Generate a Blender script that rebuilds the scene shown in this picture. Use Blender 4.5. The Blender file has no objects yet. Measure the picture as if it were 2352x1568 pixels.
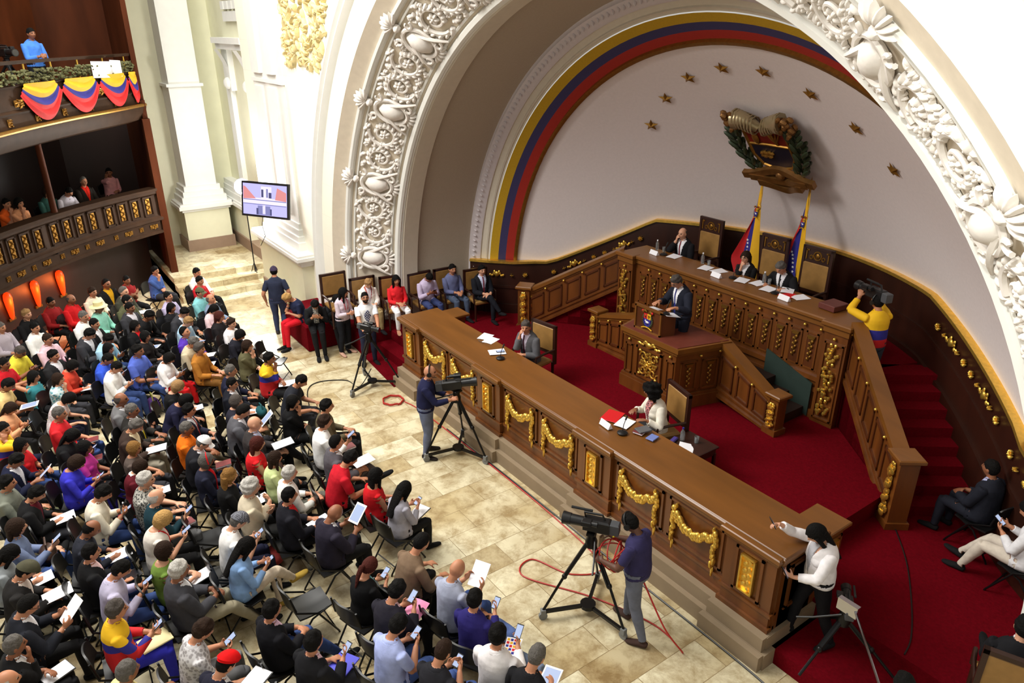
import bpy, bmesh, math, random
import numpy as np
from mathutils import Vector, Matrix, kdtree
S = bpy.context.scene
COL = S.collection
PI = math.pi
random.seed(7)
rng = np.random.default_rng(11)

# ---------------------------------------------------------------- camera, light, exposure
# Hall frame: X runs along the front desk, +Y goes into the stage, Z up from the marble floor.
cam_d = bpy.data.cameras.new('camera'); cam = bpy.data.objects.new('camera', cam_d); COL.objects.link(cam)
cam.location = (7.96, -6.14, 6.8)
cam.rotation_euler = (math.radians(66.6), 0, math.radians(54.34))
cam_d.sensor_width = 36.0; cam_d.lens = 36.0 * 1677 / 2352; cam_d.clip_end = 200
S.camera = cam
S.view_settings.view_transform = 'Standard'; S.view_settings.look = 'None'
S.view_settings.gamma = 1.0; S.view_settings.use_curve_mapping = False
S.view_settings.exposure = 0.62
world = bpy.data.worlds.new('hall_ambient'); S.world = world; world.use_nodes = True
bg = world.node_tree.nodes['Background']; bg.inputs[0].default_value = (1.0, 0.96, 0.88, 1); bg.inputs[1].default_value = 0.36

def area(name, loc, target, size, power, color=(1, 1, 1), sizey=None):
    d = bpy.data.lights.new(name, 'AREA'); d.energy = power; d.color = color; d.size = size
    if sizey: d.shape = 'RECTANGLE'; d.size_y = sizey
    o = bpy.data.objects.new(name, d); COL.objects.link(o); o.location = loc
    o.rotation_euler = (Vector(target) - Vector(loc)).to_track_quat('-Z', 'Y').to_euler()
    return o
area('ceiling_light_bank', (-4.5, -5.5, 13.0), (-3.5, -3.8, 0), 12, 1250, (1.0, 0.97, 0.91), 7)
area('stage_spot_bank', (-4.5, -7.5, 10.5), (0, 2.5, 1.2), 3.0, 520, (1.0, 0.96, 0.9))
area('left_hall_fill', (-11, -3.5, 12.5), (-12.5, 0.0, 3.0), 4.0, 110, (0.96, 1.0, 0.97))
def spot(name, loc, target, power, ang, color=(1, 1, 1), soft=.4):
    d = bpy.data.lights.new(name, 'SPOT'); d.energy = power; d.spot_size = math.radians(ang); d.spot_blend = .5; d.shadow_soft_size = soft; d.color = color
    o = bpy.data.objects.new(name, d); COL.objects.link(o); o.location = loc; o.rotation_euler = (Vector(target) - Vector(loc)).to_track_quat('-Z', 'Y').to_euler()
spot('upper_wall_fill_spot', (6.5, -6.5, 9.5), (8.0, 0, 7.5), 1500, 70, (1.0, 0.99, 0.93))  # added spot without a fixture, whitens the upper right wall
# ---------------------------------------------------------------- helpers
def lin(c):
    return tuple(((x / 255.0) / 12.92 if x / 255.0 <= 0.04045 else ((x / 255.0 + 0.055) / 1.055) ** 2.4) for x in c)
MATS = {}
def nodes_of(m): return m.node_tree.nodes, m.node_tree.links
def mat(name, rgb, rough=0.6, metal=0.0, var=0.0, scale=8.0, bump=0.0, stretch=None, emit=None, estr=0.0, alpha=None, trans=0.0, coat=0.0, spec=None):
    """procedural material: base colour modulated by noise, optional grain stretch and bump"""
    if name in MATS: return MATS[name]
    m = bpy.data.materials.new(name); m.use_nodes = True; N, L = nodes_of(m)
    b = N['Principled BSDF']; c = lin(rgb)
    b.inputs['Base Color'].default_value = (*c, 1); b.inputs['Roughness'].default_value = rough; b.inputs['Metallic'].default_value = metal
    if spec is not None: b.inputs['Specular IOR Level'].default_value = spec
    if coat: b.inputs['Coat Weight'].default_value = coat; b.inputs['Coat Roughness'].default_value = 0.25
    if trans: b.inputs['Transmission Weight'].default_value = trans
    if emit: b.inputs['Emission Color'].default_value = (*lin(emit), 1); b.inputs['Emission Strength'].default_value = estr
    if var or bump:
        tc = N.new('ShaderNodeTexCoord'); mp = N.new('ShaderNodeMapping'); L.new(tc.outputs['Object'], mp.inputs[0])
        if stretch: mp.inputs['Scale'].default_value = stretch
        nz = N.new('ShaderNodeTexNoise'); nz.inputs['Scale'].default_value = scale; nz.inputs['Detail'].default_value = 4
        L.new(mp.outputs[0], nz.inputs['Vector'])
        if var:
            r = N.new('ShaderNodeValToRGB'); r.color_ramp.elements[0].position = 0.3; r.color_ramp.elements[1].position = 0.7
            r.color_ramp.elements[0].color = (*[x * (1 - var) for x in c], 1); r.color_ramp.elements[1].color = (*[min(1, x * (1 + var)) for x in c], 1)
            L.new(nz.outputs['Fac'], r.inputs[0]); L.new(r.outputs[0], b.inputs['Base Color'])
        if bump:
            bp = N.new('ShaderNodeBump'); bp.inputs['Strength'].default_value = bump; bp.inputs['Distance'].default_value = 0.02
            L.new(nz.outputs['Fac'], bp.inputs['Height']); L.new(bp.outputs[0], b.inputs['Normal'])
    MATS[name] = m; return m
def cloth(rgb):
    k = 'cloth_%d_%d_%d' % tuple(rgb)
    return mat(k, rgb, 0.85, var=0.10, scale=14, bump=0.25, spec=.2)
def banded(name, axis, stops, rough=0.8):
    """cloth with woven colour fields along an object axis: stops = [(position, rgb)...]"""
    if name in MATS: return MATS[name]
    m = bpy.data.materials.new(name); m.use_nodes = True; N, L = nodes_of(m); b = N['Principled BSDF']; b.inputs['Roughness'].default_value = rough
    tc = N.new('ShaderNodeTexCoord'); sp = N.new('ShaderNodeSeparateXYZ'); L.new(tc.outputs['Object'], sp.inputs[0])
    r = N.new('ShaderNodeValToRGB'); r.color_ramp.interpolation = 'CONSTANT'; e = r.color_ramp.elements
    while len(e) > 1: e.remove(e[-1])
    e[0].position = stops[0][0]; e[0].color = (*lin(stops[0][1]), 1)
    for p, c in stops[1:]:
        x = e.new(p); x.color = (*lin(c), 1)
    mm = N.new('ShaderNodeMath'); mm.operation = 'MULTIPLY'; mm.inputs[1].default_value = 0.5
    L.new(sp.outputs[axis], mm.inputs[0]); L.new(mm.outputs[0], r.inputs[0]); L.new(r.outputs[0], b.inputs['Base Color'])
    MATS[name] = m; return m
def patterned(name, rgb1, rgb2, kind='stripe', scale=60.0):
    if name in MATS: return MATS[name]
    m = bpy.data.materials.new(name); m.use_nodes = True; N, L = nodes_of(m); b = N['Principled BSDF']; b.inputs['Roughness'].default_value = 0.85
    tc = N.new('ShaderNodeTexCoord')
    if kind == 'stripe':
        t = N.new('ShaderNodeTexWave'); t.inputs['Scale'].default_value = scale; t.bands_direction = 'Z'
        t.inputs['Distortion'].default_value = 0.4
    elif kind == 'check':
        t = N.new('ShaderNodeTexChecker'); t.inputs['Scale'].default_value = scale
    else:
        t = N.new('ShaderNodeTexVoronoi'); t.inputs['Scale'].default_value = scale
    L.new(tc.outputs['Object'], t.inputs['Vector'])
    r = N.new('ShaderNodeValToRGB'); r.color_ramp.elements[0].color = (*lin(rgb1), 1); r.color_ramp.elements[1].color = (*lin(rgb2), 1)
    r.color_ramp.elements[0].position = 0.35; r.color_ramp.elements[1].position = 0.55
    L.new(t.outputs[1 if kind == 'check' else 0], r.inputs[0]); L.new(r.outputs[0], b.inputs['Base Color'])
    MATS[name] = m; return m

class MB:
    """collects shapes and links them as ONE mesh object"""
    def __init__(s): s.v = []; s.f = []; s.m = []; s.M = Matrix.Identity(4)
    def add(s, vs, fs, mi=0):
        o = len(s.v); s.v += [tuple(s.M @ Vector(p)) for p in vs]; s.f += [tuple(i + o for i in f) for f in fs]; s.m += [mi] * len(fs); return s
    def box(s, x0, x1, y0, y1, z0, z1, mi=0):
        return s.add([(x, y, z) for z in (z0, z1) for y in (y0, y1) for x in (x0, x1)],
                     [(0, 2, 3, 1), (4, 5, 7, 6), (0, 1, 5, 4), (2, 6, 7, 3), (0, 4, 6, 2), (1, 3, 7, 5)], mi)
    def bevbox(s, x0, x1, y0, y1, z0, z1, b=0.02, mi=0):
        vs = []; 
        for z, k in ((z0, b), (z0 + b, 0), (z1 - b, 0), (z1, b)):
            vs += [(x0 + k, y0 + k, z), (x1 - k, y0 + k, z), (x1 - k, y1 - k, z), (x0 + k, y1 - k, z)]
        fs = [(3, 2, 1, 0), (12, 13, 14, 15)]
        for r in range(3):
            for i in range(4): fs.append((r * 4 + i, r * 4 + (i + 1) % 4, r * 4 + 4 + (i + 1) % 4, r * 4 + 4 + i))
        return s.add(vs, fs, mi)
    def prism(s, poly, z0, z1, mi=0):
        n = len(poly); vs = [(x, y, z0) for x, y in poly] + [(x, y, z1) for x, y in poly]
        return s.add(vs, [tuple(range(n))[::-1], tuple(range(n, 2 * n))] + [(i, (i + 1) % n, n + (i + 1) % n, n + i) for i in range(n)], mi)
    def tube(s, pts, r, n=8, mi=0, closed=False, flat=1.0):
        P = [Vector(p) for p in pts]; R = r if hasattr(r, '__len__') else [r] * len(P); vs = []; k = len(P)
        up = None
        for i, p in enumerate(P):
            a = P[(i - 1) % k] if (closed or i > 0) else p; b = P[(i + 1) % k] if (closed or i < k - 1) else p
            t = (b - a); t = t.normalized() if t.length > 1e-9 else Vector((0, 0, 1))
            if up is None: up = Vector((0, 0, 1)) if abs(t.z) < 0.9 else Vector((1, 0, 0))
            u = up - t * up.dot(t); u = u.normalized() if u.length > 1e-6 else t.orthogonal().normalized()
            w = t.cross(u); up = u
            for j in range(n):
                q = 2 * PI * j / n; vs.append(p + (u * math.cos(q) * flat + w * math.sin(q)) * R[i])
        fs = []
        for i in range(k if closed else k - 1):
            for j in range(n):
                a = i * n + j; b = i * n + (j + 1) % n; c = ((i + 1) % k) * n; fs.append((a, b, c + (j + 1) % n, c + j))
        if not closed: fs += [tuple(range(n))[::-1], tuple(range((k - 1) * n, k * n))]
        return s.add(vs, fs, mi)
    def cyl(s, p0, p1, r0, r1=None, n=12, mi=0): return s.tube([p0, p1], [r0, r0 if r1 is None else r1], n, mi)
    def lathe(s, prof, n=16, mi=0, c=(0, 0, 0)):
        vs = []; fs = []; k = len(prof)
        for r, z in prof:
            for j in range(n): q = 2 * PI * j / n; vs.append((c[0] + r * math.cos(q), c[1] + r * math.sin(q), c[2] + z))
        for i in range(k - 1):
            for j in range(n): fs.append((i * n + j, i * n + (j + 1) % n, (i + 1) * n + (j + 1) % n, (i + 1) * n + j))
        fs += [tuple(range(n))[::-1], tuple(range((k - 1) * n, k * n))]
        return s.add(vs, fs, mi)
    def ell(s, c, r, nu=10, nv=6, mi=0, R=None):
        r = r if hasattr(r, '__len__') else (r, r, r); vs = [(0, 0, -1)]; fs = []
        for i in range(1, nv):
            a = -PI / 2 + PI * i / nv
            for j in range(nu): q = 2 * PI * j / nu; vs.append((math.cos(a) * math.cos(q), math.cos(a) * math.sin(q), math.sin(a)))
        vs.append((0, 0, 1)); top = len(vs) - 1
        for j in range(nu):
            fs.append((0, 1 + (j + 1) % nu, 1 + j)); fs.append((top, top - nu + j, top - nu + (j + 1) % nu))
            for i in range(nv - 2): a = 1 + i * nu; fs.append((a + j, a + (j + 1) % nu, a + nu + (j + 1) % nu, a + nu + j))
        out = []
        for p in vs:
            q = Vector((p[0] * r[0], p[1] * r[1], p[2] * r[2])); q = (R @ q) if R else q; out.append(Vector(c) + q)
        return s.add(out, fs, mi)
    def grid(s, fn, nu, nv, mi=0, flip=False):
        vs = [fn(i / nu, j / nv) for j in range(nv + 1) for i in range(nu + 1)]
        fs = [(j * (nu + 1) + i, j * (nu + 1) + i + 1, (j + 1) * (nu + 1) + i + 1, (j + 1) * (nu + 1) + i) for j in range(nv) for i in range(nu)]
        return s.add(vs, [f[::-1] for f in fs] if flip else fs, mi)
    def sheet(s, fn, nu, nv, th, mi=0):
        """thin but solid sheet: grid extruded along its normals"""
        g = [[Vector(fn(i / nu, j / nv)) for i in range(nu + 1)] for j in range(nv + 1)]; W = nu + 1; back = []
        for j in range(nv + 1):
            for i in range(nu + 1):
                du = g[j][min(i + 1, nu)] - g[j][max(i - 1, 0)]; dv = g[min(j + 1, nv)][i] - g[max(j - 1, 0)][i]; n = du.cross(dv)
                n = n.normalized() if n.length > 1e-12 else Vector((0, 0, 1)); back.append(g[j][i] - n * th)
        vs = [p for r in g for p in r] + back; o = W * (nv + 1); fs = []
        for j in range(nv):
            for i in range(nu):
                a = j * W + i; fs += [(a, a + 1, a + W + 1, a + W), (o + a, o + a + W, o + a + W + 1, o + a + 1)]
        for i in range(nu): fs += [(i, o + i, o + i + 1, i + 1), (nv * W + i, nv * W + i + 1, o + nv * W + i + 1, o + nv * W + i)]
        for j in range(nv): fs += [(j * W, (j + 1) * W, o + (j + 1) * W, o + j * W), (j * W + nu, o + j * W + nu, o + (j + 1) * W + nu, (j + 1) * W + nu)]
        return s.add(vs, fs, mi)
    def mesh(s, name, mats, angle=40):
        me = bpy.data.meshes.new(name); me.from_pydata(s.v, [], s.f); me.update()
        for m in (mats if isinstance(mats, (list, tuple)) else [mats]): me.materials.append(m)
        me.polygons.foreach_set('material_index', s.m)
        if angle:
            me.polygons.foreach_set('use_smooth', [True] * len(s.f)); me.set_sharp_from_angle(angle=math.radians(angle))
        bm = bmesh.new(); bm.from_mesh(me); bmesh.ops.recalc_face_normals(bm, faces=bm.faces); bm.to_mesh(me); bm.free()
        return me
    def build(s, name, mats, parent=None, angle=40, loc=None, rotz=0):
        o = bpy.data.objects.new(name, s.mesh(name, mats, angle)); COL.objects.link(o)
        if parent: o.parent = parent
        if loc is not None: o.location = loc
        if rotz: o.rotation_euler[2] = rotz
        return o
def empty(name, loc=(0, 0, 0), rotz=0):
    o = bpy.data.objects.new(name, None); COL.objects.link(o); o.location = loc; o.rotation_euler[2] = rotz; o.empty_display_size = 0.1; return o
def tag(o, label=None, cat=None, group=None, kind=None):
    if label: o['label'] = label
    if cat: o['category'] = cat
    if group: o['group'] = group
    if kind: o['kind'] = kind
    return o
def struct(mb, name, mats, angle=40): return tag(mb.build(name, mats, angle=angle), kind='structure')
def link_copy(o, parent=None):
    c = o.copy(); COL.objects.link(c)
    if parent: c.parent = parent
    return c
def copy_tree(o, parent=None):
    c = link_copy(o, parent)
    for ch in list(o.children): copy_tree(ch, c)
    return c
def text_mesh(name, body, size, m, parent, M, depth=0.002):
    cu = bpy.data.curves.new(name, 'FONT'); cu.body = body; cu.size = size; cu.extrude = depth; cu.align_x = 'CENTER'; cu.align_y = 'CENTER'
    t = bpy.data.objects.new(name, cu); me = bpy.data.meshes.new_from_object(t); bpy.data.objects.remove(t); me.materials.append(m)
    o = bpy.data.objects.new(name, me); COL.objects.link(o); o.parent = parent; o.matrix_local = M; return o

# ---------------------------------------------------------------- shared materials
M_marble = None
def make_marble():
    m = bpy.data.materials.new('travertine_tiles'); m.use_nodes = True; N, L = nodes_of(m); b = N['Principled BSDF']
    tc = N.new('ShaderNodeTexCoord'); mp = N.new('ShaderNodeMapping'); L.new(tc.outputs['Object'], mp.inputs[0]); mp.inputs['Rotation'].default_value = (0, 0, math.radians(90))
    br = N.new('ShaderNodeTexBrick'); L.new(mp.outputs[0], br.inputs['Vector'])
    br.inputs['Color1'].default_value = (*lin((228, 222, 200)), 1); br.inputs['Color2'].default_value = (*lin((190, 176, 146)), 1)
    br.inputs['Mortar'].default_value = (*lin((160, 143, 112)), 1); br.inputs['Scale'].default_value = 1.0; br.inputs['Mortar Size'].default_value = 0.004
    br.inputs['Brick Width'].default_value = 0.95; br.inputs['Row Height'].default_value = 0.48; br.inputs['Bias'].default_value = -0.35
    nz = N.new('ShaderNodeTexNoise'); nz.inputs['Scale'].default_value = 3.2; nz.inputs['Detail'].default_value = 9; nz.inputs['Roughness'].default_value = 0.72; nz.inputs['Distortion'].default_value = 0.25
    n2 = N.new('ShaderNodeTexNoise'); n2.inputs['Scale'].default_value = 0.55; n2.inputs['Detail'].default_value = 3
    # every tile is cut from a different spot of the stone: shift the veining per tile
    vm = N.new('ShaderNodeVectorMath'); vm.operation = 'MULTIPLY_ADD'; L.new(br.outputs['Color'], vm.inputs[0]); vm.inputs[1].default_value = (60, 90, 40); L.new(tc.outputs['Object'], vm.inputs[2])
    L.new(vm.outputs[0], nz.inputs['Vector']); L.new(vm.outputs[0], n2.inputs['Vector'])
    r = N.new('ShaderNodeValToRGB'); r.color_ramp.elements[0].position = 0.36; r.color_ramp.elements[1].position = 0.58
    r.color_ramp.elements[0].color = (*lin((186, 168, 134)), 1); r.color_ramp.elements[1].color = (*lin((255, 253, 240)), 1); L.new(nz.outputs['Fac'], r.inputs[0])
    r2 = N.new('ShaderNodeValToRGB'); r2.color_ramp.elements[0].position = 0.40; r2.color_ramp.elements[1].position = 0.56
    r2.color_ramp.elements[0].color = (*lin((206, 188, 156)), 1); r2.color_ramp.elements[1].color = (1, 1, 1, 1); L.new(n2.outputs['Fac'], r2.inputs[0])
    mx = N.new('ShaderNodeMix'); mx.data_type = 'RGBA'; mx.blend_type = 'MULTIPLY'; mx.inputs[0].default_value = 0.9
    L.new(br.outputs['Color'], mx.inputs[6]); L.new(r.outputs[0], mx.inputs[7])
    my = N.new('ShaderNodeMix'); my.data_type = 'RGBA'; my.blend_type = 'MULTIPLY'; my.inputs[0].default_value = 0.8
    L.new(mx.outputs[2], my.inputs[6]); L.new(r2.outputs[0], my.inputs[7]); L.new(my.outputs[2], b.inputs['Base Color'])
    b.inputs['Roughness'].default_value = 0.38
    return m
M_marble = make_marble()
def make_wall():
    m = bpy.data.materials.new('cream_block_wall'); m.use_nodes = True; N, L = nodes_of(m); b = N['Principled BSDF']
    tc = N.new('ShaderNodeTexCoord'); mp = N.new('ShaderNodeMapping'); mp.inputs['Rotation'].default_value = (math.radians(90), 0, 0); L.new(tc.outputs['Object'], mp.inputs[0])
    br = N.new('ShaderNodeTexBrick'); L.new(mp.outputs[0], br.inputs['Vector']); c = lin((243, 240, 222))
    br.inputs['Color1'].default_value = (*c, 1); br.inputs['Color2'].default_value = (*c, 1); br.inputs['Mortar'].default_value = (*[x * 0.93 for x in c], 1)
    br.inputs['Mortar Size'].default_value = 0.006; br.inputs['Brick Width'].default_value = 1.1; br.inputs['Row Height'].default_value = 0.72; br.inputs['Scale'].default_value = 1.0
    L.new(br.outputs['Color'], b.inputs['Base Color']); b.inputs['Roughness'].default_value = 0.8
    return m
M_wall = make_wall()
M_cream = mat('cream_plaster', (222, 220, 192), 0.8, var=0.03, scale=3)
M_white = mat('white_plaster', (228, 228, 222), 0.75, var=0.02, scale=5)
M_orn = mat('white_stucco', (232, 227, 220), 0.7, var=0.04, scale=12, bump=0.15)
M_fieldb = mat('beige_stucco_ground', (212, 200, 180), 0.8, var=0.04, scale=9)
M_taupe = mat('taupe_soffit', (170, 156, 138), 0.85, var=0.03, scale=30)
M_strip = mat('stone_band', (206, 197, 180), 0.8, var=0.03, scale=8)
M_lilac = mat('pale_lilac_plaster', (206, 198, 200), 0.75, var=0.03, scale=15)
M_apse = mat('apse_plaster', (226, 216, 215), 0.85, var=0.025, scale=20)
M_base = mat('brown_baseboard', (142, 118, 98), 0.6, var=0.05)
M_stone = mat('grey_stone_plinth', (140, 122, 98), 0.6, var=0.06, scale=5)
M_carpet = mat('red_carpet', (98, 5, 17), 0.95, var=0.16, scale=30, bump=0.3, spec=.05)
M_wood = mat('oak_panel_wood', (104, 58, 20), 0.38, var=0.28, scale=4, stretch=(1.2, 1.2, 0.18), bump=0.05, coat=0.15)
M_woodh = mat('oak_top_wood', (116, 72, 26), 0.36, var=0.18, scale=3, stretch=(0.2, 1.5, 1.0), coat=0.15)
M_woodin = mat('oak_recess_wood', (84, 42, 14), 0.42, var=0.25, scale=4, stretch=(1.2, 1.2, 0.18))
M_dark = mat('dark_wainscot_wood', (46, 18, 7), 0.45, var=0.25, scale=3, stretch=(1, 1, 0.3), coat=0.1)
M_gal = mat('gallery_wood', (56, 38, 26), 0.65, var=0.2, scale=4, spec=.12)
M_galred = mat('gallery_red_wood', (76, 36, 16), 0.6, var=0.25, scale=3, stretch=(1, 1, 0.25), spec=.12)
M_gold = mat('gilded_metal', (236, 194, 88), 0.34, 0.85, var=0.12, scale=18)
M_goldd = mat('old_gilding', (146, 106, 44), 0.42, 0.8, var=0.15, scale=18)
M_bronze = mat('bronze_wood', (132, 92, 48), 0.4, 0.6, var=0.2, scale=10)
M_black = mat('black_plastic', (20, 20, 21), 0.4)
M_blackm = mat('black_metal', (24, 24, 25), 0.35, 0.5)
M_rubber = mat('grey_rubber', (120, 122, 122), 0.6)
M_glass = mat('clear_glass', (235, 242, 245), 0.08, trans=0.9)
M_paper = mat('white_paper', (240, 240, 246), 0.8)
M_lens = mat('lens_glass', (12, 14, 22), 0.05, coat=1.0)
M_chrome = mat('chrome', (190, 190, 195), 0.2, 1.0)
M_leather = mat('tan_leather', (150, 112, 60), 0.45, var=0.12, scale=9, bump=0.15)
M_redcab = mat('red_cable', (178, 30, 26), 0.5)
M_screen = mat('phone_screen', (60, 70, 90), 0.2, emit=(205, 220, 255), estr=0.5)
M_yel = mat('flag_yellow', (226, 172, 20), 0.75, var=0.05); M_blu = mat('flag_blue', (38, 36, 128), 0.75, var=0.08); M_red = mat('flag_red', (196, 22, 26), 0.75, var=0.06)
M_pyel = mat('painted_yellow', (186, 148, 22), 0.8, var=0.07, scale=40); M_pblu = mat('painted_blue', (54, 50, 92), 0.8, var=0.07, scale=40); M_pred = mat('painted_red', (158, 34, 22), 0.8, var=0.08, scale=40)
M_galshade = mat('gallery_shaded_wood', (34, 16, 10), 0.5, var=0.2, scale=3, stretch=(1, 1, .25))  # gallery wood with the interior's shade put into its colour
# ---------------------------------------------------------------- the room
ZC = 1.1                      # springing height of the concentric arches
def arch_path(r, n=72):
    """points (x, z, nx, nz) up the left jamb, over the arch and down the right jamb"""
    P = [(-r, 0.0, -1, 0), (-r, ZC * 0.5, -1, 0)]
    for i in range(n + 1):
        a = PI - PI * i / n; P.append((r * math.cos(a), ZC + r * math.sin(a), math.cos(a), math.sin(a)))
    return P + [(r, ZC * 0.5, 1, 0), (r, 0.0, 1, 0)]
def arch_strip(mb, prof, mi=0, n=72):
    """prof = [(y, r), ...] revolved along the arch"""
    rows = [[(x, y, z) for x, z, _, _ in arch_path(r, n)] for y, r in prof]; k = len(rows[0]); vs = [p for r in rows for p in r]; fs = []
    for j in range(len(rows) - 1):
        for i in range(k - 1): fs.append((j * k + i, j * k + i + 1, (j + 1) * k + i + 1, (j + 1) * k + i))
    mb.add(vs, fs, mi)
RA, RB, RCx = (-0.10, 7.5), (0.13, 7.3), (1.10, 6.45)
# marble floor of the hall
fl = MB(); fl.box(-17, 14, -13, 0.6, -0.2, 0.0); struct(fl, 'floor', M_marble, 0)
# stage wall with the arched opening
w = MB(); xs = [-12.3, -11, -9.6, -8.4] + [7.5 * math.cos(PI - PI * i / 96) for i in range(97)] + [8.4, 10, 12, 16]
def hole(x): return 0.0 if abs(x) >= 7.4999 else ZC + math.sqrt(max(0, 7.5 ** 2 - x * x))
vs = []
for x in xs: vs += [(x, -0.1, hole(x)), (x, -0.1, 14.0)]
w.add(vs, [(2 * i, 2 * i + 2, 2 * i + 3, 2 * i + 1) for i in range(len(xs) - 1)])
struct(w, 'wall_stage', M_wall)
a = MB(); arch_strip(a, [(-0.1, 8.05), (-0.16, 8.08), (-0.22, 8.14), (-0.2, 8.2), (-0.26, 8.26), (-0.22, 8.36), (-0.1, 8.42)]); struct(a, 'trim_1', M_white)
a = MB(); arch_strip(a, [RA, RB]); struct(a, 'trim_2', M_fieldb)
# splayed ornament band: s runs from the outer to the inner edge, h stands off the splay
SD = Vector((RCx[0] - RB[0], RCx[1] - RB[1])); SL = SD.length; SD = SD / SL; SN = Vector((-0.66, -0.752))
def sp(s, h): return (RB[0] + SD[0] * s + SN[0] * h, RB[1] + SD[1] * s + SN[1] * h)
a = MB(); arch_strip(a, [sp(s, h) for s, h in ((0, 0), (0, .05), (.05, .07), (.10, .05), (.12, .0), (.13, .0))]); arch_strip(a, [sp(s, h) for s, h in ((.185, 0), (.19, .03), (.22, .03), (.225, 0))])
arch_strip(a, [sp(s, h) for s, h in ((1.02, 0), (1.025, .03), (1.06, .03), (1.07, .0))]); arch_strip(a, [sp(s, h) for s, h in ((1.12, 0), (1.13, .05), (1.20, .08), (1.25, .06), (1.262, .02), (1.29, .02), (1.29, -.06))])
struct(a, 'trim_3', M_white)
a = MB(); arch_strip(a, [sp(0.0, -.01), sp(1.29, -.01)]); struct(a, 'trim_4', M_fieldb)
a = MB(); arch_strip(a, [(1.10, 6.45), (1.12, 6.42), (1.48, 6.42)]); struct(a, 'trim_5', M_strip)
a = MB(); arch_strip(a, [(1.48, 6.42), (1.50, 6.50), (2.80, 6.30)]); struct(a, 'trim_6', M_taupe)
a = MB(); arch_strip(a, [(2.80, 6.30), (2.80, 6.26), (2.78, 6.22), (2.93, 6.08), (2.97, 6.06)]); struct(a, 'trim_7', M_lilac)
a = MB(); arch_strip(a, [(2.97, 6.06), (3.0, 6.07), (3.07, 5.98), (3.05, 5.95), (3.08, 5.93), (3.10, 5.94), (3.12, 5.90)]); struct(a, 'trim_8', M_strip)
def lerp2(t): return (3.12 + (3.62 - 3.12) * t, 5.88 + (5.46 - 5.88) * t)
for i, (t0, t1, m) in enumerate(((0, .30, M_pyel), (.30, .57, M_pblu), (.57, .86, M_pred))):
    a = MB(); arch_strip(a, [lerp2(t0), lerp2(t1)]); struct(a, 'trim_%d' % (9 + i), m)
a = MB(); p0 = lerp2(.86); p1 = lerp2(1.0)
arch_strip(a, [p0, (p0[0] - .04, p0[1] - .05), (p0[0] + .0, p0[1] - .09), (p1[0] - .05, p1[1] - .04), (p1[0], p1[1])]); struct(a, 'trim_12', M_goldd)
# leaf pattern on the lilac band
a = MB()
for i in range(150):
    q = PI * (i + .5) / 150; r, y = 6.15, 2.83
    c = Vector((r * math.cos(q), y, ZC + r * math.sin(q))); R = Matrix.Rotation(-(q - PI / 2), 3, 'Y')
    a.ell(c, (.022, .03, .055), 6, 4, R=R)
for x in (-1, 1):
    for i in range(8): a.ell((x * 6.15, 2.83, .1 + .13 * i), (.055, .03, .022), 6, 4)
struct(a, 'trim_13', M_lilac)
# apse: shallow bowl with straight walls under the springing line
AY, AR, AD = 3.62, 5.46, 3.55
def apse_y(x, z): return AY + AD * (1 - (x * x + max(0.0, z - ZC) ** 2) / AR ** 2)
def apse(a_, z):
    x = -AR * math.cos(a_); return Vector((x, apse_y(x, min(z, ZC)), z))
a = MB()
def apg(u, v):
    r = AR * v; x = -r * math.cos(u * PI); z = ZC + r * math.sin(u * PI); return (x, apse_y(x, z), z)
a.grid(apg, 64, 24); a.grid(lambda u, v: apse(u * PI, v * ZC), 64, 2); struct(a, 'wall_apse', M_apse)

# ---- stucco relief on the splayed band (arc length L along radius 6.87, b across, h out)
def band_pt(phi, b, h):
    y, r = sp(0.625 + b, h); return Vector((r * math.cos(phi), y, ZC + r * math.sin(phi)))
def band_mb(phi0):
    """returns a function mapping local (l along arc, b across, h) to world"""
    return lambda l, b, h: band_pt(phi0 - l / 6.87, b, h)
def lump(mb, fn, l, b, h, rl, rb, rh, ang=0.0):
    """leaf-like lump: half ellipsoid in band coordinates"""
    ca, sa = math.cos(ang), math.sin(ang); nu, nv = 7, 3; vs = []; fs = []
    for j in range(nv):
        e = j * PI / 2 / nv
        for i in range(nu):
            q = 2 * PI * i / nu; x = rl * math.cos(e) * math.cos(q); y = rb * math.cos(e) * math.sin(q)
            vs.append(fn(l + x * ca - y * sa, b + x * sa + y * ca, h + rh * math.sin(e)))
    vs.append(fn(l, b, h + rh)); t = len(vs) - 1
    for j in range(nv - 1):
        for i in range(nu): fs.append((j * nu + i, j * nu + (i + 1) % nu, (j + 1) * nu + (i + 1) % nu, (j + 1) * nu + i))
    for i in range(nu): fs.append(((nv - 1) * nu + i, (nv - 1) * nu + (i + 1) % nu, t))
    mb.add(vs, fs)
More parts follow.
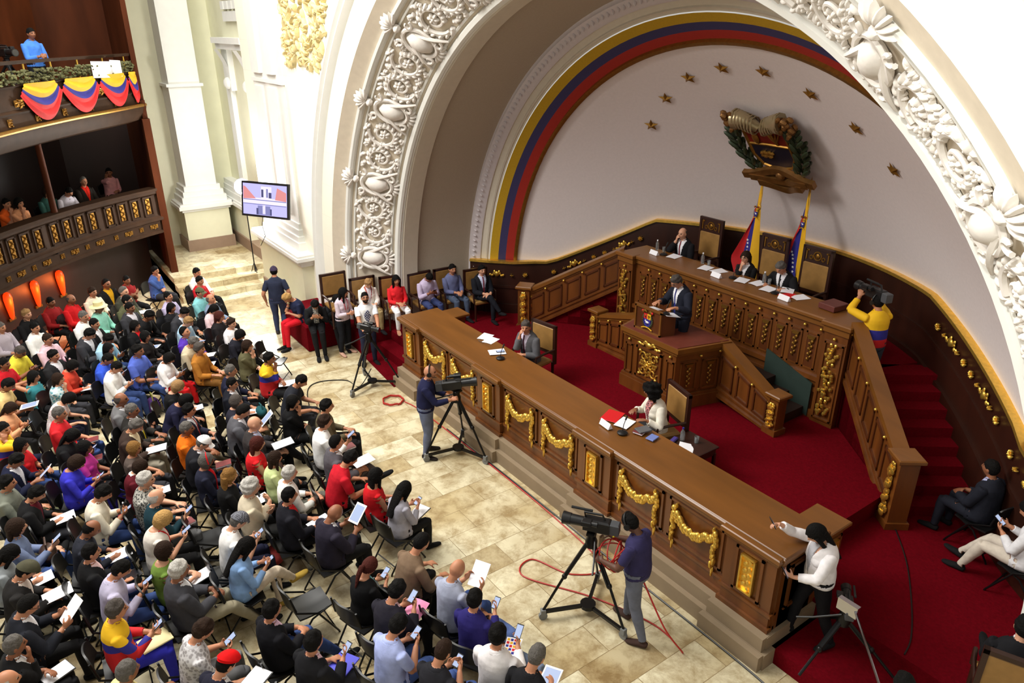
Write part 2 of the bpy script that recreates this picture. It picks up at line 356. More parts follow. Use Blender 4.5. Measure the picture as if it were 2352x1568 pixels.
def scroll(mb, fn, l0, s, R=.30):
    """acanthus scroll with a rosette in its eye; s = +1 / -1 handedness"""
    pts = []; rad = []
    for i in range(30):
        t = i / 29; q = s * (t * 2.6 * PI) + PI * .5 * s; r = R * (1 - .72 * t); pts.append(fn(l0 + r * math.cos(q), s * .02 + r * 1.05 * math.sin(q), .03 + .02 * t)); rad.append(.040 - .018 * t)
    mb.tube(pts, rad, 6)
    for i in range(15):
        t = i / 15; q = s * (t * 1.9 * PI) + PI * .5 * s; r = R * (1 - .6 * t) + .05
        lump(mb, fn, l0 + r * math.cos(q), s * .02 + r * 1.05 * math.sin(q), 0, .085 * (1 - .4 * t), .042, .085, q + s * .9)
    for i in range(6): q = i * PI / 3; lump(mb, fn, l0 + .06 * math.cos(q), .06 * math.sin(q), .02, .055, .035, .06, q)
    lump(mb, fn, l0, 0, .05, .03, .03, .05)
    for i, (dl, db) in enumerate(((.27, .33), (-.27, -.33), (.30, -.31), (-.30, .31), (.05, .38), (-.05, -.38), (.33, .0), (-.34, .02))):
        lump(mb, fn, l0 + dl, db * s, 0, .075, .04, .06, .7 * i)
        lump(mb, fn, l0 + dl * .82 + .03, db * s * .9, 0, .045, .03, .075, .7 * i + 1.2)
def cartouche(mb, fn):
    lump(mb, fn, 0, .02, .02, .19, .27, .17); pts = [fn(.24 * math.cos(q), .02 + .33 * math.sin(q), .07) for q in [2 * PI * i / 20 for i in range(20)]]; mb.tube(pts, .038, 6, closed=True)
    for sl in (-1, 1):
        for b0 in (-.30, .30):
            pts = [fn(sl * (.20 + .09 * (1 - t)* math.cos(t * 5)), b0 + .09 * (1 - t * .6) * math.sin(t * 5), .09) for t in [i / 12 for i in range(13)]]; mb.tube(pts, .028, 6)
        pts = [fn(sl * (.1 + .3 * t), -.1 + .52 * t, .05 + .05 * math.sin(t * PI)) for t in [i / 8 for i in range(9)]]; mb.tube(pts, [.05 - .03 * i / 8 for i in range(9)], 6)
    for i in range(7):                                    # scallop shell over the outer moulding
        q = -1.2 + 2.4 * i / 6; lump(mb, fn, .13 * math.sin(q), -.50 - .13 * math.cos(q), .03, .13, .036, .10, q - PI / 2)
    lump(mb, fn, 0, -.43, .05, .08, .07, .10)
    for i in range(5):
        q = -1 + i * .5; lump(mb, fn, .16 * math.sin(q), .36 + .08 * math.cos(q), 0, .10, .04, .09, PI / 2 - q)
orn = MB()
for k in range(12):
    ph = math.radians(172.5 - 15 * k); cartouche(orn, band_mb(ph))
    for d, s in ((.62, 1), (1.20, -1)): scroll(orn, band_mb(ph), d, s)
    rr = random.Random(k)
    for i in range(46):
        l, b, q = rr.uniform(.26, 1.54), rr.uniform(-.37, .37), rr.uniform(0, 3.1)
        if min(math.hypot(l - .62, b), math.hypot(l - 1.2, b)) > .2: lump(orn, band_mb(ph), l, b, 0, .06, .03, .05, q); lump(orn, band_mb(ph), l + .03, b + .03, 0, .035, .025, .06, q + 1)
for xs_ in (-1, 1):
    fn = lambda l, b, h, xs_=xs_: Vector((xs_ * sp(.625 + b, h)[1], sp(.625 + b, h)[0], ZC - .3 + l))
    scroll(orn, fn, 0, 1, .27)
struct(orn, 'trim_14', M_orn)
# gilded relief in the spandrel left of the arch
sg = MB(); rr = random.Random(3)
for i in range(520):
    z = 6.0 + rr.random() * 3.6; ph = math.acos(max(-1, -math.sqrt(max(0, 1 - ((z - ZC) / 8.5) ** 2)))) if z - ZC < 8.5 else PI / 2
    xr = -math.sqrt(max(.01, 8.5 ** 2 - (z - ZC) ** 2)) if z - ZC < 8.5 else -1
    x0 = -9.0; x = x0 + (min(xr - .12, -6.5) - x0) * rr.random()
    if x > xr - .1: continue
    R = Matrix.Rotation(rr.random() * 3, 3, 'Y'); sg.ell((x, -.13, z), (.06 + .12 * rr.random(), .07, .02 + .03 * rr.random()), 8, 5, R=R)
struct(sg, 'trim_15', mat('pale_gilt_relief', (214, 196, 142), 0.55, var=.3))

# ---- stage floors and stairs (red carpet)
PZ, SZ, DZ = 0.45, 0.75, 1.75
g = MB(); g.prism([(-4.05, .15), (4.05, .15), (4.05, 3.2), (2.6, 4.5), (-2.6, 4.5), (-4.05, 3.2)], 0.0, SZ); struct(g, 'stage_floor', M_carpet, 0)
g = MB()                                                   # left side platform with its steps
g.prism([(-7.25, -.12), (-6.1, -.12), (-6.1, .55), (-4.05, .55), (-4.05, 3.2), (-5.3, 4.6), (-6.3, 2.9), (-6.4, 1.3), (-7.25, .25)], 0, PZ)
g.prism([(-6.1, .2), (-4.35, .2), (-4.35, .56), (-6.1, .56)], 0, .23); g.prism([(-6.85, -.1), (-4.3, -.32), (-4.3, .25), (-6.85, .25)], 0.0, .02)
g.bevbox(-8.7, -6.98, -1.08, -.11, 0, .62, .03); struct(g, 'platform_left', M_carpet, 30)
g = MB()                                                   # right side platform with its steps
g.prism([(4.05, .82), (14, .82), (14, 5), (5.35, 5), (4.05, 3.2)], 0, PZ); g.prism([(4.55, .0), (14, .0), (14, .84), (4.55, .84)], 0, .22); struct(g, 'platform_right', M_carpet, 0)
g = MB(); g.prism([(-2.6, 4.3), (2.6, 4.3), (3.4, 6.6), (-3.4, 6.6)], .5, DZ); g.prism([(-3.4, 6.5), (3.4, 6.5), (0, 7.2)], .5, DZ); struct(g, 'dais_floor', M_carpet, 0)
for sx, nm in ((-1, 'stairs_left'), (1, 'stairs_right')):
    g = MB(); d = Vector((-.79, .62)); p = Vector((.62, .79)); o = Vector((4.2, 3.05))
    for i in range(8):
        z1 = PZ + (DZ - PZ) * (i + 1) / 8; a0 = .08 + i * .27; a1 = 2.35
        q = [o + d * a0 - p * .02, o + d * a1 - p * .02, o + d * a1 + p * (3.0 - i * .05), o + d * a0 + p * 3.3]
        g.prism([(sx * v.x, v.y) for v in (q if sx > 0 else q[::-1])], PZ - .3, z1)
    struct(g, nm, M_carpet, 0)
# ---- dark wainscot that follows the apse and the stairs
def wtop(x):
    return 2.86 if -3.05 < x < 3.0 else (max(1.69, 2.86 - (-x - 3.05) * .62) if x < 0 else 2.86 - (x - 3.0) * .345)
WP = [(-6.2, 2.82), (-5.85, 3.1), (-5.42, 3.50)] + [(x_, apse_y(x_, wtop(x_) + .05)) for x_ in [-5.35 + 10.7 * i / 60 for i in range(1, 60)]] + [(5.42, 3.50), (5.85, 3.1), (6.2, 2.82)]
def inset(P, d):
    out = []
    for i, p in enumerate(P):
        a_ = Vector(P[max(0, i - 1)]); b_ = Vector(P[min(len(P) - 1, i + 1)]); t = (b_ - a_).normalized(); n = Vector((t.y, -t.x)); q = Vector(p) + n * d; out.append((q.x, q.y))
    return out
def wall_ribbon(mb, P, d0, d1, z0f, z1f, mi=0):
    A, B = inset(P, d0), inset(P, d1); n = len(P); vs = []
    for i in range(n):
        x = P[i][0]; z0, z1 = z0f(x), z1f(x); vs += [(*A[i], z0), (*B[i], z0), (*B[i], z1), (*A[i], z1)]
    fs = []
    for i in range(n - 1):
        for k in range(4): fs.append((i * 4 + k, i * 4 + (k + 1) % 4, i * 4 + 4 + (k + 1) % 4, i * 4 + 4 + k))
    fs += [(0, 1, 2, 3), (n * 4 - 4, n * 4 - 1, n * 4 - 2, n * 4 - 3)]; mb.add(vs, fs, mi)
ws = tag(empty('wainscot', (0, 5, 1)), kind='structure')
def wpart(mb, nm, m, ang=40):
    mb.M = Matrix.Translation((0, -5, -1)) @ mb.M; mb.v = [(x, y - 5, z - 1) for x, y, z in mb.v]; mb.M = Matrix.Identity(4); return mb.build(nm, m, ws, ang)
def bare(): return MB()
b_ = MB(); wall_ribbon(b_, WP, -.02, .07, lambda x: .3, wtop); wall_ribbon(b_, WP, .06, .095, lambda x: wtop(x) - .62, lambda x: wtop(x) - .56); wall_ribbon(b_, WP, .06, .12, lambda x: .3, lambda x: wtop(x) - 1.02); wpart(b_, 'panelling', M_dark)
b_ = MB(); wall_ribbon(b_, WP, -.02, .12, lambda x: wtop(x) - .01, lambda x: wtop(x) + .045); wpart(b_, 'gilt_rail', M_gold)
WI = inset(WP, .09)
def rosette_mesh(R, n=8):
    b = MB()
    for i in range(n): q = 2 * PI * i / n; b.ell((R * .62 * math.cos(q), -.02, R * .62 * math.sin(q)), (R * .42, .03, R * .2), 7, 4, R=Matrix.Rotation(-q, 3, 'Y'))
    b.ell((0, -.03, 0), (R * .3, .035, R * .3), 8, 5); return b.mesh('rosette', M_gold)
def spray_mesh(Wd):
    b = MB()
    for s in (-1, 1):
        for i in range(4): b.ell((s * Wd * (.15 + .22 * i), -.015, .03 * math.sin(i * 2)), (Wd * .16, .02, .035), 6, 4, R=Matrix.Rotation(s * .5 + i, 3, 'Y'))
        b.ell((s * Wd * .3, -.015, .06), (.03, .02, .05), 6, 4)
    b.ell((0, -.03, .02), (.05, .03, .07), 8, 5); return b.mesh('gilt_spray', M_gold)
ros, spr, spl = rosette_mesh(.062), spray_mesh(.19), rosette_mesh(.042, 4)
def on_wains(k, me, nm):
    i = int(k); t = k - i; x = WI[i][0] * (1 - t) + WI[i + 1][0] * t; y = WI[i][1] * (1 - t) + WI[i + 1][1] * t
    d = Vector((WI[i + 1][0] - WI[i][0], WI[i + 1][1] - WI[i][1])); sl = (wtop(WI[i + 1][0]) - wtop(WI[i][0])) / d.length
    o = bpy.data.objects.new(nm, me); COL.objects.link(o); o.parent = ws
    o.matrix_local = Matrix.Translation((x, y - 5, wtop(x) - .29 - 1)) @ Matrix.Rotation(math.atan2(d.y, d.x), 4, 'Z') @ Matrix.Rotation(-math.atan(sl), 4, 'Y')
for base in (.25, 4.7, 9.6):
    for side in (0, 1):
        for j, (me, nm) in enumerate(((ros, 'rosette'), (spl, 'gilt_leaf'), (spr, 'gilt_spray'), (spl, 'gilt_leaf'), (ros, 'rosette'))):
            k = base + j * .95
            if base < 1: k = .15 + j * .6
            on_wains(k if side == 0 else len(WI) - 1 - k - .001, me, nm)

# ---- left wall block with stepped pilaster
blk = MB(); blk.box(-12.0, -8.8, -.38, .3, .0, 1.5); struct(blk, 'pedestal_block', M_cream, 30)
blk = MB(); blk.box(-12.0, -8.76, -.42, .3, .0, .34); struct(blk, 'baseboard_left', M_base, 30)
blk = MB()
for i, (o, z0, z1) in enumerate(((.03, 1.42, 1.50), (.07, 1.50, 1.58), (.16, 1.58, 1.66), (.13, 1.66, 1.72))): blk.box(-12.0 - o, -8.8 + o, -.38 - o, .3, z0, z1)
struct(blk, 'trim_16', M_white, 30)
pl = MB()
for x0, x1, yf, z0, z1 in ((-11.75, -9.1, -.30, 1.72, 1.92), (-11.68, -9.18, -.26, 1.92, 2.05), (-11.6, -9.26, -.21, 2.05, 2.2), (-11.54, -9.32, -.17, 2.2, 2.34), (-11.48, -9.36, -.13, 2.34, 5.55), (-11.52, -9.33, -.17, 5.55, 5.63), (-11.45, -9.4, -.11, 5.63, 12)): pl.box(x0, x1, yf, .3, z0, z1)
for x in (-11.05, -10.1): pl.box(x - .28, x + .28, -.2, -.05, 5.75, 12); pl.box(x - .28, x + .28, -.18, -.1, 2.5, 5.45)
struct(pl, 'trim_17', M_white, 30)
# niche behind the landing, left end wall, second pilaster on its pedestal
nw = MB(); nw.box(-16.3, -12.0, .25, .45, 0, 14); struct(nw, 'wall_back', M_cream, 0)
nw = MB(); nw.box(-16.5, -16.2, -9, .45, 0, 14); struct(nw, 'wall_left', M_cream, 0)
st = MB()
for i, x in enumerate((-11.95, -12.35, -12.75)): st.box(-16.2, x, -2.6, .25, 0, .16 * (i + 1))
struct(st, 'steps_left', M_marble, 0)
pd = MB(); pd.box(-16.2, -15.2, -1.55, -.25, .48, 1.75); pd.box(-16.2, -14.1, -.02, .25, .48, 1.75)
struct(pd, 'pedestal_block', M_cream, 30)
pd = MB(); pd.box(-16.2, -15.15, -1.6, -.2, .48, .82); pd.box(-16.2, -13.0, -.07, .25, .48, .82); struct(pd, 'baseboard_back', M_base, 30)
pd = MB()
for o, z0, z1 in ((.05, 1.68, 1.76), (.14, 1.76, 1.86), (.10, 1.86, 1.92)): pd.box(-16.2, -15.2 + o, -1.55 - o, -.25 + o, z0, z1); pd.box(-16.2, -14.1 + o, -.02 - o, .25, z0, z1)
for o, z0, z1 in ((.12, 1.92, 2.1), (.06, 2.1, 2.25), (.0, 2.25, 2.4)): pd.box(-16.2, -15.3 + o, -1.42 - o, -.38 + o, z0, z1); pd.box(-16.2, -14.5 + o, -.01 - o * .5, .25, z0, z1)
pd.box(-16.2, -15.36, -1.34, -.46, 2.4, 5.2); pd.box(-16.2, -15.30, -1.40, -.40, 5.2, 5.28); pd.box(-16.2, -15.36, -1.32, -.48, 5.28, 12); struct(pd, 'trim_18', M_white, 30)
# doorway surround with consoles high on the niche wall
cs = MB(); cs.box(-14.9, -12.3, -.12, .26, 6.35, 6.5); cs.box(-14.8, -12.4, -.04, .26, 6.2, 6.36)
for x in (-14.5, -12.75):
    cs.grid(lambda u, v, x=x: (x - .2 + .4 * u, .24 - .32 * (1 - v) ** 2 - .05, 6.2 - 1.0 * v), 4, 8); cs.box(x - .2, x + .2, .1, .26, 5.1, 6.2); cs.ell((x, .08, 5.3), (.19, .12, .16), 10, 6)
cs.box(-14.9, -14.5, .12, .26, .48, 6.2); cs.box(-12.75, -12.3, .12, .26, .48, 6.2)
cs.box(-14.4, -12.6, .16, .26, 6.9, 7.15)
for i in range(5): cs.box(-14.35 + .38 * i, -14.12 + .38 * i, .12, .26, 7.2, 7.4)
cs.box(-14.5, -12.5, .14, .26, 7.5, 7.62); cs.ell((-13.5, .2, 8.1), (.4, .12, .5), 10, 6); struct(cs, 'trim_19', M_white, 30)

# ---- curved wooden galleries at the left
def smooth_poly(P, n=6):
    out = []
    for i in range(len(P) - 1):
        a0, a1, a2, a3 = (Vector(P[max(0, i - 1)]), Vector(P[i]), Vector(P[i + 1]), Vector(P[min(len(P) - 1, i + 2)]))
        for k in range(n):
            t = k / n; out.append(tuple(.5 * ((2 * a1) + (a2 - a0) * t + (2 * a0 - 5 * a1 + 4 * a2 - a3) * t * t + (3 * a1 - a0 - 3 * a2 + a3) * t ** 3)))
    return out + [tuple(P[-1])]
LP = smooth_poly([(-13.4, -2.5), (-12.85, -3.45), (-12.1, -4.5), (-11.25, -5.4), (-10.35, -6.2), (-9.2, -7.05), (-7.8, -7.9)])
UP = smooth_poly([(-13.6, -2.42), (-12.6, -3.2), (-11.5, -4.12), (-10.3, -4.98), (-9.0, -5.78), (-7.6, -6.5)])
def poly_at(P, d):
    for i in range(len(P) - 1):
        a0, b0 = Vector(P[i]), Vector(P[i + 1]); l = (b0 - a0).length
        if d <= l or i == len(P) - 2:
            t = (b0 - a0) / l; n = Vector((-t.y, t.x)); return a0 + t * d, t, n      # n points into the hall
        d -= l
def hall_off(P, d):
    out = []
    for i, p in enumerate(P):
        t = (Vector(P[min(len(P) - 1, i + 1)]) - Vector(P[max(0, i - 1)])).normalized(); q = Vector(p) + Vector((-t.y, t.x)) * d; out.append((q.x, q.y))
    return out
def sweep(mb, P, prof, mi=0):
    """closed profile of (offset into the hall, z) swept along plan polyline P"""
    offs = [hall_off(P, d) for d, z in prof]; k = len(prof); vs = []
    for i in range(len(P)):
        for j in range(k): vs.append((*offs[j][i], prof[j][1]))
    fs = [(i * k + j, i * k + (j + 1) % k, (i + 1) * k + (j + 1) % k, (i + 1) * k + j) for i in range(len(P) - 1) for j in range(k)]
    fs += [tuple(range(k)), tuple(range((len(P) - 1) * k, len(P) * k))[::-1]]; mb.add(vs, fs, mi)
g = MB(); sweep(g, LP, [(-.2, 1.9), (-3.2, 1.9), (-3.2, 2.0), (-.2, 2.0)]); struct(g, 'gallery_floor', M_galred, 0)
g = MB(); sweep(g, LP, [(-3.2, 0), (-3.2, 4.6), (-3.3, 4.6), (-3.3, 0)]); struct(g, 'wall_gallery', M_galshade, 0)
g = MB(); sweep(g, LP, [(-.75, 0), (-.75, 1.62), (-.85, 1.62), (-.85, 0)]); struct(g, 'wall_under_gallery', M_galshade, 0)
g = MB(); sweep(g, UP, [(-.1, 4.55), (-3.6, 4.55), (-3.6, 5.05), (-.1, 5.05)]); struct(g, 'gallery_floor', M_galshade, 0)
g = MB(); g.box(-16.25, -16.1, -10, -2.4, 5.05, 10); struct(g, 'wall_gallery_upper_side', M_galred, 0); g = MB(); g.box(-16.25, -16.1, -10, -2.4, 0, 5.05); struct(g, 'wall_gallery_side', M_galshade, 0)
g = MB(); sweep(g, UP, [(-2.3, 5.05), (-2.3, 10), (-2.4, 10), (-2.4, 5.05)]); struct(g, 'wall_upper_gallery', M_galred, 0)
g = MB(); g.box(-16.2, -13.35, -2.48, -2.36, 0, 4.6); g.box(-16.2, -13.42, -2.48, -2.36, 4.6, 5.05); g.box(-16.2, -13.5, -2.48, -2.36, 5.05, 10); g.box(-13.55, -13.32, -2.52, -2.34, 0, 4.6); struct(g, 'wall_gallery_end', M_galred, 0)
par = tag(empty('gallery_parapet', (-12.1, -4.5, 1.6)), 'lower gallery parapet in dark wood with a row of gilded panels', 'parapet')
def into(o, root):
    o.parent = root; o.matrix_parent_inverse = Matrix.Translation(-root.location); return o
g = MB(); sweep(g, LP, [(0, 1.62), (.06, 1.64), (.06, 1.70), (0.02, 1.72), (.02, 1.96), (.09, 1.99), (.09, 2.06), (.02, 2.1), (0, 2.14), (0, 2.66), (.05, 2.7), (.05, 2.76), (-.22, 2.76), (-.22, 1.62)]); into(g.build('parapet_body', M_gal), par)
g = MB(); sweep(g, LP, [(.07, 2.76), (.08, 2.83), (-.28, 2.83), (-.28, 2.76)]); into(g.build('handrail', M_gal), par)
def facing(P, d, off, z):
    p, t, n = poly_at(P, d); q = p + n * off
    return Matrix.Translation((q.x, q.y, z)) @ Matrix(((-t.x, -n.x, 0, 0), (-t.y, -n.y, 0, 0), (0, 0, 1, 0), (0, 0, 0, 1)))
def carved(wd, ht, seed, n=26, th=.03):
    """gilded carved plate facing -Y: running scrolls and leaves"""
    b = MB(); r = random.Random(seed); b.box(-wd / 2, wd / 2, -.006, .004, -ht / 2, ht / 2)
    for i in range(n):
        t = (i + .5) / n; x = math.sin(t * 17) * wd * .28; z = (t - .5) * ht * .94
        b.ell((x + r.uniform(-.1, .1) * wd, -.008, z), (wd * (.10 + .12 * r.random()), th, ht * .028 + wd * .05), 6, 4, R=Matrix.Rotation(r.uniform(-1, 1), 3, 'Y'))
    return b.mesh('gilt_carving', M_goldd)
cv = carved(.12, .40, 5); cvw = carved(.24, .10, 8, 14); cvn = carved(.11, .11, 9, 9)
fr = MB()
for (x0, x1, z0, z1) in ((-.15, -.11, -.26, .26), (.11, .15, -.26, .26), (-.15, .15, .22, .26), (-.15, .15, -.26, -.22)): fr.box(x0, x1, -.035, .01, z0, z1)
frm = fr.mesh('panel_frame', M_gal, 0)
def put(me, nm, M, root):
    o = bpy.data.objects.new(nm, me); COL.objects.link(o); o.parent = root; o.matrix_local = Matrix.Translation(-root.location) @ M; return o
d = .35; i = 0
while d < 8.6:
    put(frm, 'panel_frame', facing(LP, d, .0, 2.4), par); put(cv, 'gilt_carving', facing(LP, d, .012, 2.4), par)
    put(cvw if i % 2 == 0 else cvn, 'gilt_plaque', facing(LP, d - .05, .03, 1.85), par); d += .40 if i % 4 != 3 else .50; i += 1
upp = tag(empty('gallery_parapet', (-11.5, -4.12, 4.6)), 'upper gallery parapet in dark wood with gold rope moulding and brass-post rail', 'parapet')
g = MB(); sweep(g, UP, [(-.25, 4.5), (0, 4.58), (.08, 4.72), (.12, 4.88), (.12, 4.9), (.04, 4.96), (.02, 5.2), (.05, 5.24), (0, 5.28), (0, 5.68), (.04, 5.72), (-.2, 5.72), (-.25, 5.05)]); into(g.build('parapet_body', M_gal), upp)
g = MB(); g.tube([(*p, 4.93) for p in hall_off(UP, .10)], .045, 8); into(g.build('rope_moulding', M_goldd), upp)
g = MB(); sweep(g, UP, [(-.02, 6.1), (-.0, 6.16), (-.17, 6.16), (-.15, 6.1)]); into(g.build('handrail', M_gal), upp)
d = .3
while d < 7: 
    q, t, n = poly_at(UP, d); b = MB(); b.cyl((q.x - n.x * .08, q.y - n.y * .08, 5.7), (q.x - n.x * .08, q.y - n.y * .08, 6.12), .022); into(b.build('brass_post', M_gold), upp); d += .95
d = .25; i = 0
while d < 6.6:
    put(cvw if i % 2 else cvn, 'gilt_plaque', facing(UP, d, .035 if i % 2 else .05, 5.4 if i % 2 else 5.08) @ Matrix.Scale(1.3, 4), upp); d += .5; i += 1
# gallery columns
for d, z0, z1, nm in ((2.98, 2.0, 4.55, 'near the middle of the lower gallery'), ):
    q, t, n = poly_at(LP, d); c = MB(); c.M = Matrix.Translation((q.x - n.x * .10, q.y - n.y * .10, 0)); c.lathe([(.11, z0), (.11, z0 + .1), (.075, z0 + .16), (.065, z1 - .2), (.11, z1 - .1), (.11, z1)], 14)
    tag(c.build('gallery_column', M_galred), 'slender dark wooden column rising from the lower gallery', 'column')
# tricolour bunting swags on the upper parapet
def swag(d0, d1, drop, lab):
    root_p, _, _ = poly_at(UP, (d0 + d1) / 2); b = MB(); NU, NV = 24, 18
    for (v0, v1, mi) in ((0, .40, 0), (.40, .60, 1), (.60, 1.0, 2)):
        def fn(u, v, v0=v0, v1=v1):
            V_ = v0 + (v1 - v0) * v; s = 4 * u * (1 - u); sp_ = 1 - .0 * V_; q, t, n = poly_at(UP, d0 + (d1 - d0) * (.5 + (u - .5) * (.74 + .30 * V_)))
            z = 5.74 - V_ * (.12 + (drop - .12) * s) - .10 * (1 - s) * V_; o = .07 + .05 * s + .018 * math.sin(V_ * 22 + 3 * u) * (.4 + s)
            return (q.x + n.x * o, q.y + n.y * o, z)
        b.sheet(fn, NU, max(4, int(NV * (v1 - v0))), .008, mi)
    tag(b.build('bunting_swag', [M_yel, M_blu, M_red]), lab, 'bunting', 'tricolour bunting on the upper parapet')
for d0, d1, lab in ((.12, .50, 'short yellow blue red bunting swag at the end of upper parapet'), (.55, 1.75, 'yellow blue red bunting swag second from the parapet end'), (1.80, 3.15, 'yellow blue red bunting swag third from the parapet end'), (3.2, 4.65, 'yellow blue red bunting swag at the left picture edge')): swag(d0, d1, .74, lab)
# red wall lamps under the gallery
M_lamp = mat('red_lamp_glass', (255, 70, 10), 0.4, emit=(255, 56, 8), estr=.8)
for d, lab in ((2.7, 'glowing red wall lamp nearest the gallery end'), (3.45, 'glowing red wall lamp in the middle of the three'), (4.25, 'glowing red wall lamp at the left picture edge')):
    q, t, n = poly_at(LP, d); r_ = tag(empty('wall_lamp', (q.x - n.x * .72, q.y - n.y * .72, .95), math.atan2(n.y, n.x) - PI / 2), lab, 'lamp', 'red wall lamps under the gallery')
    b = MB(); b.lathe([(.03, -.30), (.06, -.22), (.09, 0), (.11, .2), (.09, .3), (.04, .34)], 14); b.v = [(x, max(0, y), z) for x, y, z in b.v]; b.build('lamp_shade', M_lamp, r_)
    b = MB(); b.box(-.1, .1, -.02, .01, -.33, -.27); b.build('wall_plate', M_goldd, r_)
    l = bpy.data.lights.new('lamp_light', 'POINT'); l.energy = 14; l.color = (1, .18, .03); l.shadow_soft_size = .1; lo = bpy.data.objects.new('lamp_light', l); COL.objects.link(lo); lo.parent = r_; lo.location = (0, .25, .1)
# ---------------------------------------------------------------- front desk
def part(mb, name, m, root, ang=40):
    mb.v = [(x - root.location[0], y - root.location[1], z - root.location[2]) for x, y, z in mb.v]; return mb.build(name, m, root, ang)
def put(me, nm, M, root):
    o = bpy.data.objects.new(nm, me); COL.objects.link(o); o.parent = root
    rz = root.rotation_euler[2]; o.matrix_local = Matrix.Rotation(-rz, 4, 'Z') @ Matrix.Translation(-root.location) @ M; return o
X0, X1 = -4.28, 4.50
PLQ = [-3.95, -1.22, 1.46, 4.14]
desk = tag(empty('front_desk', (.1, .4, 0)), 'long carved oak front desk with gilded garlands between hall and stage', 'desk')
g = MB(); g.box(X0, X1, .02, .72, .40, 1.40)
for x in PLQ: g.box(x - .34, x + .34, -.05, .05, .40, 1.40)
for x in (X0, X1): g.box(min(x, x + (.35 if x < 0 else -.35)), max(x, x + (.35 if x < 0 else -.35)), .1, 1.2, .40, 1.34)
part(g, 'desk_body', M_wood, desk, 0)
g = MB(); g.bevbox(X0 - .06, X1 + .06, -.06, .80, 1.42, 1.49, .015); g.box(X0 - .03, X1 + .03, -.02, .7, 1.36, 1.42)
for x in PLQ: g.bevbox(x - .40, x + .40, -.13, .05, 1.415, 1.488, .012); g.box(x - .37, x + .37, -.085, 0, 1.36, 1.42)
g.bevbox(X0 - .06, X1 + .06, -.05, .20, 1.488, 1.505, .008)
for x, s in ((X0, 1), (X1, -1)): g.bevbox(min(x - .05 * s, x + .42 * s), max(x - .05 * s, x + .42 * s), .76, 1.28, 1.34, 1.40, .012)
part(g, 'desk_top', M_woodh, desk, 0)
g = MB(); g.box(X0 - .10, X1 + .10, -.20, .9, 0, .22); g.box(X0 - .05, X1 + .05, -.12, .9, .22, .40)
for x in PLQ: g.box(x - .44, x + .44, -.28, 0, 0, .215); g.box(x - .40, x + .40, -.19, 0, .22, .405)
part(g, 'stone_plinth', M_stone, desk, 0)
g = MB()
for x in PLQ: g.box(x - .37, x + .37, -.075, 0, .62, .66); g.box(x - .37, x + .37, -.085, 0, .40, .46)
g.box(X0, X1, -.01, .05, .62, .66); g.box(X0, X1, -.02, .05, .40, .46); part(g, 'base_moulding', M_wood, desk, 0)
def frame_panel(x0, x1, z0, z1, y, w=.035, t=.025):
    b = MB(); b.box(x0, x1, y - t, y + .01, z1 - w, z1); b.box(x0, x1, y - t, y + .01, z0, z0 + w); b.box(x0, x0 + w, y - t, y + .01, z0, z1); b.box(x1 - w, x1, y - t, y + .01, z0, z1)
    w2 = w * 1.6; b.box(x0 - .02, x1 + .02, y - t * .45, y + .01, z1, z1 + .02); b.box(x0 - .02, x1 + .02, y - t * .45, y + .01, z0 - .02, z0); return b
def garland_mesh():
    b = MB(); r = random.Random(4)
    for i in range(34):
        t = i / 33; x = -.42 + .84 * t; z = .13 - .62 * t * (1 - t) - 0.0; b.ell((x + r.uniform(-.02, .02), -.035 - .03 * math.sin(PI * t), z + r.uniform(-.035, .035)), (.066, .045, .05), 7, 5, R=Matrix.Rotation(r.uniform(-1, 1), 3, 'Y'))
    for s in (-1, 1):
        for k in range(7): b.ell((s * .44 + r.uniform(-.025, .025), -.03, .10 - .065 * k), (.058 - .004 * k, .04, .06), 7, 5, R=Matrix.Rotation(r.uniform(-.7, .7), 3, 'Y'))
        b.ell((s * .44, -.04, .18), (.05, .04, .045), 8, 5); b.ell((s * .40, -.03, .22), (.03, .03, .04), 6, 4)
        for k in range(3): b.ell((s * .44, -.02, -.36 - .03 * k), (.03 - .007 * k, .02, .05), 6, 4)
    return b.mesh('garland', M_gold)
def plaque_mesh(w=.20, h=.50):
    b = MB(); r = random.Random(6); b.box(-w / 2, w / 2, -.02, .01, -h / 2, h / 2)
    for (x0, x1, z0, z1) in ((-w / 2, -w / 2 + .022, -h / 2, h / 2), (w / 2 - .022, w / 2, -h / 2, h / 2), (-w / 2, w / 2, h / 2 - .022, h / 2), (-w / 2, w / 2, -h / 2, -h / 2 + .022)): b.box(x0, x1, -.05, .01, z0, z1)
    for i in range(9):
        z = -h / 2 + .06 + (h - .12) * i / 8; b.ell((.035 * (-1) ** i, -.025, z), (.035, .02, .028), 6, 4, R=Matrix.Rotation(.6 * (-1) ** i, 3, 'Y'))
    return b.mesh('gilt_plaque', M_gold)
gm, pm = garland_mesh(), plaque_mesh()
for i in range(3):
    a0, b0 = PLQ[i] + .42, PLQ[i + 1] - .42; mid = (a0 + b0) / 2
    for u0, u1 in ((a0, mid - .05), (mid + .05, b0)):
        fo = part(frame_panel(u0, u1, .72, 1.32, .02), 'panel_frame', M_wood, desk, 0)
        put(gm, 'gilt_garland', Matrix.Translation(((u0 + u1) / 2, .01, 1.04)) @ Matrix.Diagonal(((u1 - u0 - .14) / .98, 1, 1, 1)), desk)
for x in PLQ: part(frame_panel(x - .19, x + .19, .70, 1.32, -.05), 'panel_frame', M_wood, desk, 0); put(pm, 'gilt_plaque', Matrix.Translation((x, -.055, 1.01)), desk)
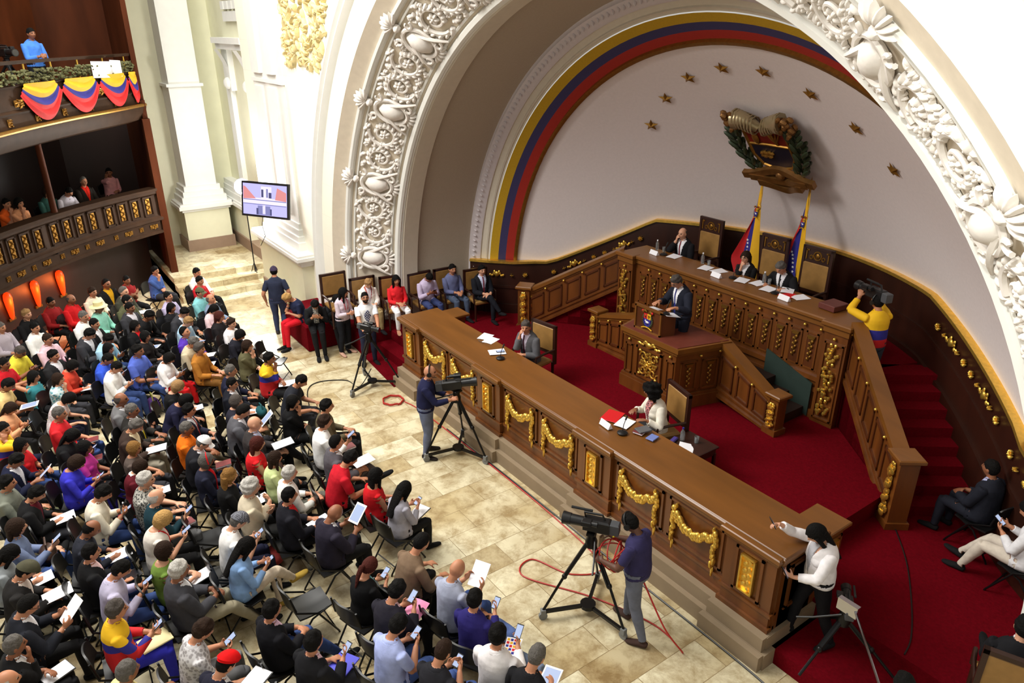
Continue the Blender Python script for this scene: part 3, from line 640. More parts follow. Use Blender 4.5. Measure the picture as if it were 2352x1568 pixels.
for x, s in ((X0, -1), (X1, 1)):
    RM = Matrix.Rotation(s * PI / 2, 4, 'Z'); put(pm, 'gilt_plaque', Matrix.Translation((x + s * .01, .95, 1.0)) @ RM, desk)
    for yc in (.38, .95):
        b = frame_panel(-.2, .2, .66, 1.28, 0); me = b.mesh('panel_frame', M_wood, 0); put(me, 'panel_frame', Matrix.Translation((x + s * .004, yc, 0)) @ RM, desk)

# ---------------------------------------------------------------- dais desk with pilasters
dais = tag(empty('dais_desk', (0, 4.5, SZ)), 'high carved oak presidium desk at the back of the stage', 'desk')
g = MB(); g.box(-2.5, 2.5, 4.24, 4.34, SZ, 2.46); g.box(-2.5, -2.4, 4.24, 4.9, DZ - .2, 2.46); g.box(2.4, 2.5, 4.24, 4.9, DZ - .2, 2.46)
for x in (-2.36, 2.36): g.box(x - .2, x + .2, 4.14, 4.26, SZ, 2.46)
part(g, 'desk_body', M_wood, dais, 0)
g = MB(); g.bevbox(-2.56, 2.56, 4.16, 4.92, 2.46, 2.54, .02); g.box(-2.5, 2.5, 4.2, 4.3, 2.38, 2.46)
for x in (-2.36, 2.36): g.bevbox(x - .25, x + .25, 4.07, 4.3, 2.462, 2.545, .015); g.box(x - .22, x + .22, 4.11, 4.2, 2.36, 2.46)
part(g, 'desk_top', M_woodh, dais, 0)
g = MB(); g.box(-2.5, 2.5, 4.19, 4.3, 1.42, 1.5); g.box(-2.5, 2.5, 4.21, 4.3, 1.22, 1.3); g.box(-2.5, 2.5, 4.19, 4.3, SZ, .9); part(g, 'base_moulding', M_wood, dais, 0)
def drop_mesh(h=.44):
    b = MB(); b.box(-.055, .055, -.03, .005, h / 2 - .05, h / 2); b.box(-.07, .07, -.035, .005, h / 2 - .015, h / 2 + .01); r = random.Random(2)
    for i in range(8): t = i / 7; b.ell((.018 * (-1) ** i, -.012, h / 2 - .09 - t * (h - .12)), (.034 - .014 * t, .018, .035), 6, 4, R=Matrix.Rotation(.5 * (-1) ** i, 3, 'Y'))
    return b.mesh('gilt_drop', M_goldd)
dm = drop_mesh(); bt = MB(); bt.ell((0, -.015, 0), (.028, .03, .028), 8, 6); btm = bt.mesh('gilt_stud', M_gold)
NP = 14
for i in range(NP):
    xc = -2.06 + (i + .5) * 4.12 / NP; fo = part(frame_panel(xc - .11, xc + .11, 1.58, 2.22, 4.24, .028, .02), 'panel_frame', M_wood, dais, 0)
    g = MB(); g.box(xc - .085, xc + .085, 4.225, 4.242, 1.61, 2.19); part(g, 'panel', M_woodin, dais, 0)
    put(dm, 'gilt_drop', Matrix.Translation((xc, 4.222, 1.93)), dais); put(btm, 'gilt_stud', Matrix.Translation((xc + .145, 4.22, 2.32)), dais)
def cluster_mesh(h=1.3, w=.11, seed=3):
    b = MB(); r = random.Random(seed); n = 4
    for k in range(n):
        zc = h / 2 - h * (k + .5) / n
        for i in range(15):
            q = r.uniform(0, 2 * PI); d_ = math.sqrt(r.random()); b.ell((w * d_ * math.cos(q), -.02 - .05 * (1 - d_), zc + h / n * .43 * d_ * math.sin(q)), (.034, .026, .034), 6, 4)
        for s in (-1, 1): b.ell((s * w * .35, -.02, zc + h / n * .5), (.03, .02, .035), 6, 4)
    return b.mesh('gilt_fruit_swag', M_gold)
cm = cluster_mesh()
for x in (-2.36, 2.36): put(cm, 'gilt_fruit_swag', Matrix.Translation((x, 4.13, 1.52)), dais); put(btm, 'gilt_stud', Matrix.Translation((x, 4.12, 2.28)), dais); part(frame_panel(x - .16, x + .16, .84, 2.2, 4.14, .025), 'panel_frame', M_wood, dais, 0)
g = MB(); g.add([(1.15, 4.17, SZ + .32), (2.08, 4.17, SZ + .02), (2.08, 4.17, SZ + .62), (1.15, 4.17, SZ + .92), (1.15, 4.2, SZ + .32), (2.08, 4.2, SZ + .02), (2.08, 4.2, SZ + .62), (1.15, 4.2, SZ + .92)], [(0, 1, 2, 3), (7, 6, 5, 4), (0, 4, 5, 1), (1, 5, 6, 2), (2, 6, 7, 3), (3, 7, 4, 0)])
part(g, 'dark_green_panel', mat('dark_green_board', (40, 56, 50), 0.6, var=.08), dais, 0)

# ---------------------------------------------------------------- stair railings and podium rails
nm_small = cluster_mesh(.62, .06, 9)
def railing(root, A, B, za0, za1, zb0, zb1, npan, newel, th=.13):
    """panelled rail from newel foot A (bottom za0, top za1) up to B (zb0, zb1); front faces the left-hand normal"""
    A, B = Vector(A), Vector(B); L_ = (B - A).length; t = (B - A) / L_; n = Vector((t.y, -t.x))
    if n.y > 0: n = -n
    def P_(u, o, w): 
        q = A + t * (u * L_) + n * o; z0 = za0 + (zb0 - za0) * u; z1 = za1 + (zb1 - za1) * u; return (q.x, q.y, z0 + (z1 - z0) * w)
    def slab(b, u0, u1, w0, w1, o0, o1): b.add([P_(u, o, w) for w in (w0, w1) for o in (o0, o1) for u in (u0, u1)], [(0, 2, 3, 1), (4, 5, 7, 6), (0, 1, 5, 4), (2, 6, 7, 3), (0, 4, 6, 2), (1, 3, 7, 5)])
    b = MB(); slab(b, 0, 1, 0, .95, -th / 2, th / 2); part(b, 'rail_panel_board', M_wood, root, 0)
    b = MB(); slab(b, -.02, 1.02, .94, 1.03, -th * .85, th * .85); slab(b, 0, 1, .88, .94, -th * .62, th * .62); part(b, 'handrail', M_woodh, root, 0)
    b = MB(); slab(b, 0, 1, .0, .06, th / 2, th / 2 + .03); slab(b, 0, 1, .14, .18, th / 2, th / 2 + .02); part(b, 'base_moulding', M_wood, root, 0)
    for i in range(npan):
        u0, u1 = (i + .12) / npan, (i + .88) / npan; b = MB(); e = .022 / L_ * 1.3
        slab(b, u0, u1, .74, .79, th / 2, th / 2 + .022); slab(b, u0, u1, .24, .29, th / 2, th / 2 + .022); slab(b, u0, u0 + e, .24, .79, th / 2, th / 2 + .022); slab(b, u1 - e, u1, .24, .79, th / 2, th / 2 + .022)
        part(b, 'panel_frame', M_woodin, root, 0)
        c = Vector(P_((i + .98) / npan, th / 2 + .015, .86)); put(btm, 'gilt_stud', Matrix.Translation(c) @ Matrix.Rotation(math.atan2(-n.x, n.y) + PI, 4, 'Z'), root)
    if newel:
        q = A - t * .09; b = MB(); rz = math.atan2(t.y, t.x); b.M = Matrix.Translation((q.x, q.y, 0)) @ Matrix.Rotation(rz, 4, 'Z'); zt = za1 + .03; w_ = newel
        b.box(-w_, w_, -w_, w_, za0, zt); b.box(-w_ - .03, w_ + .03, -w_ - .03, w_ + .03, za0, za0 + .1); part(b, 'newel_post', M_wood, root, 0)
        b = MB(); b.M = Matrix.Translation((q.x, q.y, 0)) @ Matrix.Rotation(rz, 4, 'Z'); b.bevbox(-w_ - .05, w_ + .05, -w_ - .05, w_ + .05, zt, zt + .07, .015); part(b, 'newel_cap', M_woodh, root, 0)
        h = zt - za0 - .22; sc = h / .62
        for rot in (math.atan2(-n.x, n.y) + PI, math.atan2(t.x, -t.y)):
            o_ = Matrix.Translation((q.x, q.y, za0 + .13 + h / 2)) @ Matrix.Rotation(rot, 4, 'Z') @ Matrix.Translation((0, -w_ - .004, 0)) @ Matrix.Diagonal((1, 1, sc, 1)); put(nm_small, 'gilt_carving', o_, root)
    return root
r_ = tag(empty('stair_railing', (-4.2, 3.05, PZ)), 'panelled oak stair railing rising from left to the high desk', 'railing', None); railing(r_, (-4.2, 3.05), (-2.62, 4.28), PZ + .1, 1.46, 1.7, 2.55, 5, .13)
r_ = tag(empty('stair_railing', (4.2, 3.05, PZ)), 'panelled oak stair railing at the right of the high desk', 'railing', None); railing(r_, (4.2, 3.05), (2.62, 4.28), PZ, 1.46, 1.6, 2.55, 5, .13)
r_ = tag(empty('podium_railing', (-2.2, 3.3, SZ)), 'low oak railing of the podium steps on the left', 'railing', None); railing(r_, (-2.15, 3.32), (-.8, 3.32), SZ, 1.45, SZ, 1.86, 4, .10)
r_ = tag(empty('podium_railing', (2.05, 3.28, SZ)), 'sloping oak railing of the podium steps on the right', 'railing', None); railing(r_, (1.98, 3.30), (.84, 3.42), SZ, 1.36, SZ + .12, 1.88, 3, .10)
g = MB()
for i in range(3): g.box(-2.0 + .3 * i, 2.0 - .3 * i, 3.42, 4.2, SZ, SZ + .17 * (i + 1))
struct(g, 'podium_steps', mat('dark_step_wood', (40, 20, 12), 0.6, var=.1), 0)

# ---------------------------------------------------------------- speaker podium with lectern
pod = tag(empty('podium', (0, 2.9, SZ)), 'octagonal oak speaker podium with square gilded grille in front', 'podium')
PO = [(-.62, 2.52), (.58, 2.52), (.84, 3.44), (-.88, 3.44)]
def off(P, d):
    c = Vector((sum(p[0] for p in P) / len(P), sum(p[1] for p in P) / len(P))); return [tuple(Vector(p) + (Vector(p) - c).normalized() * d) for p in P]
g = MB(); g.prism(PO, SZ, 1.84); part(g, 'podium_body', M_wood, pod, 0)
g = MB(); g.prism(off(PO, .07), SZ, SZ + .22); g.prism(off(PO, .045), SZ + .22, SZ + .27); part(g, 'base_moulding', M_wood, pod, 0)
g = MB(); g.prism(off(PO, .05), 1.76, 1.82); g.prism(off(PO, .10), 1.82, 1.90); part(g, 'podium_top', M_woodh, pod, 0)
g = MB(); g.prism(off(PO, .04), 1.90, 1.912); part(g, 'podium_cover', mat('red_brown_leather', (104, 46, 32), 0.55, var=.1), pod, 0)
g = MB(); g.box(-.27, .27, 2.505, 2.522, 1.10, 1.64); part(g, 'grille_back', M_woodin, pod, 0); part(frame_panel(-.31, .29, 1.08, 1.66, 2.52, .04, .04), 'panel_frame', M_wood, pod, 0)
g = MB()
for sx in (-1, 1):
    for sz in (-1, 1):
        pts = [(sx * (.12 + .085 * (1 - t * .7) * math.cos(7 * t)) - .01, 2.49, 1.37 + sz * (.13 + .09 * (1 - t * .7) * math.sin(7 * t))) for t in [i / 22 for i in range(23)]]; g.tube(pts, .016, 6)
        g.ell((sx * .06 - .01, 2.485, 1.37 + sz * .05), (.05, .025, .02), 8, 5, R=Matrix.Rotation(-sx * sz * .8, 3, 'Y')); g.ell((sx * .2 - .01, 2.485, 1.37 + sz * .22), (.035, .025, .03), 8, 5)
for q in (0, PI / 2, PI, 1.5 * PI):
    for i in range(5): g.ell((-.01 + (.1 + .03 * i) * math.cos(q) * .85 + .03 * (-1) ** i * math.sin(q), 2.49, 1.37 + (.1 + .03 * i) * math.sin(q) + .03 * (-1) ** i * math.cos(q)), (.03, .02, .03), 6, 4)
for i in range(8): q = i * PI / 4; g.ell((-.01 + .05 * math.cos(q), 2.475, 1.37 + .05 * math.sin(q)), (.034, .02, .02), 6, 4, R=Matrix.Rotation(-q, 3, 'Y'))
g.ell((-.01, 2.47, 1.37), .03, 8, 6); part(g, 'gilt_grille', M_gold, pod)
put(spr, 'gilt_spray', Matrix.Translation((-.01, 2.50, 1.73)) @ Matrix.Diagonal((1.5, 1, .8, 1)), pod)
for x in (-.5, .47): put(btm, 'gilt_stud', Matrix.Translation((x, 2.515, 1.70)), pod); part(frame_panel(x - .08, x + .08, 1.06, 1.62, 2.52, .025), 'panel_frame', M_wood, pod, 0)
side = Vector((.26, .92)).normalized()
for s in (1, -1):
    rz = math.atan2(side.y, side.x) if s > 0 else math.atan2(-side.y, side.x)
    for k in (.27, .70):
        q = Vector((.58 * s, 2.52)) + Vector((side.x * s, side.y)) * (.96 * k); MM = Matrix.Translation((q.x + .004 * s, q.y, 1.35)) @ Matrix.Rotation(rz, 4, 'Z')
        put(frame_panel(-.16, .16, -.28, .27, 0, .03).mesh('panel_frame', M_wood, 0), 'panel_frame', MM, pod); put(dm, 'gilt_drop', MM @ Matrix.Translation((0, -.01, 0)), pod)
    q = Vector((.58 * s, 2.52)) + Vector((side.x * s, side.y)) * .47; put(btm, 'gilt_stud', Matrix.Translation((q.x + .01 * s, q.y, 1.70)) @ Matrix.Rotation(rz, 4, 'Z'), pod)
lec = tag(empty('lectern', (-.19, 2.72, 1.912)), 'small wooden lectern box bearing the coat of arms, on the podium', 'lectern')
g = MB(); g.add([(-.48, 2.60, 1.912), (.10, 2.60, 1.912), (.20, 2.86, 1.912), (-.40, 2.86, 1.912), (-.48, 2.60, 2.32), (.10, 2.60, 2.32), (.20, 2.86, 2.24), (-.40, 2.86, 2.24)], [(3, 2, 1, 0), (4, 5, 6, 7), (0, 1, 5, 4), (1, 2, 6, 5), (2, 3, 7, 6), (3, 0, 4, 7)]); part(g, 'lectern_box', M_woodin, lec, 0)
part(frame_panel(-.50, .12, 1.913, 2.35, 2.60, .03, .02), 'front_frame', M_woodh, lec, 0)
M_emb = [M_yel, M_blu, M_red, mat('emblem_white', (225, 225, 228), .5), mat('laurel_green', (52, 66, 44), .6), M_goldd]
def emblem(sc, depth=.012):
    """shield in three fields between laurel branches, cornucopias above, ribbon below; faces -Y"""
    b = MB()
    def fl_(poly, mi, d=depth): 
        n = len(poly); vs = [(x * sc, 0, z * sc) for x, z in poly] + [(x * sc, -d, z * sc) for x, z in poly]
        b.add(vs, [tuple(range(n)), tuple(range(n, 2 * n))[::-1]] + [(i, n + i, n + (i + 1) % n, (i + 1) % n) for i in range(n)], mi)
    fl_([(-.30, .45), (0, .45), (0, .10), (-.30, .10)], 2); fl_([(0, .45), (.30, .45), (.30, .10), (0, .10)], 0)
    fl_([(-.30, .10), (.30, .10), (.30, -.15), (.22, -.33), (0, -.45), (-.22, -.33), (-.30, -.15)], 1)
    b.ell((.02 * sc, -depth, -.12 * sc), (.16 * sc, depth, .08 * sc), 10, 5, 3); b.ell((-.12 * sc, -depth, -.03 * sc), (.06 * sc, depth, .06 * sc), 8, 5, 3)
    for x in (.0, .1): b.box((x - .02) * sc, (x + .02) * sc, -depth, 0, -.3 * sc, -.1 * sc, 3)
    b.ell((-.15 * sc, -depth, .27 * sc), (.06 * sc, depth, .12 * sc), 8, 5, 5)
    for q in (-.5, 0, .5): b.ell((.15 * sc + .05 * q * sc, -depth, .27 * sc), (.02 * sc, depth, .13 * sc), 6, 4, 5, R=Matrix.Rotation(q, 3, 'Y'))
    for s in (-1, 1):
        for i in range(9):
            q = -1.3 + 2.0 * i / 8; b.ell((s * .42 * math.cos(q) * sc, -depth * .6, .46 * math.sin(q) * sc), (.085 * sc, depth, .035 * sc), 6, 4, 4, R=Matrix.Rotation(s * (.6 - q * .5), 3, 'Y'))
        b.tube([(s * (.05 + .3 * t) * sc, -depth, (.53 + .1 * math.sin(t * 3)) * sc) for t in [i / 7 for i in range(8)]], [.04 * sc + .06 * sc * i / 7 for i in range(8)], 6, 5)
        b.ell((s * .4 * sc, -depth, .58 * sc), (.09 * sc, depth * 1.5, .09 * sc), 8, 5, 2)
    b.tube([(x * sc, -depth, (-.56 + .10 * math.cos(x * 4)) * sc) for x in [-.45 + .9 * i / 14 for i in range(15)]], .035 * sc, 6, 0)
    return b.mesh('coat_of_arms', M_emb)
put(emblem(.27), 'coat_of_arms', Matrix.Translation((-.19, 2.585, 2.13)), lec)

# ---------------------------------------------------------------- armchairs with carved backs
def carved_chair(high):
    r = empty('armchair'); H_ = 1.42 if high else 1.12
    g = MB(); g.bevbox(-.26, .26, -.24, .26, .40, .50, .03); g.build('seat', M_leather, r)
    g = MB()
    for x0, x1, z0, z1 in ((-.30, -.25, .38, H_), (.25, .30, .38, H_), (-.30, .30, H_ - .05, H_), (-.25, .25, .56, .61)): g.box(x0, x1, -.33, -.27, z0, z1)
    if high: g.box(-.25, .25, -.32, -.28, H_ - .30, H_ - .27)
    g.build('back_frame', M_dark, r, 0)
    g = MB(); g.bevbox(-.25, .25, -.325, -.265, .61, H_ - (.30 if high else .05), .015); g.build('backrest', M_leather, r)
    if high:
        g = MB(); g.box(-.25, .25, -.315, -.285, H_ - .27, H_ - .05); pn = g.build('crest_panel', M_dark, r, 0)
        for sy in (1, -1):
            g = MB(); yy = -.30 + sy * .018; g.tube([(.075 * math.cos(q), yy, H_ - .16 + .075 * math.sin(q)) for q in [2 * PI * i / 16 for i in range(16)]], .014, 6, closed=True); g.ell((0, yy, H_ - .16), (.045, .02, .05), 8, 5)
            for s in (-1, 1):
                g.tube([(s * (.12 + .03 * math.cos(t * 6)), yy, H_ - .20 + .035 * math.sin(t * 6)) for t in [i / 9 for i in range(10)]], .011, 6); g.box(s * .215 - .012, s * .215 + .012, yy - .012, yy + .012, H_ - .25, H_ - .07); g.box(s * .20 - .03, s * .20 + .03, yy - .012, yy + .012, H_ - .09, H_ - .065)
            g.build('gilt_crest', M_goldd, r)
    for x in (-.25, .25):
        for y in (-.28, .22):
            g = MB(); g.tube([(x, y, .42), (x, y, .05), (x, y, 0)], [.03, .022, .028], 8); g.build('leg', M_dark, r)
    for s in (-1, 1):
        g = MB(); g.tube([(s * .28, -.28, .66), (s * .30, .0, .68), (s * .29, .2, .66), (s * .28, .22, .45)], .022, 8); g.build('armrest', M_dark, r)
    return r
ach = {True: carved_chair(True), False: carved_chair(False)}; used_ach = set()
def place_armchair(high, x, y, z, face, label, group=None):
    o = ach[high] if high not in used_ach else copy_tree(ach[high]); used_ach.add(high); o.location = (x, y, z); o.rotation_euler[2] = face - PI / 2
    tag(o, label, 'chair', group); return o
for x, y, l in ((-1.62, 5.5, 'tall tan leather chair with gilded crest at the left end of the high desk'), (-.02, 5.42, 'tall tan leather chair with gilded crest behind the middle of the high desk'), (.92, 5.36, 'tall tan leather chair with gilded crest behind person reading papers')): place_armchair(True, x, y, DZ, -PI / 2, l)
# ---------------------------------------------------------------- emblem, stars and flags in the apse
def apse_frame(x, z, off=.06):
    """matrix on the apse wall, -Y facing the hall"""
    p = Vector((x, apse_y(x, z), z)); n = -Vector((2 * AD * x / AR ** 2, 1, 2 * AD * (z - ZC) / AR ** 2)).normalized()
    rx = Vector((0, 0, 1)).cross(n).normalized(); rx = -rx if rx.x < 0 else rx; up = n.cross(rx); up = up if up.z > 0 else -up
    p = p + n * off; return Matrix(((rx.x, -n.x, up.x, p.x), (rx.y, -n.y, up.y, p.y), (rx.z, -n.z, up.z, p.z), (0, 0, 0, 1)))
g = MB(); vs = [(0, -.05, 0)] + [((.15 if i % 2 == 0 else .062) * math.sin(i * PI / 5), 0, (.15 if i % 2 == 0 else .062) * math.cos(i * PI / 5)) for i in range(10)]
g.add(vs, [(0, 1 + (i + 1) % 10, 1 + i) for i in range(10)] + [tuple(range(1, 11))]); star = g.mesh('gilt_star', M_goldd, 0)
names = ['lowest on the left', 'second up on the left', 'third up on the left', 'left of the top pair', 'right of the top pair', 'third up on the right', 'second up on the right', 'lowest on the right']
for (x, z), nm in zip([(-2.4, 5.04), (-1.83, 5.59), (-1.15, 5.99), (-.38, 6.18), (.42, 6.16), (1.17, 5.87), (1.85, 5.42), (2.41, 4.86)], names):
    o = bpy.data.objects.new('star', star); COL.objects.link(o); o.matrix_world = apse_frame(x, z, .03); tag(o, 'gilded five-pointed wall star, ' + nm + ' of the arc', 'star', 'eight gilded stars above the emblem')
arms = tag(empty('coat_of_arms'), 'large carved coat of arms with laurel branches on the apse wall', 'emblem'); arms.matrix_world = apse_frame(-.03, 5.0, .16) @ Matrix.Scale(1.0, 4)
def poly_y(b, poly, y0, y1, mi=0):
    n = len(poly); b.add([(x, y0, z) for x, z in poly] + [(x, y1, z) for x, z in poly], [tuple(range(n))[::-1], tuple(range(n, 2 * n))] + [(i, (i + 1) % n, n + (i + 1) % n, n + i) for i in range(n)], mi)
M_ared = mat('dark_red_enamel', (120, 26, 16), .4, .2, var=.2); M_ablue = mat('dark_blue_enamel', (22, 22, 40), .4, .2)
g = MB(); poly_y(g, [(-.40, .42), (.40, .42), (.40, .08), (-.40, .08)], -.10, .06); part_ = g.build('shield_upper_field', M_ared, arms, 0)
g = MB(); poly_y(g, [(-.40, .08), (.40, .08), (.40, -.2), (.30, -.42), (0, -.52), (-.30, -.42), (-.40, -.2)], -.10, .06); g.build('shield_lower_field', M_ablue, arms, 0)
g = MB(); g.tube([(-.42, -.1, .08), (0, -.12, .12), (.42, -.1, .08)], .025, 6); g.tube([(-.42, -.1, .44), (-.42, -.1, -.2), (-.3, -.1, -.45), (0, -.1, -.55), (.3, -.1, -.45), (.42, -.1, -.2), (.42, -.1, .44)], .03, 6)
for i in range(9): g.ell((-.2 + .05 * (i % 5), -.12, -.12 - .08 * (i // 5) + .02 * (i % 2)), (.05, .04, .035), 6, 4)
g.ell((-.2, -.12, .26), (.06, .05, .14), 8, 5)
for q in (-.5, -.2, .2, .5): g.ell((.2 + .1 * q, -.12, .27), (.02, .03, .16), 6, 4, R=Matrix.Rotation(q, 3, 'Y'))
g.build('gilt_charges', M_goldd, arms)
M_lau = mat('bronze_green', (46, 58, 36), .45, .3, var=.25)
for s in (-1, 1):
    g = MB(); g.tube([(s * (.34 + .30 * math.sin(.35 + t * 1.9)), -.08, -.55 + t * 1.05) for t in [i / 12 for i in range(13)]], .02, 6)
    for i in range(26):
        t = i / 25; cx = s * (.34 + .30 * math.sin(.35 + t * 1.9)); cz = -.55 + t * 1.05
        g.ell((cx + s * .09 * (-1) ** i, -.09 - .04 * (i % 3), cz), (.045, .04, .13), 6, 4, R=Matrix.Rotation(s * .5 * (-1) ** i + s * .25, 3, 'Y'))
    g.build('laurel_branch', M_lau, arms)
for s in (-1, 1):
    g = MB(); g.tube([(s * (.04 + .42 * t), -.12, .52 + .16 * t + .06 * math.sin(3 * t)) for t in [i / 9 for i in range(10)]], [.08 + .10 * i / 9 for i in range(10)], 10)
    for i in range(7): g.tube([(s * (.1 + .055 * i) + .005 * q_, -.12 + .15 * math.sin(q_), .57 + .025 * i + .15 * math.cos(q_)) for q_ in [2 * PI * k / 10 for k in range(10)]], .014, 5, closed=True)
    g.build('cornucopia', mat('silvered_bronze', (168, 152, 118), .35, .7), arms)
    g = MB(); r = random.Random(5)
    for i in range(22): g.ell((s * (.52 + r.uniform(-.10, .16)), -.12 + r.uniform(-.08, .06), .62 + r.uniform(-.16, .2)), (.05, .05, .07), 6, 4, R=Matrix.Rotation(r.uniform(-1, 1), 3, 'Y'))
    g.build('fruit_and_leaves', M_bronze, arms)
g = MB()
for z0, w_, am in ((-.52, .74, .06), (-.68, .60, -.07), (-.86, .46, -.12)): g.sheet(lambda u, v, z0=z0, w_=w_, am=am: (-w_ + 2 * w_ * u, -.14 - .05 * math.cos(u * PI * 2), z0 - .15 * v + am * math.cos((u - .5) * PI * 2) + .0), 20, 3, .09)
g.ell((0, -.16, -.66), (.09, .07, .1), 8, 6); g.build('ribbon', M_bronze, arms)
# flags on poles behind the high desk
def flag(x, y, label, seed):
    r_ = tag(empty('flag', (x, y, DZ)), label, 'flag', 'national flags behind the high desk'); hp = 2.4
    b = MB(); b.cyl((0, 0, 0), (0, 0, hp), .02, n=10); b.lathe([(.0, hp), (.035, hp + .03), (.012, hp + .1), (.0, hp + .2)], 10); b.build('flag_pole', M_goldd, r_)
    b = MB(); b.lathe([(.17, 0), (.17, .03), (.05, .06), (.03, .12)], 16); b.build('pole_base', M_goldd, r_)
    W_, Hh = .62, 2.05
    def fn(u, v):
        k = .12 + .88 * min(1, v * 1.5); x_ = .17 * min(1, v * 1.3) - W_ * u * k * (1 - .45 * max(0, v - .75) * 2); return Vector((x_, -.02 - .05 * math.sin(u * 7 + seed) * k, hp - .08 - Hh * v * (1 - .04 * u) - .72 * u * (1 - v)))
    b = MB()
    for (u0, u1, mi) in ((0, .30, 0), (.30, .66, 1), (.66, 1, 2)): b.sheet(lambda u, v, u0=u0, u1=u1: fn(u0 + (u1 - u0) * u, v), 6, 20, .006, mi)
    cl = b.build('flag_cloth', [M_yel, M_blu, M_red], r_)
    b = MB()
    for i in range(8):
        t = i / 7; u, v = .58 - .20 * math.sin(PI * (.15 + .75 * t)) + .14 * t * (1 - t), .46 + .36 * t; u = .60 - .26 * t ** .7 if t < .6 else .42 + .08 * (t - .6)
        c = fn(u, v) + Vector((0, -.012, 0)); b.add([(c.x, c.y - .004, c.z)] + [(c.x + (.03 if j % 2 == 0 else .013) * math.sin(j * PI / 5), c.y, c.z + (.03 if j % 2 == 0 else .013) * math.cos(j * PI / 5)) for j in range(10)], [(0, 1 + (j + 1) % 10, 1 + j) for j in range(10)])
    b.build('white_star', mat('star_white', (240, 240, 240), .7), cl, 0)
    e = bpy.data.objects.new('coat_of_arms', emblem(.19, .006)); COL.objects.link(e); e.parent = cl; e.location = fn(.22, .22) + Vector((0, -.03, 0)); e.scale = (.6, 1, 1)
    b = MB(); b.tube([(.01, 0, hp - .1), (.04, -.02, hp - .3), (.03, -.02, hp - .5)], .012, 6); b.ell((.03, -.02, hp - .55), (.025, .025, .06), 8, 5); b.build('tassel', M_gold, r_)
flag(-.56, 5.82, 'yellow blue red flag with stars on the left pole behind desk', 0); flag(.45, 5.82, 'yellow blue red flag with stars on the right pole behind desk', 1.4)
# ---------------------------------------------------------------- people: one continuous body grown from a posed skeleton
T_TORSO, T_NECK, T_HEAD, T_UARM, T_FARM, T_HAND, T_THIGH, T_CALF, T_FOOT = range(9)
def vec(*a): return np.array(a, float)
def unit(v): return v / (np.linalg.norm(v) + 1e-12)
def rotm(yaw, pitch, roll=0):
    return np.array((Matrix.Rotation(yaw, 3, 'Z') @ Matrix.Rotation(-pitch, 3, 'X') @ Matrix.Rotation(roll, 3, 'Y')))
class Grow:
    def __init__(s): s.v = []; s.f = []; s.a = []; s.n = 0
    def rings(s, cs, us, ws, rx, ry, tg, attr, n=14):
        """loft of elliptical rings: centres, axes and radii; attr(i, angle, point) gives (a, b, c)"""
        o = s.n; k = len(cs)
        for i in range(k):
            for j in range(n):
                q = 2 * PI * j / n; p = cs[i] + us[i] * (rx[i] * math.cos(q)) + ws[i] * (ry[i] * math.sin(q)); s.v.append(p); s.a.append((tg, *attr(i, q, p)))
        for i in range(k - 1):
            for j in range(n): s.f.append((o + i * n + j, o + i * n + (j + 1) % n, o + (i + 1) * n + (j + 1) % n, o + (i + 1) * n + j))
        s.f.append(tuple(range(o, o + n))[::-1]); s.f.append(tuple(range(o + (k - 1) * n, o + k * n))); s.n += k * n
    def limb(s, pts, rad, tg, side, t0=0., t1=1., flat=None, n=12, ref=vec(1, 0, 0)):
        pts = [np.asarray(p, float) for p in pts]; k = len(pts); us = []; ws = []
        for i in range(k):
            t = unit(pts[min(k - 1, i + 1)] - pts[max(0, i - 1)]); u = ref - t * ref.dot(t); u = unit(u); us.append(u); ws.append(np.cross(t, u))
        L_ = [0.]; 
        for i in range(1, k): L_.append(L_[-1] + np.linalg.norm(pts[i] - pts[i - 1]))
        fl = flat if flat is not None else [1.] * k
        s.rings(pts, us, ws, rad, [r * f for r, f in zip(rad, fl)], tg, lambda i, q, p: (0., side, t0 + (t1 - t0) * L_[i] / max(L_[-1], 1e-9)), n)
    def blob(s, fn, nu, nv, tg):
        o = s.n; vs, at = [], []
        for j in range(nv + 1):
            for i in range(nu):
                p, a = fn(2 * PI * i / nu, -PI / 2 + PI * (0.02 + .96 * j / nv)); vs.append(p); at.append((tg, *a))
        s.v += vs; s.a += at
        for j in range(nv):
            for i in range(nu): s.f.append((o + j * nu + i, o + j * nu + (i + 1) % nu, o + (j + 1) * nu + (i + 1) % nu, o + (j + 1) * nu + i))
        s.f.append(tuple(range(o, o + nu))[::-1]); s.f.append(tuple(range(o + nv * nu, o + (nv + 1) * nu))); s.n += len(vs)
def head_pt(q, e, grow=0.0):
    """point of the sculpted head in head space (x right, y forward, z up, eyes at half height)"""
    x, y, z = math.cos(e) * math.cos(q), math.cos(e) * math.sin(q), math.sin(e)
    kx = 1 - .36 * max(0, -z) ** 1.3; kb = 1 - .30 * max(0, -z)
    p = vec(.077 * x * kx, .097 * y * (1 - .12 * max(0, -z) if y > 0 else kb), .118 * z)
    if y > 0:
        g = lambda cx, cz, sx, sz: math.exp(-((p[0] - cx) / sx) ** 2 - ((p[2] - cz) / sz) ** 2)
        p[1] += .026 * g(0, -.024, .013, .022) + .010 * g(0, .004, .010, .02) + .008 * g(0, -.098, .022, .018) + .006 * g(0, -.066, .022, .010)
        p[1] += .005 * (g(.03, .028, .02, .010) + g(-.03, .028, .02, .010)) - .009 * (g(.031, .006, .015, .012) + g(-.031, .006, .015, .012)) + .006 * (g(.045, -.03, .02, .02) + g(-.045, -.03, .02, .02))
    return p * (1 + grow / .09)
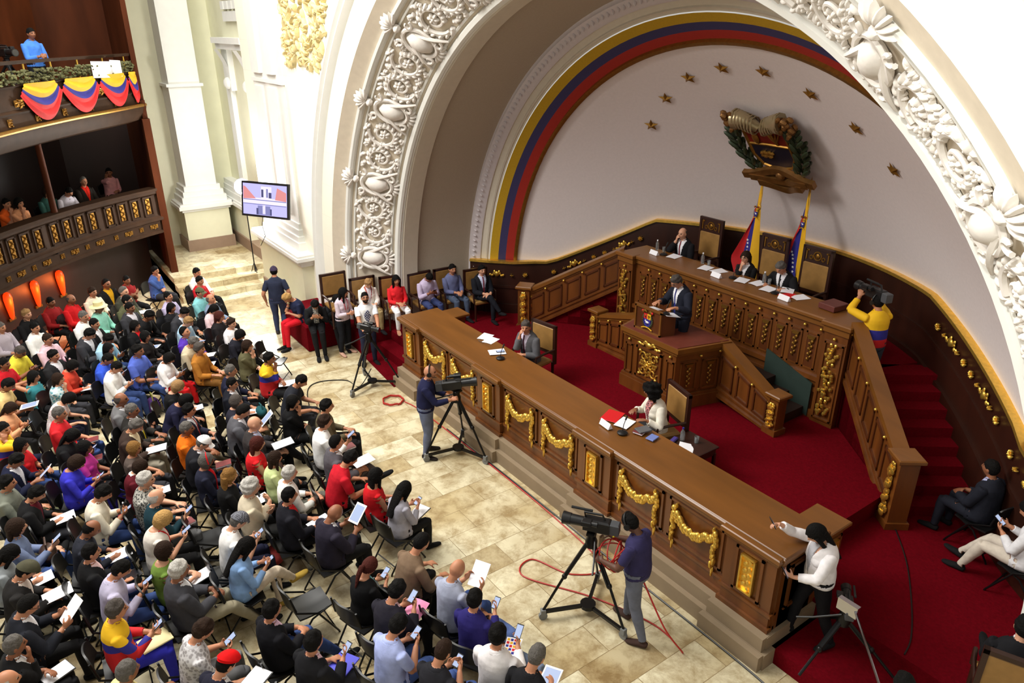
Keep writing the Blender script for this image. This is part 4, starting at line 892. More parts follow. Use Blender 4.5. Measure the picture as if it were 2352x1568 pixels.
def ik(S_, W, l1, l2, pole):
    d = W - S_; D = np.linalg.norm(d); D2 = min(max(D, abs(l1 - l2) + .02), l1 + l2 - .005); d = d / D; W = S_ + d * D2
    a = (l1 * l1 - l2 * l2 + D2 * D2) / (2 * D2); h = math.sqrt(max(0, l1 * l1 - a * a)); pl = pole - d * pole.dot(d); return S_ + d * a + unit(pl) * h, W
def hand(G, W, d, pn, side, curl=.5, point=False, spread=1.0):
    """palm, four unequal bent fingers and a thumb that leaves the side of the palm"""
    d = unit(d); pn = unit(pn - d * pn.dot(d)); sd = np.cross(d, pn) * side       # sd points to the thumb side
    G.limb([W - d * .015, W + d * .015, W + d * .05, W + d * .085], [.026, .032, .041, .039], T_HAND, side, 0, .5, [.75, .6, .42, .36], 10, ref=sd)
    for i, (o, L_) in enumerate(((.033, .066), (.011, .076), (-.011, .070), (-.032, .054))):
        c = curl * (1 + .12 * i); p = W + d * .083 + sd * o; dd = unit(d + sd * (.10 * (1.2 - i)) * spread); P = [p - d * .01, p]
        if point and i == 0: c = .08
        for k in range(3):
            ang = c * (.7 + .5 * k); dd = unit(dd * math.cos(ang) + pn * math.sin(ang)); P.append(P[-1] + dd * L_ * (.42, .33, .27)[k])
        G.limb(P, [.0095, .0098, .0092, .0086, .007], T_HAND, side, .5, 1, None, 7, ref=sd)
    t = unit(d * .62 + sd * .72 + pn * .25); p = W + d * .025 + sd * .028
    G.limb([p - t * .012, p + t * .028, p + unit(t + pn * .5 + d * .3) * .052, p + unit(t + pn * .9 + d * .7) * .075], [.013, .012, .0105, .008], T_HAND, side, .5, 1, None, 7, ref=pn)
BODY_CACHE = {}
def grow_body(key):
    """key: (legs, arms, head, lean, sex) -> dict with meshes, head matrix and hand points; origin on the floor under the hips, facing +Y"""
    if key in BODY_CACHE: return BODY_CACHE[key]
    legs, arms, hd, lean, sex = key; G = Grow(); fem = sex == 'f'; sit = legs not in STAND
    hz = .53 if sit else .93
    if legs == 'perch': hz = .50
    spec = LEGS[legs]; sw = (.155 if fem else .172)
    # torso along a gently bent spine
    prof = [(-.10, .12, .095), (-.05, .165, .125), (0, .178, .132), (.08, .172, .138), (.18, .164, .134), (.28, .168, .130), (.36, .176, .128), (.41, .172, .118), (.45, .150, .100), (.485, .112, .086), (.51, .080, .072), (.53, .060, .060)]
    if fem: prof = [(h, rx * (1.02 if h < .1 else .86 if h < .25 else .9), ry * (1.0 if h < .26 or h > .45 else 1.10)) for h, rx, ry in prof]
    bend = .35 * lean if lean > 0 else .1; cs, us, ws, rx, ry = [], [], [], [], []
    def spine(h):
        n = 14; p = vec(0, 0, hz)
        for i in range(n): a_ = lean * .75 + bend * (h * (i + .5) / n / .5) * (1 if h > 0 else 0); p = p + vec(0, math.sin(a_), math.cos(a_)) * (h / n)
        return p, lean * .75 + bend * max(0, h) / .5
    for h, x_, y_ in prof:
        p, a_ = spine(h); cs.append(p); us.append(vec(1, 0, 0)); ws.append(vec(0, math.cos(a_), -math.sin(a_))); rx.append(x_); ry.append(y_)
    G.rings(cs, us, ws, rx, ry, T_TORSO, lambda i, q, p: (rx[i] * math.cos(q), ry[i] * math.sin(q), prof[i][0]), 22)
    if fem:
        for s_ in (-1, 1):
            p, a_ = spine(.31); c = p + vec(.07 * s_, .085 * math.cos(a_), -.085 * math.sin(a_)); G.blob(lambda q, e: (c + vec(.062 * math.cos(e) * math.cos(q), .055 * math.cos(e) * math.sin(q), .058 * math.sin(e)), (c[0], .1, .31)), 10, 6, T_TORSO)
    # head
    nb, a_ = spine(.50); hy, hp_ = HEADS[hd]; R_ = rotm(hy, -hp_ + 0.0); piv = nb + vec(0, .032 + .05 * math.sin(max(0, a_)), .050)
    hc = piv + R_ @ vec(0, .022, .098)
    out_nk = nb[1]; segs_n = (nb - vec(0, 0, .03), piv + R_ @ vec(0, .0, .03))
    G.limb([nb - vec(0, 0, .03), (nb + piv) / 2 + vec(0, .004, 0), piv + R_ @ vec(0, .0, .03)], [.062, .054, .052], T_NECK, 0)
    G.blob(lambda q, e: (hc + R_ @ head_pt(q, e), tuple(head_pt(q, e))), 36, 26, T_HEAD)
    for s_ in (-1, 1):
        G.blob(lambda q, e: ((lambda l: (hc + R_ @ l, tuple(l)))(vec(.076 * s_ + .011 * s_ * math.cos(e) * math.cos(q), -.006 + .018 * math.cos(e) * math.sin(q), -.006 + .031 * math.sin(e)))), 8, 6, T_HEAD)
    # arms
    out = {'hands': {}}; segs = {}
    for s_, side in ((1, 'r'), (-1, 'l')):
        sp_, a_ = spine(.418); Sj = sp_ + vec(sw * s_, -.005, 0); tgt, hd_dir, pn, curl = ARMS[arms][side]
        if isinstance(tgt, str):
            off_ = {'chin': vec(.02 * s_, .085, -.205), 'cheek': vec(.09 * s_, .06, -.155), 'nape': vec(.05 * s_, -.10, -.06), 'cam': vec(.10 * s_, .26, .0), 'fore': vec(.06 * s_, .10, .03)}[tgt]; tgt = hc + R_ @ off_
        else: tgt = vec(tgt[0] * s_, tgt[1], tgt[2]) + vec(0, max(0, (spine(.418)[0][1])) * .25, 0)
        E_, W = ik(Sj, tgt, .29, .25, vec(.55 * s_, -.5, -.75) if arms != 'raise' else vec(.6 * s_, .1, -.6))
        ua = (.86 if fem else 1.0)
        G.limb([sp_ + vec(sw * .72 * s_, 0, .0), Sj, Sj + (E_ - Sj) * .35, Sj + (E_ - Sj) * .75, E_], [.050 * ua, .054 * ua, .055 * ua, .048 * ua, .044 * ua], T_UARM, s_, -.2, 1)
        segs[(T_UARM, s_)] = (Sj, E_); segs[(T_FARM, s_)] = (E_, W)
        G.limb([E_ - unit(W - E_) * .01, E_ + (W - E_) * .22, E_ + (W - E_) * .65, W], [.044 * ua, .045 * ua, .036 * ua, .027 * ua], T_FARM, s_)
        dd = unit(W - E_) if hd_dir is None else unit(vec(hd_dir[0] * s_, hd_dir[1], hd_dir[2])); hand(G, W, dd, vec(pn[0] * s_, pn[1], pn[2]), s_, curl, arms == 'think' and s_ > 0); out['hands'][side] = W + dd * .07; out.setdefault('wrists', {})[side] = (W - unit(W - E_) * .03, unit(W - E_))
    # legs
    for s_, side in ((1, 'r'), (-1, 'l')):
        kn, an, fd = spec[side]; Hj = vec(.092 * s_, .0 if sit else 0, hz - (.01 if sit else .02)); kn = vec(*kn); an = vec(*an)
        G.limb([Hj - unit(kn - Hj) * .05, Hj + (kn - Hj) * .08, Hj + (kn - Hj) * .4, Hj + (kn - Hj) * .8, kn], [.080, .090, .082, .064, .058], T_THIGH, s_, -.1, 1)
        G.limb([kn - unit(an - kn) * .02, kn + (an - kn) * .06, kn + (an - kn) * .3, kn + (an - kn) * .75, an], [.056, .058, .058, .042, .037], T_CALF, s_)
        segs[(T_THIGH, s_)] = (Hj, kn); segs[(T_CALF, s_)] = (kn, an)
        f = unit(vec(*fd)); dn = unit(an - kn); dn = unit(dn - f * dn.dot(f))
        G.limb([an - f * .055 + dn * .045, an - f * .03 + dn * .04, an + f * .05 + dn * .045, an + f * .12 + dn * .058, an + f * .18 + dn * .062, an + f * .205 + dn * .064], [.028, .037, .042, .045, .036, .018], T_FOOT, s_, 0, 1, [1.0, 1.05, .85, .55, .45, .4], 10, ref=np.cross(f, dn))
    # one continuous surface
    me = bpy.data.meshes.new('body_src'); me.from_pydata([tuple(p) for p in G.v], [], G.f); me.update()
    bm = bmesh.new(); bm.from_mesh(me); bmesh.ops.recalc_face_normals(bm, faces=bm.faces); bm.to_mesh(me); bm.free()
    ob = bpy.data.objects.new('body_src', me); COL.objects.link(ob); md = ob.modifiers.new('r', 'REMESH'); md.mode = 'VOXEL'; md.voxel_size = VOX; md.use_smooth_shade = True
    dg = bpy.context.evaluated_depsgraph_get(); bm_ = bpy.data.meshes.new_from_object(ob.evaluated_get(dg)); bpy.data.objects.remove(ob); bpy.data.meshes.remove(me)
    n = len(bm_.vertices); co = np.empty(n * 3); bm_.vertices.foreach_get('co', co); co = co.reshape(-1, 3)
    kd = kdtree.KDTree(len(G.v))
    for i, p in enumerate(G.v): kd.insert(p, i)
    kd.balance(); idx = np.fromiter((kd.find(p)[1] for p in co), int, n); at = np.array(G.a)[idx]
    hs_ = np.linspace(-.12, .54, 80); SP = [spine(h) for h in hs_]; sp_p = np.array([p for p, _ in SP]); sp_t = np.array([[0, math.sin(a_), math.cos(a_)] for _, a_ in SP]); sp_w = np.array([[0, math.cos(a_), -math.sin(a_)] for _, a_ in SP])
    mt = at[:, 0] == T_TORSO; q_ = co[mt]; k_ = np.abs(((q_[:, None, :] - sp_p[None]) * sp_t[None]).sum(2)).argmin(1)
    at[mt, 1] = q_[:, 0]; at[mt, 2] = ((q_ - sp_p[k_]) * sp_w[k_]).sum(1); at[mt, 3] = hs_[k_]
    mk = at[:, 0] == T_NECK; ab = segs_n[1] - segs_n[0]; at[mk, 3] = ((co[mk] - segs_n[0]) @ ab) / (ab @ ab)
    for (tg_, s_), (A_, B_) in segs.items():
        mk = (at[:, 0] == tg_) & (at[:, 2] == s_); ab = B_ - A_; at[mk, 3] = ((co[mk] - A_) @ ab) / (ab @ ab)
    F = np.empty(len(bm_.polygons) * 4, int); bm_.polygons.foreach_get('vertices', F) if all(len(p.vertices) == 4 for p in bm_.polygons) else None
    F = F.reshape(-1, 4)
    EI = np.concatenate([F[:, k_] for k_ in (0, 1, 2, 3)] + [F[:, (k_ + 1) % 4] for k_ in (0, 1, 2, 3)]); EJ = np.concatenate([F[:, (k_ + 1) % 4] for k_ in (0, 1, 2, 3)] + [F[:, k_] for k_ in (0, 1, 2, 3)]); CN = np.maximum(np.bincount(EI, minlength=n), 1)
    def smooth(c, it, mask=None):
        for _ in range(it):
            acc = np.stack([np.bincount(EI, c[EJ, d_], n) for d_ in range(3)], 1)
            new = acc / CN[:, None]; c = np.where((mask[:, None] if mask is not None else True), new * .6 + c * .4, c)
        return c
    co = smooth(co, 2, ~np.isin(at[:, 0], (T_HAND, T_HEAD))); co = smooth(co, 1); bm_.vertices.foreach_set('co', co.ravel()); bm_.update()
    nr = np.empty(n * 3); bm_.vertices.foreach_get('normal', nr); nr = nr.reshape(-1, 3)
    # eyes, brows and mouth as their own material slots
    loc = (co - hc) @ R_; fc = loc[F].mean(1); ish = (at[F][:, :, 0] == T_HEAD).all(1) & (fc[:, 1] > .05); mi = np.zeros(len(F), int)
    ex = np.abs(np.abs(fc[:, 0]) - .031); mi[ish & (ex < .013) & (np.abs(fc[:, 2] - .006) < .006)] = 1
    mi[ish & (ex < .019) & (np.abs(fc[:, 2] - .026) < .0045)] = 2; mi[ish & (np.abs(fc[:, 0]) < .024) & (np.abs(fc[:, 2] + .064) < .006)] = 3
    for m in (M_skin0, M_eye, M_brow, M_lip): bm_.materials.append(m)
    bm_.polygons.foreach_set('material_index', mi); bm_.update(); bm_.name = 'person'
    out.update(mesh=bm_, co=co, nr=nr, at=at, F=F, head=Matrix.Translation(hc) @ Matrix([list(r) for r in R_]).to_4x4(), cloth={}, nk=out_nk, sit=sit, smooth=smooth, hc=hc)
    BODY_CACHE[key] = out; return out
def garment(B, kind):
    """cloth shell lifted off the body faces a garment covers, with rolled hems"""
    if kind in B['cloth']: return B['cloth'][kind]
    at = B['at']; T, a, b, c = at[:, 0], at[:, 1], at[:, 2], at[:, 3]
    tor, ua, fa = T == T_TORSO, T == T_UARM, T == T_FARM; th, ca, ft = T == T_THIGH, T == T_CALF, T == T_FOOT
    off, sm, fold = .012, 3, .0022; lo = -.3 if B['sit'] else -.025; sit = B['sit']
    if kind == 'long_top': m = (tor & (c > lo) & (c < .515)) | ua | (fa & (c < .92)) | (th & (c < .10) & sit)
    elif kind == 'short_top': m = (tor & (c > lo) & (c < .512)) | (ua & (c < .72)) | (th & (c < .10) & sit)
    elif kind == 'vest_top': m = (tor & (c > lo) & (c < .49)) | (ua & (c < .02)) | (th & (c < .08) & sit)
    elif kind == 'jacket': m = (((tor & (c > lo)) | ((T == T_NECK) & (c < .12))) & ~((b > .02) & (np.abs(a) < .012 + .21 * np.maximum(0, c - .16)) & tor) & ~((T == T_NECK) & (B['co'][:, 1] > B['nk'] + .005))) | ua | (fa & (c < .88)) | (th & (c < .15) & sit); off, fold = .021, .003
    elif kind == 'shirt_front': m = (tor & (c > .02) & (c < .53)) | (fa & (c > .8) & (c < .96)); off, sm, fold = .010, 2, .001
    elif kind == 'collar': m = ((T == T_NECK) & (c < .34)) | (tor & (c > .50)); off, sm, fold = .010, 1, 0
    elif kind == 'tie': m = tor & (b > .03) & (np.abs(a) < .012 + .03 * np.clip(.5 - c, 0, .4)) & (c > .04) & (c < .52); off, sm, fold = .016, 1, 0
    elif kind == 'scarf': m = tor & (b > .0) & (np.abs(a) < .055) & (c > .12) & (c < .53); off, sm, fold = .017, 1, .003
    elif kind == 'print': m = tor & (b > .0) & (np.abs(a + .004) < .075 - .35 * np.abs(c - .27)) & (np.sin(a * 130) * np.sin(c * 110) > -.45) & (c > .13) & (c < .40); off, sm, fold = .017, 1, 0
    elif kind == 'lanyard': m = tor & (b > .02) & (np.abs(np.abs(a) - .03 - .13 * np.maximum(0, c - .25)) < .011) & (c > .24) & (c < .53); off, sm, fold = .018, 0, 0
    elif kind == 'trousers': m = (tor & (c < .03)) | th | (ca & (c < .985)); off = .010
    elif kind == 'shoe': m = ft | (ca & (c > .97)); off, sm, fold = .006, 1, 0
    F = B['F']; fs = F[m[F].all(1)]; used = np.unique(fs); remap = -np.ones(len(T), int); remap[used] = np.arange(len(used))
    co, nr = B['co'], B['nr']; s_ = B['smooth'](co, sm * 2) if sm else co
    w = np.sin(co[:, 0] * 47 + co[:, 2] * 31 + 2 * np.sin(co[:, 1] * 17)) + np.sin(co[:, 1] * 43 - co[:, 2] * 23 + 1.3 + co[:, 0] * 29); P = .5 * s_ + .5 * co + nr * (off + fold * w * .5)[:, None]
    V = P[used].tolist(); FF = remap[fs].tolist()
    e = np.concatenate([fs[:, [0, 1]], fs[:, [1, 2]], fs[:, [2, 3]], fs[:, [3, 0]]]); k = np.sort(e, 1); u_, inv, cnt = np.unique(k, axis=0, return_inverse=True, return_counts=True); bd = e[cnt[inv.ravel()] == 1]
    base = {}
    for p, q in bd:
        for x in (p, q):
            if x not in base: base[x] = len(V); V.append((co[x] + nr[x] * .001).tolist())
        FF.append((remap[q], remap[p], base[p], base[q]))
    me = bpy.data.meshes.new(kind); me.from_pydata(V, [], FF); me.update(); me.polygons.foreach_set('use_smooth', [True] * len(FF)); me.materials.append(M_skin0); B['cloth'][kind] = me; return me
def shoe_meshes(B):
    if 'shoes' not in B:
        me = garment(B, 'shoe'); bm = bmesh.new(); bm.from_mesh(me); bm.verts.ensure_lookup_table(); seen = set(); res = []
        for v in bm.verts:
            if v in seen: continue
            st = [v]; isl = set(st)
            while st:
                x = st.pop()
                for e in x.link_edges:
                    y = e.other_vert(x)
                    if y not in isl: isl.add(y); st.append(y)
            seen |= isl
            if len(isl) > 40: res.append(isl)
        out = []
        for isl in res[:2]:
            ix = {v: i for i, v in enumerate(isl)}; m2 = bpy.data.meshes.new('shoe'); m2.from_pydata([v.co[:] for v in ix], [], [[ix[v] for v in f.verts] for f in bm.faces if f.verts[0] in isl]); m2.update(); m2.polygons.foreach_set('use_smooth', [True] * len(m2.polygons)); m2.materials.append(M_skin0); out.append(m2)
        bm.free(); B['shoes'] = out
    return B['shoes']
VOX = .0078
M_skin0 = mat('skin_default', (176, 120, 90), .55); M_eye = mat('eye_dark', (24, 18, 16), .25); M_brow = mat('brow_hair', (34, 24, 18), .8); M_lip = mat('lips', (140, 76, 66), .5)
# poses --------------------------------------------------------------------------------------------------
STAND = ('stand', 'walk', 'stride')
LEGS = {
 'flat': {'r': ((.125, .43, .515), (.13, .44, .085), (.15, 1, -.02)), 'l': ((-.125, .43, .515), (-.13, .46, .085), (-.15, 1, -.02))},
 'ahead': {'r': ((.12, .43, .50), (.13, .72, .095), (.12, 1, .15)), 'l': ((-.12, .43, .515), (-.11, .60, .085), (-.1, 1, 0))},
 'tucked': {'r': ((.11, .42, .50), (.10, .28, .085), (.1, 1, -.1)), 'l': ((-.11, .43, .51), (-.12, .40, .085), (-.1, 1, 0))},
 'cross': {'r': ((.0, .44, .635), (-.13, .66, .33), (-.1, .85, .25)), 'l': ((-.09, .43, .50), (-.07, .44, .085), (-.05, 1, 0))},
 'figure4': {'r': ((.34, .30, .60), (-.05, .42, .60), (-.85, .35, .30)), 'l': ((-.11, .43, .505), (-.12, .47, .085), (-.1, 1, 0))},
 'perch': {'r': ((.10, .42, .44), (.06, .48, -.115), (.05, 1, 0)), 'l': ((-.08, .43, .43), (-.10, .46, -.115), (-.05, 1, 0))},
 'stand': {'r': ((.10, .03, .50), (.12, -.02, .085), (.25, 1, 0)), 'l': ((-.10, .03, .50), (-.12, -.02, .085), (-.25, 1, 0))},
 'walk': {'r': ((.09, .16, .51), (.09, -.08, .14), (.05, 1, -.25)), 'l': ((-.09, .10, .50), (-.10, .12, .085), (-.05, 1, .02))},
 'stride': {'r': ((.12, .12, .50), (.14, .16, .085), (.2, 1, 0)), 'l': ((-.12, -.06, .50), (-.14, -.20, .085), (-.2, 1, 0))},
}
def arm2(r, l=None): return {'r': r, 'l': l or r}
ARMS = {   # wrist target, hand direction, palm normal, curl
 'lap': arm2(((.10, .30, .665), (-.35, 1, -.1), (0, -.1, -1), .25)),
 'clasp': {'r': ((.06, .30, .69), (-.75, .6, -.1), (-.2, -.5, -.8), .45), 'l': ((.075, .32, .675), (-.75, .6, -.1), (-.2, -.5, -.8), .45)},
 'phone': {'r': ((.075, .30, .80), (-.45, .75, .35), (-.7, -.3, .6), .75), 'l': ((.085, .29, .78), (-.5, .75, .3), (-.7, -.3, .6), .7)},
 'phone1': {'r': ((.08, .33, .79), (-.25, .8, .4), (-.8, -.3, .4), .85), 'l': ((.11, .30, .665), (-.4, 1, -.1), (0, -.1, -1), .3)},
 'write': {'r': ((.07, .32, .705), (-.4, .9, -.25), (-.5, .1, -.85), .8), 'l': ((.13, .28, .68), (-.5, .9, -.05), (0, -.1, -1), .2)},
 'paper': arm2(((.125, .34, .80), (-.1, .8, .45), (-.9, -.1, .2), .85)),
 'tablet': {'r': ((.10, .32, .82), (-.3, .9, .2), (-.6, -.1, -.7), .5), 'l': ((.14, .30, .80), (-.1, .8, .4), (-.9, -.1, .3), .8)},
 'think': {'r': ('chin', (-.2, .15, .95), (-.5, -.8, .1), .6), 'l': ((.0, .26, .70), (-.9, .4, .1), (0, -.5, -.8), .4)},
 'cheek': {'r': ('cheek', (-.1, .1, .98), (-.9, -.3, 0), .5), 'l': ((.02, .27, .69), (-.9, .4, .0), (0, -.4, -.9), .35)},
 'thinkl': {'l': ('chin', (-.2, .15, .95), (-.5, -.8, .1), .6), 'r': ((.0, .26, .70), (-.9, .4, .1), (0, -.5, -.8), .4)},
 'fold': {'r': ((-.05, .235, .87), (-.9, -.25, .25), (0, -1, .1), .5), 'l': ((-.03, .265, .84), (-.9, -.35, -.1), (0, -1, .1), .5)},
 'knees': arm2(((.14, .38, .655), (-.1, 1, -.25), (0, -.1, -1), .3)),
 'nape': {'r': ('nape', (-.8, -.2, .4), (-.2, .9, 0), .3), 'l': ((.11, .30, .665), (-.4, 1, -.1), (0, -.1, -1), .3)},
 'point': {'r': ((.16, .46, 1.02), (-.1, .8, .6), (-.8, .0, -.4), .8), 'l': ((.11, .30, .70), (-.4, 1, -.1), (0, -.1, -1), .3)},
 'rest': {'r': ((.20, .28, .80), (-.5, .85, -.05), (0, -.1, -1), .25), 'l': ((.16, .30, .80), (-.5, .85, -.05), (0, -.1, -1), .25)},
 'deskthink': {'r': ('cheek', (-.3, .2, .9), (-.6, -.7, 0), .55), 'l': ((.08, .28, .70), (-.8, .6, .0), (0, -.4, -.9), .35)},
 'podium': {'r': ((.17, .36, 1.17), (-.2, 1, -.15), (0, 0, -1), .2), 'l': ((.24, .36, 1.19), (-.15, 1, -.1), (0, 0, -1), .25)},
 'down': arm2(((.25, .04, .86), (-.02, .15, -1), (-.9, .2, 0), .4)),
 'joined': {'r': ((.05, .28, 1.12), (-.7, .6, .2), (-.3, -.8, -.3), .5), 'l': ((.07, .27, 1.10), (-.7, .6, .2), (-.3, -.8, -.3), .5)},
 'handles': arm2(((.16, .42, 1.02), (-.2, 1, .0), (-.5, .1, -.85), .9)),
 'pan': {'r': ((.12, .42, 1.14), (-.3, .9, .2), (-.6, .2, -.7), .95), 'l': ((.20, .34, 1.04), (-.2, 1, .0), (-.7, .1, -.7), .95)},
 'shoulder': {'r': ('cam', (-.5, .7, .5), (-.8, -.3, -.3), .6), 'l': ('cam', (-.4, .5, .8), (-.7, .6, -.1), .35)},
 'raise': {'l': ((.10, .36, 1.05), (-.4, .8, .3), (-.8, -.1, .4), .8), 'r': ((.16, .47, 1.58), (-.1, .9, .15), (-.7, .3, -.6), .7)},
}
HEADS = {'ahead': (0, 0), 'down': (0, -.55), 'low': (0, -.85), 'up': (0, .25), 'back': (0, .5), 'left': (.6, 0), 'right': (-.6, 0), 'leftd': (.35, -.35), 'rightd': (-.4, -.3), 'leftup': (.45, .2)}
# hair, in head space ------------------------------------------------------------------------------------
def hair_shell(cond, grow, noise=0.0, ns=60., nu=40, nv=30, shape=None):
    vs = []; keep = {}; b = MB(); rows = nv + 1
    P = [[head_pt(2 * PI * i / nu, -PI / 2 + PI * (.01 + .98 * j / nv)) for i in range(nu)] for j in range(rows)]
    def up(p):
        g = grow(p) if callable(grow) else grow; d = unit(p - vec(0, 0, -.01)); w = 1 + noise * (math.sin(p[0] * ns) * math.sin(p[1] * ns + 1) + math.sin(p[2] * ns * 1.3 + p[0] * 30)); q = p + d * g * w
        return shape(q) if shape else q
    fs = []; used = {}
    def vid(j, i):
        if (j, i) not in used: used[(j, i)] = len(vs); vs.append(tuple(up(P[j][i])))
        return used[(j, i)]
    inner = {}
    def iid(j, i):
        if (j, i) not in inner: inner[(j, i)] = len(vs); vs.append(tuple(P[j][i] * .97))
        return inner[(j, i)]
    ok = [[cond((P[j][i] + P[j + 1][i]) / 2) for i in range(nu)] for j in range(nv)]
    for j in range(nv):
        for i in range(nu):
            if not ok[j][i]: continue
            i2 = (i + 1) % nu; fs.append((vid(j, i), vid(j, i2), vid(j + 1, i2), vid(j + 1, i)))
            if j == 0 or not ok[j - 1][i]: fs.append((vid(j, i2), vid(j, i), iid(j, i), iid(j, i2)))
            if j < nv - 1 and not ok[j + 1][i]: fs.append((vid(j + 1, i), vid(j + 1, i2), iid(j + 1, i2), iid(j + 1, i)))
            if not ok[j][i - 1]: fs.append((vid(j, i), vid(j + 1, i), iid(j + 1, i), iid(j, i)))
            if not ok[j][i2]: fs.append((vid(j + 1, i2), vid(j, i2), iid(j, i2), iid(j + 1, i2)))
    b.add(vs, fs); return b
def hl_z(p, fr=.057, sd=-.022, bk=-.082):
    t = min(1, max(0, (p[1] + .097) / .194)); return bk + (sd - bk) * (t / .5) ** 2 if t < .5 else sd + (fr - sd) * ((t - .5) / .5) ** .7
def hairline(p, fr=.057, sd=-.022, bk=-.082): return p[2] > hl_z(p, fr, sd, bk)
def taper(g, lo=.003, fr=.057, sd=-.022, bk=-.082, w=.05):
    return lambda p: lo + (g + .010 * max(0, p[2] / .118) - lo) * min(1, max(0, (p[2] - hl_z(p, fr, sd, bk)) / w))
HAIR = {}
def drape(b, length, width, thick, wave=.0, y0=-.06, side=.0):
    """long hair falling behind the head, as a closed lock with soft waves"""
    n = 12; c = []; us = []; 
    for k in range(9):
        t = k / 8; z = .03 - t * length; w = width * (1 - .25 * t * t) * (1 + wave * math.sin(t * 14)); y = y0 - .035 * math.sin(min(1, t * 1.5) * PI / 2) - .0 * t + .015 * t
        b_ = thick * (1 - .35 * t); c.append([(side + w * math.cos(2 * PI * i / n), y + b_ * math.sin(2 * PI * i / n), z + .01 * math.sin(5 * i + k) * t) for i in range(n)])
    vs = [p for r in c for p in r]; fs = [(k * n + i, k * n + (i + 1) % n, (k + 1) * n + (i + 1) % n, (k + 1) * n + i) for k in range(8) for i in range(n)] + [tuple(range(n))[::-1], tuple(range(8 * n, 9 * n))]; b.add(vs, fs)
def hair_mesh(style):
    if style in HAIR: return HAIR[style]
    if style == 'short': b = hair_shell(hairline, taper(.011), .25, 85, nu=48, nv=40)
    elif style == 'crop': b = hair_shell(hairline, taper(.004, .002), .2, 110, nu=48, nv=40)
    elif style == 'receding': b = hair_shell(lambda p: hairline(p, .100, -.008, -.075), taper(.008, .002, .100, -.008, -.075, .03), .1, nu=48, nv=40)
    elif style == 'fringe': b = hair_shell(lambda p: p[2] < .058 and hairline(p, .3, .02, -.06), .010, .1)
    elif style == 'full': b = hair_shell(lambda p: hairline(p, .05, -.03, -.085), taper(.022, .004, .05, -.03, -.085), .15, 70, nu=48, nv=40)
    elif style == 'curly': b = hair_shell(lambda p: hairline(p, .05, -.03, -.09), taper(.030, .006, .05, -.03, -.09), .22, 95, nu=48, nv=40)
    elif style == 'afro': b = hair_shell(lambda p: hairline(p, .045, -.06, -.11), .062, .22, 80)
    elif style == 'bob': b = hair_shell(lambda p: hairline(p, .05, -.085, -.112), lambda p: .022 + .010 * max(0, -p[2] / .1), .08)
    elif style in ('long', 'longer', 'wavy', 'curlylong'):
        b = hair_shell(lambda p: hairline(p, .048, -.075, -.112), .020, .06 if style != 'curlylong' else .3, 60)
        L_ = {'long': .30, 'longer': .46, 'wavy': .36, 'curlylong': .38}[style]; drape(b, L_, .088 if style in ('long', 'longer') else .105, .045 if style != 'curlylong' else .06, {'long': .0, 'longer': .0, 'wavy': .06, 'curlylong': .12}[style])
        if style == 'longer':
            for s_ in (-1, 1): drape(b, .36, .026, .028, 0, .035, .078 * s_)
    elif style == 'ponytail':
        b = hair_shell(lambda p: hairline(p, .055, -.02, -.075), .012, .05); b.tube([(0, -.09, .02), (0, -.135, .0), (0, -.14, -.10), (0, -.115, -.26)], [.02, .032, .03, .01], 8)
    HAIR[style] = b.mesh('hair', M_skin0, 60); return HAIR[style]
def cap_mesh(kind):
    k = 'cap_' + kind
    if k in HAIR: return HAIR[k]
    if kind == 'baseball':
        b = hair_shell(lambda p: p[2] > .03, .016); b.sheet(lambda u, v: ((u - .5) * .15, .085 + .085 * v * (1 - (2 * u - 1) ** 2 * .5), .040 - .03 * v - .02 * (2 * u - 1) ** 2), 8, 5, .006); b.ell((0, 0, .136), (.01, .01, .006), 6, 4)
    elif kind == 'flat': b = hair_shell(lambda p: p[2] > .03, .018, shape=lambda q: vec(q[0] * 1.08, q[1] * 1.12 + .012, min(q[2] * 1.04, .136 + .12 * q[1]))); b.sheet(lambda u, v: ((u - .5) * .15, .10 + .05 * v * (1 - (2 * u - 1) ** 2), .045 - .02 * v), 8, 4, .008)
    elif kind == 'beret': b = hair_shell(lambda p: p[2] > .035, .016, shape=lambda q: vec(q[0] * (1.25 if q[2] > .06 else 1.02) + .012, q[1] * (1.22 if q[2] > .06 else 1.02), (.035 + (q[2] - .035) * 1.12 + .1 * q[0]))); b.cyl((.01, 0, .11), (.01, 0, .13), .004, n=6)
    elif kind == 'straw':
        b = MB(); b.lathe([(.085, .03), (.17, .022), (.175, .028), (.10, .045), (.092, .05), (.088, .13), (.06, .145), (.02, .135), (.0, .135)], 24)
    HAIR[k] = b.mesh('cap', M_skin0, 50); return HAIR[k]
SKIN = {'l': (206, 152, 122), 'm': (184, 126, 94), 'd': (142, 90, 62), 'k': (92, 58, 42)}
HC = {'b': (12, 10, 9), 'n': (42, 28, 20), 'g': (92, 88, 84), 'w': (176, 172, 166), 'y': (176, 138, 84), 'r': (70, 30, 24), 's': (74, 68, 64), 'c': (128, 92, 48), 'l': (150, 116, 76)}
def hair_mat(c): return mat('hair_' + c, HC[c], .8, var=.22, scale=60, bump=.6, spec=.15)
def skin_mat(c): return mat('skin_' + c, SKIN[c], .55, var=.06, scale=9)
def child(me, nm, m, root, M=None):
    o = bpy.data.objects.new(nm, me); COL.objects.link(o); o.parent = root
    if M is not None: o.matrix_local = M
    for s_ in o.material_slots: s_.link = 'OBJECT'; s_.material = m
    return o
